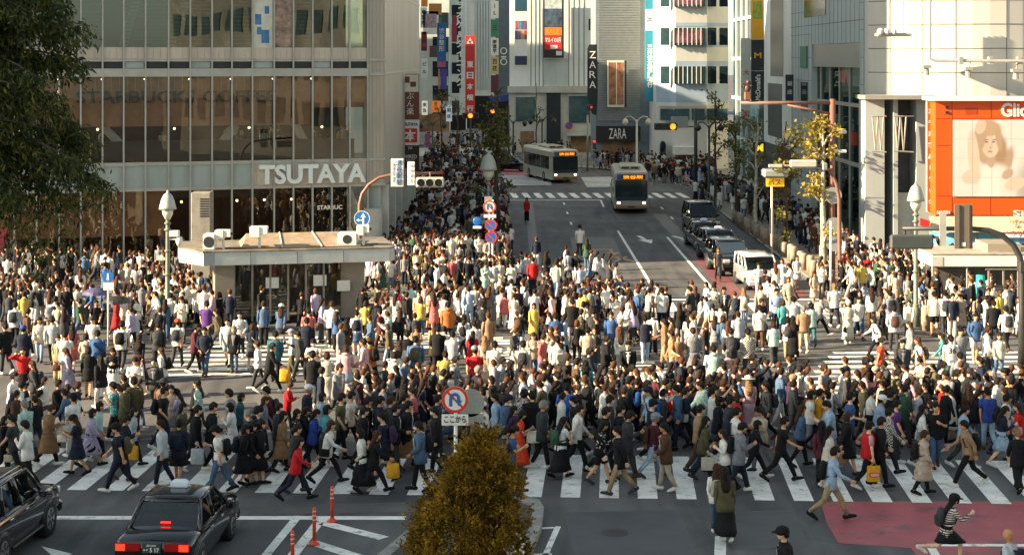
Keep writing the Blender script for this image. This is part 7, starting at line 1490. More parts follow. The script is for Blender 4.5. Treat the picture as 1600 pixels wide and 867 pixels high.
TW_ = {'tee': 'T-shirt', 'shirt': 'shirt', 'jacket': 'jacket', 'suit': 'suit', 'cardigan': 'cardigan', 'hoodie': 'hoodie', 'coat': 'long coat', 'dress': 'dress', 'longdress': 'long dress', 'vest': 'vest'}
BW_ = {'t': 'trousers', 'w': 'wide trousers', 's': 'shorts', 'k': 'skirt', 'l': 'long skirt', 'm': 'short skirt'}
BK_ = {'t': 'trousers', 'w': 'wide', 's': 'shorts', 'k': 'skirt', 'l': 'longskirt', 'm': 'miniskirt'}
PART = {'tee': 'shirt', 'shirt': 'shirt', 'jacket': 'jacket', 'suit': 'jacket', 'cardigan': 'cardigan', 'hoodie': 'hoodie', 'coat': 'coat', 'dress': 'dress', 'longdress': 'dress', 'vest': 'vest'}
LABELS = set(); PEOPLE = []; PLACED = []; NAMEDXY = []
def zone(x, y):
    if y > 790: return 'below the crosswalk'
    if y > 700:
        for lim, t in ((110, 'beside the dark wagon'), (230, 'left of the taxi'), (420, 'just behind the taxi'), (560, 'behind the lane posts'), (690, 'left of the no U-turn sign'), (830, 'behind the conifer'), (960, 'right of the conifer'), (1120, 'on mid crosswalk'), (1290, 'left of the red lane'), (1430, 'above the red lane'), (1700, 'at the right crosswalk end')):
            if x < lim: return t
    if y > 620:
        for lim, t in ((120, 'on far left asphalt'), (300, 'left of the lamp post foot'), (480, 'below the police box'), (640, 'in shade under the canopy end'), (800, 'behind the no U-turn sign'), (960, 'in the packed shaded middle'), (1130, 'in the packed right middle'), (1290, 'by the sunlit bars'), (1440, 'at the bars on the right'), (1700, 'near the right edge')):
            if x < lim: return t
    for lim, t in ((120, 'in far left sunlight'), (270, 'left of the bell lamp'), (420, 'in sun below police box'), (600, 'in sun under the canopy'), (760, 'in the sunlit centre left'), (900, 'in the sunlit centre'), (1060, 'in sun before the road'), (1200, 'in sun below the van'), (1330, 'in sun on open asphalt'), (1450, 'in sun near right lamp post'), (1700, 'in the right plaza')):
        if x < lim: return t
def person(x, yt, d, P, top, bot, hair, bag='', ex=''):
    if P in ('wa', 'wb'): P = ('wa', 'we', 'wb', 'wf', 'wg', 'wh')[int(x * 5 + yt * 3) % 6]
    fem = hair.split(':')[0] in ('long', 'bob', 'bun') or 'f' in ex
    hgt = (1.60 if fem else 1.72) * (1 + .03 * math.sin(x * 12.9 + yt * 3.1)); 
    Yd = (CAMH - hgt) * FPX / (yt - HOR); X = PX(x, Yd); gz = .13 if (Yd > 76 and X < -1) or (X > 15 and Yd > 74.5) else 0.0
    sc = hgt / 1.70; tk, tc = top.split(':')[:2]; pat = top.split(':')[2] if top.count(':') > 1 else 'plain'
    hk = hair.split(':'); hstyle = hk[0]; hcol = hk[1]; hat = hk[2] if len(hk) > 2 else ''
    me, z = cached('body', P, fem); o = bpy.data.objects.new('person', me); COL.objects.link(o); o.color = lin(SKT[int(x * 7 + yt) % 5]) + (1,)
    o.location = (X, Yd, gz + z * sc); o.rotation_euler = (0, 0, R(HEAD[d] + ((x * 13 + yt * 7) % 17 - 8))); o.scale = (sc * 1.07, sc * 1.07, sc)
    tkind = tk
    t_ = child(PART[tk], top_mesh(P, fem, tkind if tk != 'vest' else 'tee', pat), o, CC[tc if tk != 'vest' else 'pink'])
    if tk == 'vest': t_.name = 'shirt'; child('vest', top_mesh(P, fem, 'vest', 'plain'), o, CC[tc])
    if tk in ('jacket', 'suit', 'cardigan') and 'z' not in ex: child('shirt_front', cached('bust', P, fem), o, CC['white' if tk != 'jacket' or int(x) % 2 else 'grey'])
    bk, bc = (bot.split(':') + [''])[:2] if bot else ('', '')
    if bk: child({'t': 'trousers', 'w': 'trousers', 's': 'shorts'}.get(bk, 'skirt'), cached('bottom', P, fem, BK_[bk]), o, CC[bc])
    h = cached('hair', P, fem, hstyle if hstyle in ('short', 'long', 'bob', 'bun') else 'short') if hstyle != 'bald' else None
    if h: child('hair', h, o, HC[hcol])
    if hat:
        hs, hc = hat.split('-'); child('cap' if hs == 'cap' else 'hat', cached('hat', P, fem, hs if hs in ('cap', 'hat') else 'beanie'), o, CC[hc])
    sc_ = CC[('white', 'black', 'white', 'charcoal', 'brown')[int(x + yt) % 5]] if 'b' not in ex else CC['black']
    for i in (0, 1): child('shoe', cached('shoe', P, fem, i), o, sc_)
    if yt > 480: child('eyes', cached('eyes', P, fem), o, CC['black']); child('mask' if 'm' in ex else 'mouth', cached('mask' if 'm' in ex else 'mouth', P, fem), o, CC['white' if 'k' not in ex else 'black'])
    PEOPLE.append(dict(o=o, x=x, y=93 + FPX * CAMH / Yd, tk=tk, tc=tc, pat=pat, bk=bk, bc=bc, hs=hstyle, hc=hcol, hat=hat, d=d, P=P, bag=bag, fem=fem, ex=ex)); NAMEDXY.append((X, Yd)); return o
BAGW = {'backpack': 'backpack', 'shoulder': 'shoulder bag', 'sling': 'sling bag', 'tote': 'tote bag', 'shopper': 'shopping bag', 'handbag': 'handbag', 'parcel': 'flat cardboard parcel'}
PATW = {'plain': '', 'stripe': ' striped', 'check': ' checked', 'floral': ' floral'}
DOING = {'pa': 'checking a phone', 'pb': 'holding hands to chest', 'hd': 'hand raised to head', 'ph': 'both arms raised', 'up': 'one arm raised high', 'ru': 'running right', 'sp': 'looking at a phone', 's': 'standing', 'bi': 'riding a bicycle', 'wd': 'striding'}
def label_all():
    for p in PEOPLE:
        a = 'person in ' + p['tc'] + PATW[p['pat']] + ' ' + TW_[p['tk']]
        bt = (' and ' + p['bc'] + ' ' + BW_[p['bk']]) if p['bk'] else ''
        hd = (p['hat'].split('-')[1] + ' ' + p['hat'].split('-')[0]) if p['hat'] else ('bald head' if p['hs'] == 'bald' else p['hc'] + ' ' + p['hs'].replace('bob', 'bobbed').replace('bun', 'tied-up') + ' hair')
        do = DOING.get(p['P']) if p['P'] in ('hd', 'ph', 'up', 'ru', 'bi', 'pa', 'sp') else None
        do = do or FACING[p['d']]; z = zone(p['x'], p['y'])
        p['core'] = a + bt; cands = [f'{a}{bt}, {do}, {z}', f'{a}{bt}, {hd}, {z}', f'{a}{bt}, {FACING[p["d"]]}, {z}', f'{a}, {hd}, {do}, {z}']
        if p['bag']: cands.append(f'{a}{bt} with {p["bag"].split(":")[1]} {BAGW[p["bag"].split(":")[0]]}, {z}')
        cands = [c for c in cands if len(c.split()) <= 16]; c = next((c for c in cands if c not in LABELS), None)
        if c is None:          # tell it apart by its nearest already described neighbour
            q = min((q for q in PEOPLE if q.get('lab') and q['core'] != p['core']), key=lambda q: (q['x'] - p['x']) ** 2 + 4 * (q['y'] - p['y']) ** 2)
            rel = 'right of' if p['x'] > q['x'] else 'left of'
            for c in (f"{a}{bt}, {rel} the one in {q['tc']} {TW_[q['tk']]}", f"{a}, {hd}, {rel} the one in {q['tc']} {TW_[q['tk']]}", f"{a}{bt}, {rel} one in {q['tc']} {TW_[q['tk']]}, {do}"):
                if c not in LABELS and len(c.split()) <= 16: break
        p['lab'] = c; LABELS.add(c); tag(p['o'], c, 'person', 'people crossing the scramble')
        if p['bag']:
            bkind, bcol = p['bag'].split(':')[:2]; me, ms_ = cached('bag', p['P'], p['fem'], bkind); o = p['o']
            nm = {'backpack': 'backpack', 'shoulder': 'shoulder_bag', 'sling': 'shoulder_bag', 'tote': 'tote_bag', 'shopper': 'shopping_bag', 'handbag': 'handbag', 'parcel': 'parcel'}[bkind]
            bo = bpy.data.objects.new(nm, me); COL.objects.link(bo); bo.location = o.location; bo.rotation_euler = o.rotation_euler; bo.scale = o.scale; bo.color = lin(CC[bcol]) + (1,)
            st = child('strap' if bkind in ('backpack', 'shoulder', 'sling') else 'handle', ms_, bo, CC['charcoal' if bkind == 'backpack' else bcol])
            lb = f"{bcol} {BAGW[bkind]} of person in {p['tc']}{PATW[p['pat']]} {TW_[p['tk']]}, {z}"
            if lb in LABELS or len(lb.split()) > 16: lb = f"{bcol} {BAGW[bkind]} of the {p['tc']} {TW_[p['tk']]} wearer {FACING[p['d']]}, {z}"
            if lb in LABELS or len(lb.split()) > 16: lb = f"{bcol} {BAGW[bkind]} of {p['hc']}-haired person in {p['tc']} {TW_[p['tk']]} and {p['bc'] or p['tc']}, {z}"
            LABELS.add(lb); tag(bo, lb, 'bag', 'bags carried in the crowd'); p['bago'] = bo
CROWD = '''
19 584 R ca tee:white t:black short:black
36 547 F hd shirt:red k:black short:dark
54 566 L wa jacket:charcoal w:khaki long:brown backpack:charcoal
41 630 LB wc shirt:mint t:grey short:grey
22 650 L wb tee:charcoal t:black short:dark
5 654 R wc shirt:black t:black bob:black handbag:beige
43 661 L cb shirt:white t:black short:black shoulder:charcoal
75 635 R pa coat:camel t:black bun:brown tote:cream
115 620 LB hd tee:white t:white short:black:cap-black
121 651 L pb dress:navy - long:brown:cap-black handbag:cream b
141 641 R wa coat:lilac k:black bob:dark - b
153 632 R wc shirt:mint w:black bob:black
180 600 L cb tee:turquoise:floral t:black short:black shoulder:black
194 603 R wa jacket:olive t:brown short:black
186 664 L wa tee:navy t:navy short:black:cap-black backpack:olive
192 652 R pb shirt:navy t:navy short:black
209 594 B s jacket:olive t:charcoal short:dark
206 640 R ca shirt:pale t:navy long:black shopper:mustard
253 596 RB wc jacket:tan t:khaki short:dark:hat-charcoal
254 608 R wa tee:black t:navy short:black backpack:black
268 606 F s shirt:beige k:grey long:dark
281 610 L pb shirt:lilac t:charcoal long:black
311 597 L wb shirt:mint t:charcoal long:black
254 661 L wb shirt:pale t:navy short:dark
283 633 R wc hoodie:olive t:brown long:black
305 637 R ca suit:black t:black short:black shopper:pale
331 634 R wb suit:black t:black short:black tote:white
279 660 B wc jacket:navy k:black short:black backpack:navy f
343 668 L pa tee:white t:denim short:black:cap-black backpack:black
361 612 L wc shirt:grey t:charcoal short:black
374 618 R wb shirt:teal t:black bob:dark
363 633 L cb shirt:white t:black bob:black
387 643 R wc tee:charcoal t:black short:grey
401 640 R wa hoodie:black t:black short:black:beanie-black
380 668 R wb coat:black k:black bob:black backpack:navy b
392 665 R wa jacket:black k:black bob:black - b
405 660 R wc coat:black k:black bob:black - b
420 606 L wa jacket:maroon t:black short:black backpack:charcoal
411 624 R wb shirt:grey t:black long:brown
433 634 R wc shirt:charcoal t:navy short:black - m
479 605 R wa jacket:navy t:charcoal short:grey:cap-pale
440 647 R wa coat:camel t:black long:black - b
461 643 R wc shirt:black:floral t:black long:black
474 638 R pb cardigan:black t:charcoal long:dark
501 618 R wb shirt:sky t:black bob:black
489 642 R pa cardigan:royal t:black long:dark
508 637 R wc shirt:turquoise k:charcoal bob:black
531 620 R wa tee:olive t:black short:black
546 614 R wb tee:cream t:black short:black
553 599 R wc shirt:grey t:charcoal long:black
572 624 R wa suit:black t:black short:black
591 624 R wb suit:navy t:navy short:black
566 640 R wc jacket:black t:black short:black
461 667 R wb jacket:charcoal t:black short:black
462 683 R wd shirt:red t:navy long:dark - b
511 657 R wd shirt:white t:black long:brown shoulder:black b
566 674 L wa shirt:white l:black bob:dark
583 673 R wd cardigan:black t:navy long:red shopper:mustard
601 647 L wa tee:navy s:black short:black backpack:plum
608 624 R wc suit:charcoal t:black short:brown
616 637 R wb suit:black t:charcoal short:black
635 631 R wa suit:black t:black short:black parcel:camel
629 619 R wc suit:navy t:black short:dark
647 608 L ca tee:coral k:black bun:brown
631 594 B wc shirt:black t:charcoal long:black
681 622 R wb jacket:charcoal t:charcoal short:black
682 641 L wa jacket:black t:black short:black sling:charcoal m
657 664 L wa jacket:denim t:black short:black backpack:black m
784 603 R wc shirt:black k:charcoal bob:black
798 599 R wa shirt:grey w:grey long:black
776 619 L wb shirt:sky t:navy short:dark
789 619 R wa jacket:denim t:navy short:black:cap-navy
757 632 L wc shirt:white t:grey short:dark:cap-white
799 637 R wb shirt:plum t:black long:black
784 671 R pa shirt:charcoal t:navy short:black
798 668 R pa tee:blue t:navy short:black
818 614 B wa shirt:brown:check t:charcoal short:black
832 616 B wc jacket:black t:navy short:black
873 586 LB wb shirt:black t:olive short:black
885 604 B wa tee:bright_blue t:navy short:black backpack:bright_blue
811 644 R pa longdress:vermilion - long:black tote:cream
846 631 R wa suit:charcoal t:black short:grey
876 655 RB pb tee:white l:black long:black backpack:green
900 622 L wb jacket:black t:black short:black
901 635 R wa shirt:white t:black short:black
915 567 B wc shirt:turquoise t:black long:black
936 575 R wa cardigan:maroon t:black long:black sling:white z
938 660 R pa shirt:black:floral s:black long:black shoulder:black f
943 639 R wb suit:black t:black short:black
950 622 R wc suit:charcoal t:charcoal short:black
957 598 R wa jacket:tan t:charcoal long:brown handbag:mustard
967 638 R wa suit:black t:navy short:black
979 645 R pa jacket:charcoal t:charcoal short:black
969 669 L wa jacket:black t:khaki short:black shoulder:black z
984 572 R wb tee:navy t:black short:black backpack:navy
1008 598 R wc shirt:grey t:black short:black backpack:bright_blue
1034 571 L wa tee:white t:black short:black backpack:black
1068 564 B s longdress:black:floral - bob:dark
1088 558 F wc jacket:black t:navy short:black
1016 609 L wb shirt:sky t:navy short:black:cap-navy backpack:bright_blue
1017 628 R wc tee:navy t:black short:black:cap-black
1034 612 R wa shirt:charcoal t:black short:black
1060 606 L wc shirt:denim t:navy short:black backpack:navy
1068 608 R wa tee:white t:black short:dark
1098 598 L wb hoodie:mint t:charcoal short:black
1105 593 R wc jacket:black t:black bob:black
1113 609 R up tee:white t:grey short:black
1127 567 R wb shirt:white t:charcoal short:black backpack:navy
1126 597 R wa shirt:black t:black short:dark - f
1146 573 R wc cardigan:pink t:beige bun:brown
1152 589 R pb shirt:blue t:navy short:black sling:navy
1170 592 B s longdress:pink - long:blond:hat-cream
1178 572 R up jacket:black t:black short:black
1020 648 R wa tee:maroon t:sky short:grey:cap-grey backpack:brown
1041 666 L wb jacket:brown t:beige short:black
1091 637 R wa shirt:tan t:brown short:black
1099 654 R ca cardigan:olive w:navy long:black tote:cream z
1121 624 R wc jacket:black k:charcoal bob:dark:beanie-black
1151 620 R wb shirt:red k:black bob:brown
1138 622 R wa jacket:charcoal t:black short:black
1148 641 R wc shirt:white t:navy short:black backpack:navy
1133 674 L cb shirt:white t:black long:brown handbag:brown b
1154 663 R pa jacket:grey t:navy short:black backpack:black
1178 657 R wd shirt:black t:black bob:black
1190 638 LF pb shirt:beige t:grey short:black
1199 600 L wc shirt:charcoal t:black short:black backpack:charcoal
1120 730 B wc shirt:white t:denim long:brown backpack:beige
1133 734 B ca cardigan:olive l:black long:dark handbag:maroon
1236 575 R wa shirt:maroon t:black long:black
1237 590 R wb hoodie:plum t:purple bald:black:beanie-tan
1257 564 R wc shirt:black:floral l:brown long:black
1285 573 RF wc tee:grey t:blue short:brown
1278 610 R wa tee:mustard t:navy short:black
1265 614 R wc tee:white:stripe t:grey bob:black
1295 614 L wb shirt:pale t:charcoal bob:black
1298 629 L pb shirt:sky t:grey short:black
1333 597 R wa coat:black t:charcoal long:black
1327 618 R wb tee:blue t:charcoal short:black
1321 647 R wa jacket:black k:black bob:brown tote:tan m
1350 563 R wc jacket:brown t:charcoal short:black
1362 558 B wb jacket:black t:black short:black
1374 575 L pa jacket:black t:navy long:dark:beanie-beige
1347 577 R pb shirt:pink t:beige long:brown
1400 580 R wc jacket:olive t:charcoal short:black
1359 609 R wa shirt:white t:beige short:black sling:black m
1374 620 R wb shirt:sky t:charcoal short:black:cap-white - m
1390 613 R wc jacket:black t:black short:black
1220 651 R wd tee:black t:black short:black
1250 636 R wa shirt:denim t:black long:brown
1285 663 B wc shirt:maroon t:black long:black shoulder:white
1294 671 R wa cardigan:cream k:black long:black
1298 698 R wd shirt:sky t:khaki short:black backpack:black
1355 662 R ca vest:red t:black short:black shopper:mustard
1374 657 R wa jacket:black t:black short:dark
1386 640 R wb shirt:black:check t:navy short:black
1398 629 R wc tee:purple t:charcoal short:black
1413 606 R wa hoodie:green t:charcoal short:black
1422 590 R wb shirt:pink k:grey bob:brown
1439 636 R wc shirt:white t:charcoal long:black shoulder:grey
1462 632 F cb tee:black t:denim short:black tote:cream
1442 677 R wa coat:beige t:black short:brown backpack:black fb
1471 567 R wb shirt:white:stripe t:charcoal short:black backpack:olive
1481 581 LF pb tee:grey t:beige short:black backpack:black
1492 581 R wc jacket:navy t:charcoal short:black
1523 584 L wa shirt:grey t:beige bob:black
1514 605 B wb shirt:brown k:black long:brown
1504 636 R wa shirt:sky t:charcoal short:black
1513 657 L wd shirt:tan t:black short:black backpack:black
1544 610 B wc tee:royal t:sky short:black
1569 580 L ph shirt:charcoal t:black short:black:cap-black
1575 592 R wb tee:yellow l:olive bob:brown
1570 618 R wa shirt:white t:navy short:black backpack:black
1565 637 R pa shirt:navy k:sky long:dark handbag:pink
1594 632 L wb shirt:red t:grey long:brown
1591 673 B wa jacket:black w:black short:blond - fb
1534 561 L wc jacket:navy t:navy short:black
1480 767 R ru shirt:maroon:stripe m:black long:black:cap-black backpack:charcoal mk
1228 829 L wc jacket:black t:black short:black:cap-black
1580 833 LB wc shirt:pale t:navy bald:black backpack:navy
9 508 LB wc jacket:black t:charcoal short:black
36 513 B wa jacket:navy t:navy short:black:cap-royal
62 499 F wa hoodie:cream t:sky long:black shoulder:pink
81 497 B wb shirt:pale t:black short:dark
91 527 F s tee:khaki w:khaki bun:brown
101 521 B wc tee:white t:beige short:black
113 511 B wa dress:coral - long:dark
107 546 L pa coat:lavender w:denim long:brown handbag:brown
134 524 B wb shirt:beige t:charcoal bob:dark
145 497 F wc tee:white t:charcoal short:black:cap-charcoal
152 520 B s jacket:blue t:navy short:black sling:navy
138 545 B ca shirt:black m:black bob:dark tote:bright_blue
158 559 LB wa cardigan:black t:white long:black
177 545 F pb shirt:black l:white bob:dark
190 505 B wc tee:white t:charcoal short:black backpack:black
206 482 L wa shirt:lilac t:navy short:black
126 468 L wb tee:green t:denim short:dark
23 475 B wc shirt:pale t:black short:black backpack:charcoal
49 473 B wa shirt:white k:charcoal bob:black
86 466 B wb shirt:white t:black short:black backpack:navy
217 525 B wa shirt:black l:maroon long:dark tote:cream
212 560 F pb shirt:white t:grey short:dark
242 561 F ca jacket:charcoal t:brown short:black
254 546 L wc cardigan:white t:charcoal long:brown backpack:black
247 505 B wb shirt:charcoal t:black short:black backpack:charcoal
277 501 B wa tee:white t:charcoal short:dark:cap-vermilion backpack:charcoal
305 510 R wb jacket:maroon t:black short:black
320 514 F wa shirt:navy t:denim short:black handbag:brown
323 474 B s tee:purple t:charcoal short:black
342 482 L wd shirt:olive t:charcoal short:black
356 500 F wc shirt:pale:check s:sky short:black
366 513 F s jacket:black t:denim bob:blond
375 490 F wb shirt:pale t:navy short:black sling:lilac
394 508 B wa shirt:navy k:charcoal bob:brown shoulder:cream
404 536 L wa shirt:white t:charcoal short:brown handbag:black f
421 536 R wd jacket:black t:black short:dark shopper:mustard
430 521 B s jacket:teal t:black short:black
457 518 L wa shirt:pale w:olive bob:grey:cap-lavender
469 519 L pa jacket:charcoal t:charcoal short:black
491 531 F pb tee:white t:charcoal short:black backpack:black m
488 552 B wc shirt:black t:charcoal short:black
511 554 B wa longdress:cream - bob:brown
528 570 RF wa suit:grey t:charcoal short:dark
540 542 B wb hoodie:pink k:sky bob:brown
518 474 B wa shirt:white t:black short:brown
541 502 B wc shirt:brown t:grey long:dark
557 488 B wa tee:white k:denim short:dark backpack:navy f
580 529 LB wd shirt:orange t:black short:dark:hat-brown backpack:black
570 533 L wb shirt:pink t:charcoal short:black
482 485 B wc tee:coral t:navy short:dark
479 500 B wa jacket:navy t:charcoal short:black
439 477 B wb jacket:denim k:charcoal long:brown:cap-white
616 552 B wa hoodie:cream t:navy bob:dark
624 537 B wb shirt:white t:black long:brown shoulder:navy
649 529 B wc jacket:denim t:khaki short:black backpack:olive
672 568 L wa jacket:blue t:white short:dark:cap-charcoal shoulder:grey
696 553 B wb tee:yellow s:beige short:dark
709 559 R wa hoodie:grey t:black short:black backpack:charcoal
742 545 B wc tee:red t:charcoal short:dark:cap-grey
745 576 R wb jacket:navy t:charcoal short:grey shoulder:navy
707 521 B hd shirt:pale t:sky short:black
773 537 B hd tee:white t:sky short:black sling:navy
757 529 B s longdress:beige - long:blond
741 503 B wa shirt:white t:beige short:dark
754 474 B wb jacket:charcoal t:charcoal short:dark
700 475 B wc hoodie:orange t:navy short:black
657 468 B wa tee:yellow t:denim bob:brown
684 513 B wb jacket:black t:black short:black
636 520 B wc shirt:black t:olive short:dark
725 495 B wa shirt:pale w:grey bob:black
782 562 R wb shirt:pale t:charcoal short:black
796 566 R wc shirt:black l:charcoal long:black
817 535 B wa tee:cream t:khaki short:dark backpack:charcoal
812 568 R wb cardigan:black t:charcoal long:black tote:olive
833 521 F pb shirt:beige t:denim long:red
868 493 B wa jacket:blue t:charcoal short:dark
849 497 B wb shirt:black l:maroon bob:brown
871 529 B wc shirt:white t:beige short:black
876 538 B wa tee:cream t:charcoal bob:dark backpack:beige
894 470 B s jacket:black t:grey short:dark
918 515 B wb tee:beige t:charcoal short:black
946 528 R wc jacket:black t:charcoal short:dark
968 501 R wa jacket:brown t:charcoal short:grey
981 535 F wb suit:black t:black short:black
970 517 B wc shirt:white:check t:beige long:brown
927 486 B wa jacket:charcoal t:charcoal short:black backpack:charcoal
918 546 R wb jacket:navy t:black short:black
1008 497 B wa tee:navy t:sky short:black shoulder:black
947 444 LB wd shirt:white t:black short:dark
984 455 B wa tee:white t:navy long:dark
1034 453 B s tee:white t:black short:black
1080 451 LB wa jacket:charcoal t:charcoal short:black
1115 446 F pb shirt:white t:navy short:dark
1131 451 F wc suit:charcoal t:charcoal short:black
1162 453 B wa tee:pink t:sky long:blond backpack:cream
1187 480 B wb shirt:white t:brown short:dark sling:black
1130 497 B wa jacket:denim t:beige bob:brown
1142 516 B wb jacket:charcoal t:beige short:dark backpack:charcoal
1169 517 B wc shirt:black:check t:charcoal short:black
1084 489 R wa dress:pink - long:brown handbag:pink
1039 502 L wb shirt:camel t:khaki short:dark
1051 519 L wc shirt:tan t:beige short:dark
1083 516 B wa coat:grey t:charcoal short:brown
1077 494 B wb shirt:white t:charcoal long:dark
1173 555 R wa suit:navy t:navy short:black
1187 560 R pa shirt:sky t:white bob:black
1138 550 B wc shirt:pink t:beige bob:grey
1115 543 B wa hoodie:mint t:charcoal short:black
1213 454 F wb shirt:sky t:navy short:black
1224 471 B wc shirt:turquoise t:navy bob:red
1240 467 B wa shirt:pale t:charcoal short:black
1280 460 R wd tee:grey t:black short:black
1256 481 B wb shirt:tan t:beige short:grey shopper:white
1268 476 B wa shirt:mint t:teal bob:black
1231 497 B wb tee:lilac t:khaki bob:black backpack:charcoal
1239 497 B wc longdress:black - long:dark
1209 506 B wa shirt:mint w:charcoal bob:brown handbag:brown
1325 472 F s longdress:cream - bob:dark:cap-cream handbag:black
1341 465 F wa shirt:white t:denim short:dark
1304 446 B wb tee:white t:navy short:blond
1369 495 L wd shirt:white t:black bob:black backpack:charcoal
1397 481 B wa hoodie:pale t:charcoal short:dark backpack:brown
1391 457 B wb jacket:grey t:charcoal short:black backpack:navy
1362 454 B s shirt:white t:brown long:brown
1375 529 R wa tee:vermilion t:charcoal bun:dark
1410 532 F wb jacket:charcoal t:charcoal short:black
1437 529 L wa tee:white t:charcoal long:red backpack:olive
1423 506 L wb coat:grey t:charcoal long:brown
1460 459 B s tee:white s:black short:dark
1477 458 B wa tee:white t:charcoal short:black backpack:charcoal
1500 458 B wb coat:beige t:charcoal short:brown:hat-camel
1524 493 F wa shirt:blue s:white short:dark backpack:bright_blue
1553 473 B s jacket:black t:navy short:dark
1573 481 B wa shirt:white t:black short:black:cap-black backpack:charcoal
1595 466 LB wb coat:white t:sky long:dark
1486 528 B s tee:white t:teal short:black
1474 522 L wa shirt:turquoise t:navy long:dark backpack:blue
1500 514 F wb shirt:grey t:charcoal short:black
1541 514 R wa shirt:white t:charcoal short:brown
1547 522 B wb shirt:cream t:denim bob:brown handbag:mustard
1561 523 F wc shirt:cream t:denim bob:brown
1501 553 B wa hoodie:grey t:charcoal short:black
'''
for ln in CROWD.strip().split('\n'):
    p = ln.replace('bright_blue', 'bright blue').replace('bright blue', 'bright~blue').split()
    p = [q.replace('~', ' ') for q in p]
    bag = p[7] if len(p) > 7 and p[7] != '-' else ''; ex = p[8] if len(p) > 8 else ''
    person(float(p[0]), float(p[1]), p[2], p[3], p[4], '' if p[5] == '-' else p[5], p[6], bag, ex)
label_all()
print('PEOPLE', len(PEOPLE), 'labels', len(LABELS))
# numerals on a white shirt back, lettering on a yellow bag
for p in PEOPLE:
    if p['x'] == 1486:
        J = joints('s', False); t = fit_text('36', (-.150, 0, .36), (0, -1, 0), UZ, .24, .2, .012, .02); m_ = t.build('numerals', LB, p['o'], local=True)
    if p['x'] == 1355 and p.get('bago'):
        J = joints(p['P'], p['fem']); c = J['hand', 1] + Vector((0, 0, -.32)); b = MB().box(c.x - .125, c.x + .125, c.y - .088, c.y - .080, c.z - .05, c.z + .06); pn = b.build('print', SR, p['bago'], local=True)
        t = fit_text('ASSO!', (c.x, c.y - .094, c.z + .005), RX, UZ, .2, .07, .006, .02); t.build('lettering', LW, p['bago'], local=True)
# a cyclist's bicycle, umbrellas
def cyclist():
    X, Yd = PX(1504, 71.5), 71.5
    p = person(1506, 474, 'L', 'bi', 'shirt:white', 't:khaki', 'short:black', 'backpack:black')
    p.location = (X, Yd, .98); p.rotation_euler = (0, 0, R(180)); p.scale = (1, 1, 1)
    r = empty('bicycle', (X, Yd, .0), 'dark bicycle under the rider in white shirt in the right plaza', 'bicycle', None, R(180))
    for x in (-.52, .55):
        wh = MB().tube([(x + .33 * math.cos(2 * math.pi * k / 24), 0, .34 + .33 * math.sin(2 * math.pi * k / 24)) for k in range(25)], .016, 6, cap=False).build('wheel', TYR, r, True, True)
        sp = MB(); [sp.cyl((x, 0, .34), (x + .32 * math.cos(k * math.pi / 6), 0, .34 + .32 * math.sin(k * math.pi / 6)), .002, n=4) for k in range(12)]; s_ = sp.build('spokes', CHR, r, local=True); s_.parent = wh
    f = MB(); [f.cyl(a, b_, .018, n=8) for a, b_ in (((-.52, 0, .34), (-.05, 0, .3)), ((-.52, 0, .34), (-.2, 0, .78)), ((-.05, 0, .3), (-.22, 0, .86)), ((-.05, 0, .3), (.38, 0, .74)), ((-.2, 0, .76), (.36, 0, .80)), ((.55, 0, .34), (.36, 0, .95)))]; f.build('frame', PLAS, r, local=True)
    MB().tube([(.36, -.27, 1.0), (.36, -.1, .97), (.36, .1, .97), (.36, .27, 1.0)], .014, 6).build('handlebar', CHR, r, True, True); MB().ell((-.24, 0, .89), (.14, .08, .035), 10, 6).build('saddle', PLAS, r, True, True)
cyclist()
PEOPLE_C = PEOPLE[-1]; tag(PEOPLE_C['o'], 'person in white shirt and khaki trousers riding a bicycle with black backpack, right plaza', 'person', 'people crossing the scramble')
me, ms_ = cached('bag', 'bi', False, 'backpack'); o = PEOPLE_C['o']; bo = bpy.data.objects.new('backpack', me); COL.objects.link(bo); bo.location = o.location; bo.rotation_euler = o.rotation_euler; bo.color = lin(CC['black']) + (1,); child('strap', ms_, bo, CC['black']); tag(bo, 'black backpack on the cyclist in white shirt', 'bag', 'bags carried in the crowd')
def umbrella(x, y, Y, col, label):
    X, Z = PX(x, Y), PZ(y, Y); r = empty('umbrella', (X, Y, Z), label, 'umbrella'); vs = [(X, Y, Z)]; n = 8
    for q, (rr, dz) in enumerate(((.25, -.04), (.45, -.14), (.56, -.27))):
        for k in range(n * 2): a = math.pi * k / n; s_ = 1 - (.06 * q / 2 if k % 2 else 0); vs.append((X + rr * s_ * math.cos(a), Y + rr * s_ * math.sin(a), Z + dz))
    fs = [(0, 1 + k, 1 + (k + 1) % (2 * n)) for k in range(2 * n)]
    for q in range(2):
        for k in range(2 * n): a = 1 + q * 2 * n + k; b_ = 1 + q * 2 * n + (k + 1) % (2 * n); fs.append((a, a + 2 * n, b_ + 2 * n, b_))
    MB().add(vs, fs).build('canopy', cm('umb_' + col[1:], col), r, False); MB().cyl((X, Y, Z - .8), (X, Y, Z + .05), .012, n=6).build('shaft', CHR, r)
umbrella(150, 449, 69, '#4a4668', 'violet-grey parasol held up in the left crowd beside the pedestrian sign'); umbrella(1349, 449, 73, '#2b2a2a', 'black umbrella open in the sunlit crowd near the plane tree'); umbrella(181, 462, 68, '#2a2725', 'dark umbrella just right of the pedestrian sign')
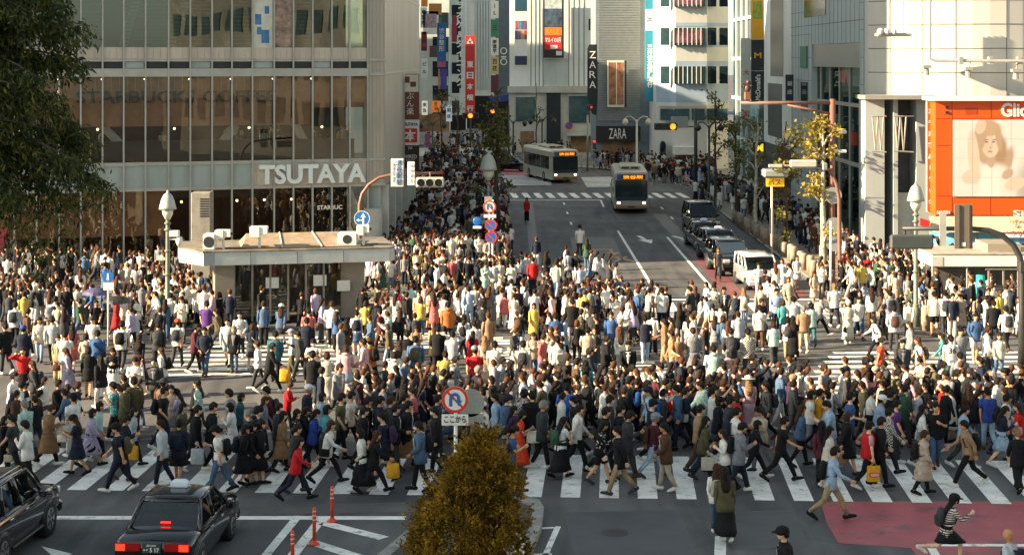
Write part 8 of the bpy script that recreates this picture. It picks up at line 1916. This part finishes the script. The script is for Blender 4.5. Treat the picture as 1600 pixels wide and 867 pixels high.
# the rest of the crowd reads as one mass: a single object of small figures
def low_template(P, fem, tk, bk, hs, bag):
    parts = []; b, J = body_mb(P, fem, 1); parts.append((b, 0)); parts.append((top_mb(P, fem, tk, 6)[0], 1))
    if bk: parts.append((bottom_mb(P, fem, bk, 5), 2))
    h = hair_mb(P, fem, hs, 1)
    if h: parts.append((h, 3))
    for i in (0, 1):
        s = MB(); s.tube([J['he', i] + Vector((0, 0, .03)), J['to', i] + Vector((0, 0, .02))], [.045, .035], 5); parts.append((s, 4))
    if bag: bb, ss = bag_mb(P, fem, 'backpack'); parts.append((bb, 5))
    V = []; F = []; C = []
    for m, c in parts:
        o = len(V); V += [(v[0], v[1], v[2] + J['z']) for v in m.v]; F += [tuple(i + o for i in f) for f in m.f]; C += [c] * len(m.f)
    return np.array(V), F, np.array(C)
TPL = []
tr = random.Random(3)
for P in ('wa', 'wf', 'wc', 'ca', 's', 'pb', 'wg', 'we', 'wh', 'sp'):
    TPL.append(low_template(P, False, tr.choice(['tee', 'shirt', 'jacket', 'hoodie', 'shirt']), tr.choice(['trousers', 'trousers', 'wide']), 'short', tr.random() < .35))
for P in ('we', 'wb', 'wc', 'ca', 's', 'pb', 'pa', 'wf', 'sp', 'wg'):
    tk = tr.choice(['tee', 'shirt', 'shirt', 'cardigan', 'coat', 'dress']); TPL.append(low_template(P, True, tk, None if tk == 'dress' else tr.choice(['trousers', 'skirt', 'longskirt', 'wide', 'trousers']), tr.choice(['long', 'bob', 'long', 'bun']), tr.random() < .25))
TOPC = ['white'] * 7 + ['pale'] * 4 + ['cream'] * 6 + ['black'] * 10 + ['charcoal'] * 4 + ['navy'] * 4 + ['grey'] * 3 + ['beige'] * 3 + ['tan', 'brown', 'olive', 'sky', 'denim', 'pink', 'blue', 'maroon', 'mint', 'yellow', 'coral', 'green', 'lilac', 'red', 'camel']
DARKC = ['black'] * 7 + ['charcoal'] * 4 + ['navy'] * 4 + ['white'] * 4 + ['grey'] * 3 + ['pale'] * 2 + ['brown', 'maroon', 'denim', 'beige', 'red', 'olive']
BOTC = ['black'] * 5 + ['charcoal'] * 3 + ['navy'] * 4 + ['denim'] * 3 + ['beige', 'khaki', 'grey', 'white', 'sky', 'brown', 'cream']
spots = []; taken = list(NAMEDXY)
grid = {}
def near(X, Y_, d):
    gx, gy = int(X // 1), int(Y_ // 1)
    for i in (-1, 0, 1):
        for j in (-1, 0, 1):
            for (a, c) in grid.get((gx + i, gy + j), ()):
                if (a - X) ** 2 + (c - Y_) ** 2 < d * d: return True
    return False
def occ(X, Y_): grid.setdefault((int(X // 1), int(Y_ // 1)), []).append((X, Y_))
for q in taken: occ(*q)
pr = random.Random(11)
def fill(poly_px, n, d, hd, cols, gz=0.0, frac=1.0):
    pts = [gp(*q) for q in poly_px]; xs = [q[0] for q in pts]; ys = [q[1] for q in pts]; k = 0; tries = 0
    while k < n and tries < n * 40:
        tries += 1; X = pr.uniform(min(xs), max(xs)); Y_ = pr.uniform(min(ys), max(ys)); ins = False
        for i in range(len(pts)):
            (xa, ya), (xb, yb) = pts[i], pts[i - 1]
            if (ya > Y_) != (yb > Y_) and X < (xb - xa) * (Y_ - ya) / (yb - ya) + xa: ins = not ins
        if not ins or near(X, Y_, d): continue
        cl = math.sin(X * .75 + 1.3 * math.sin(Y_ * .33)) + math.sin(Y_ * .62 + 1.1 * math.sin(X * .41 + 2)); 
        if cl < -.1 and pr.random() < .86: continue
        # keep clear of the police box
        if 69.0 < Y_ < 80 and -13.2 < X < -4.6 and Y_ > 71.2 + (X + 13) * .21: continue
        occ(X, Y_); spots.append((X, Y_, gz, R(pr.choice(hd) + pr.uniform(-25, 25)), pr.choice(cols))); k += 1
fill([(0, 712), (1600, 712), (1600, 655), (0, 668)], 44, .5, [0, 0, 180], DARKC)
fill([(560, 690), (1270, 695), (1270, 640), (560, 650)], 95, .42, [0, 0, 180], DARKC)
fill([(0, 560), (520, 545), (540, 500), (0, 500)], 46, .55, [90, 90, 180, 270, 0], TOPC)
fill([(520, 600), (1190, 610), (1190, 500), (520, 500)], 88, .5, [90, 90, 90, 270, 0, 180], TOPC)
fill([(0, 515), (1190, 525), (1100, 496), (800, 488), (640, 465), (0, 462)], 190, .46, [90, 90, 270, 180, 0], TOPC)
fill([(0, 478), (330, 470), (330, 436), (0, 436)], 70, .5, [90, 270, 0, 180], DARKC, .13)
fill([(570, 470), (800, 470), (795, 400), (610, 400)], 150, .48, [90, 270, 270, 0], TOPC, .13)
fill([(612, 408), (793, 408), (790, 312), (655, 312)], 230, .48, [90, 270, 270], DARKC, .13)
fill([(657, 312), (770, 312), (765, 262), (662, 262)], 110, .6, [90, 270], DARKC, .13)
fill([(800, 470), (1000, 470), (960, 450), (810, 430)], 14, .8, [90, 0, 90], TOPC)
fill([(1310, 540), (1600, 530), (1600, 470), (1340, 460)], 60, .6, [90, 270, 0, 180], TOPC)
fill([(1310, 478), (1600, 478), (1600, 425), (1330, 425)], 130, .52, [90, 270, 180], TOPC, .13)
fill([(1190, 500), (1330, 490), (1310, 455), (1200, 455)], 9, .8, [90, 270, 0], TOPC)
fill([(1180, 345), (1330, 440), (1380, 440), (1240, 345)], 60, .6, [90, 270], DARKC, .13)
fill([(1085, 318), (1180, 350), (1230, 345), (1130, 300)], 60, .7, [90, 270], DARKC, .13)
fill([(1010, 283), (1085, 300), (1125, 300), (1110, 266), (1000, 264)], 110, .62, [180, 90, 270], TOPC + DARKC, .13)
fill([(925, 268), (1005, 268), (1000, 256), (930, 256)], 26, .8, [180, 90, 270], DARKC, .13)
fill([(660, 236), (800, 236), (790, 226), (660, 226)], 50, 1.0, [180, 0, 270], DARKC, .13)
fill([(670, 262), (760, 262), (760, 248), (668, 248)], 44, .8, [270, 90], DARKC, .13)
fill([(800, 250), (905, 250), (905, 241), (800, 241)], 14, .9, [0, 180], DARKC, .13)
fill([(1240, 700), (1600, 700), (1600, 640), (1300, 640)], 30, .5, [0, 180], DARKC)
for (x, y, h_, c) in ((823, 348, 270, 'red'), (906, 404, 90, 'white'), (917, 424, 90, 'green'), (883, 430, 0, 'cream'), (838, 418, 90, 'navy'), (798, 395, 90, 'white'), (793, 432, 90, 'white'), (923, 440, 0, 'grey'), (930, 446, 0, 'white'), (952, 452, 0, 'charcoal'), (855, 440, 0, 'charcoal'), (1245, 452, 270, 'pale'), (1282, 452, 0, 'brown'), (1122, 440, 270, 'charcoal'), (1236, 470, 180, 'white'), (1185, 466, 270, 'white'), (1212, 466, 90, 'cream')):
    X, Y_ = gp(x, y); spots.append((X, Y_, 0, R(h_), c)); occ(X, Y_)
# guests behind the glass of the shop building
for k in range(46):
    u = -19 + 18.5 * pr.random(); lev = 0 if k < 26 else 1
    q = FP(u, -1.5 - 2.6 * pr.random() if lev == 0 else -2.0 - 2.8 * pr.random(), 0); spots.append((q.x, q.y, 5.76 if lev == 0 else .15, R(pr.choice([270, 290, 250, 0, 180])), pr.choice(TOPC)))
VV = []; LV = []; LS = []; CL = []; off = 0; lo = 0
for (X, Y_, gz, a, c) in spots:
    fem = pr.random() < .5; V, F, Cc = TPL[pr.randrange(10) + (10 if fem else 0)]; s = pr.uniform(.90, 1.06) * (.94 if fem else 1.0); ca, sa = math.cos(a) * s, math.sin(a) * s
    W_ = np.empty_like(V); W_[:, 0] = V[:, 0] * ca - V[:, 1] * sa + X; W_[:, 1] = V[:, 0] * sa + V[:, 1] * ca + Y_; W_[:, 2] = V[:, 2] * s + gz; VV.append(W_)
    cols = np.array([lin(pr.choice(SKT)), lin(CC[c]), lin(CC[pr.choice(BOTC)]), lin(HC[pr.choice(['black', 'black', 'dark', 'dark', 'brown', 'dark', 'brown', 'brown', 'dark'])]), lin(CC[pr.choice(['white', 'black', 'black'])]), lin(CC[pr.choice(['black', 'charcoal', 'navy', 'brown', 'black', 'beige'])])])
    for f, ci in zip(F, Cc): LV.extend(i + off for i in f); LS.append(lo); lo += len(f); CL.append(cols[ci])
    off += len(V)
VV = np.concatenate(VV); me = bpy.data.meshes.new('crowd'); me.vertices.add(len(VV)); me.vertices.foreach_set('co', VV.reshape(-1)); me.loops.add(len(LV)); me.loops.foreach_set('vertex_index', np.array(LV, dtype=np.int32)); me.polygons.add(len(LS)); me.polygons.foreach_set('loop_start', np.array(LS, dtype=np.int32))
me.polygons.foreach_set('use_smooth', [True] * len(LS)); me.update(calc_edges=True)
ca_ = me.color_attributes.new('garment', 'FLOAT_COLOR', 'CORNER'); tot = np.diff(np.array(LS + [lo])); cc_ = np.repeat(np.c_[np.array(CL), np.ones(len(CL))], tot, axis=0).astype(np.float32); ca_.data.foreach_set('color', cc_.reshape(-1))
cmx, t_, b_ = new_mat('crowd_garments'); at_ = t_.nodes.new('ShaderNodeVertexColor'); at_.layer_name = 'garment'; t_.links.new(at_.outputs[0], b_.inputs['Base Color']); b_.inputs['Roughness'].default_value = .85; b_.inputs['Specular IOR Level'].default_value = .25
me.materials.append(cmx); crowd = bpy.data.objects.new('crowd', me); COL.objects.link(crowd); tag(crowd, 'dense crowd packing the crossing and the pavements behind the nearer walkers', 'crowd', kind='stuff')
print('CROWD', len(spots), len(VV))
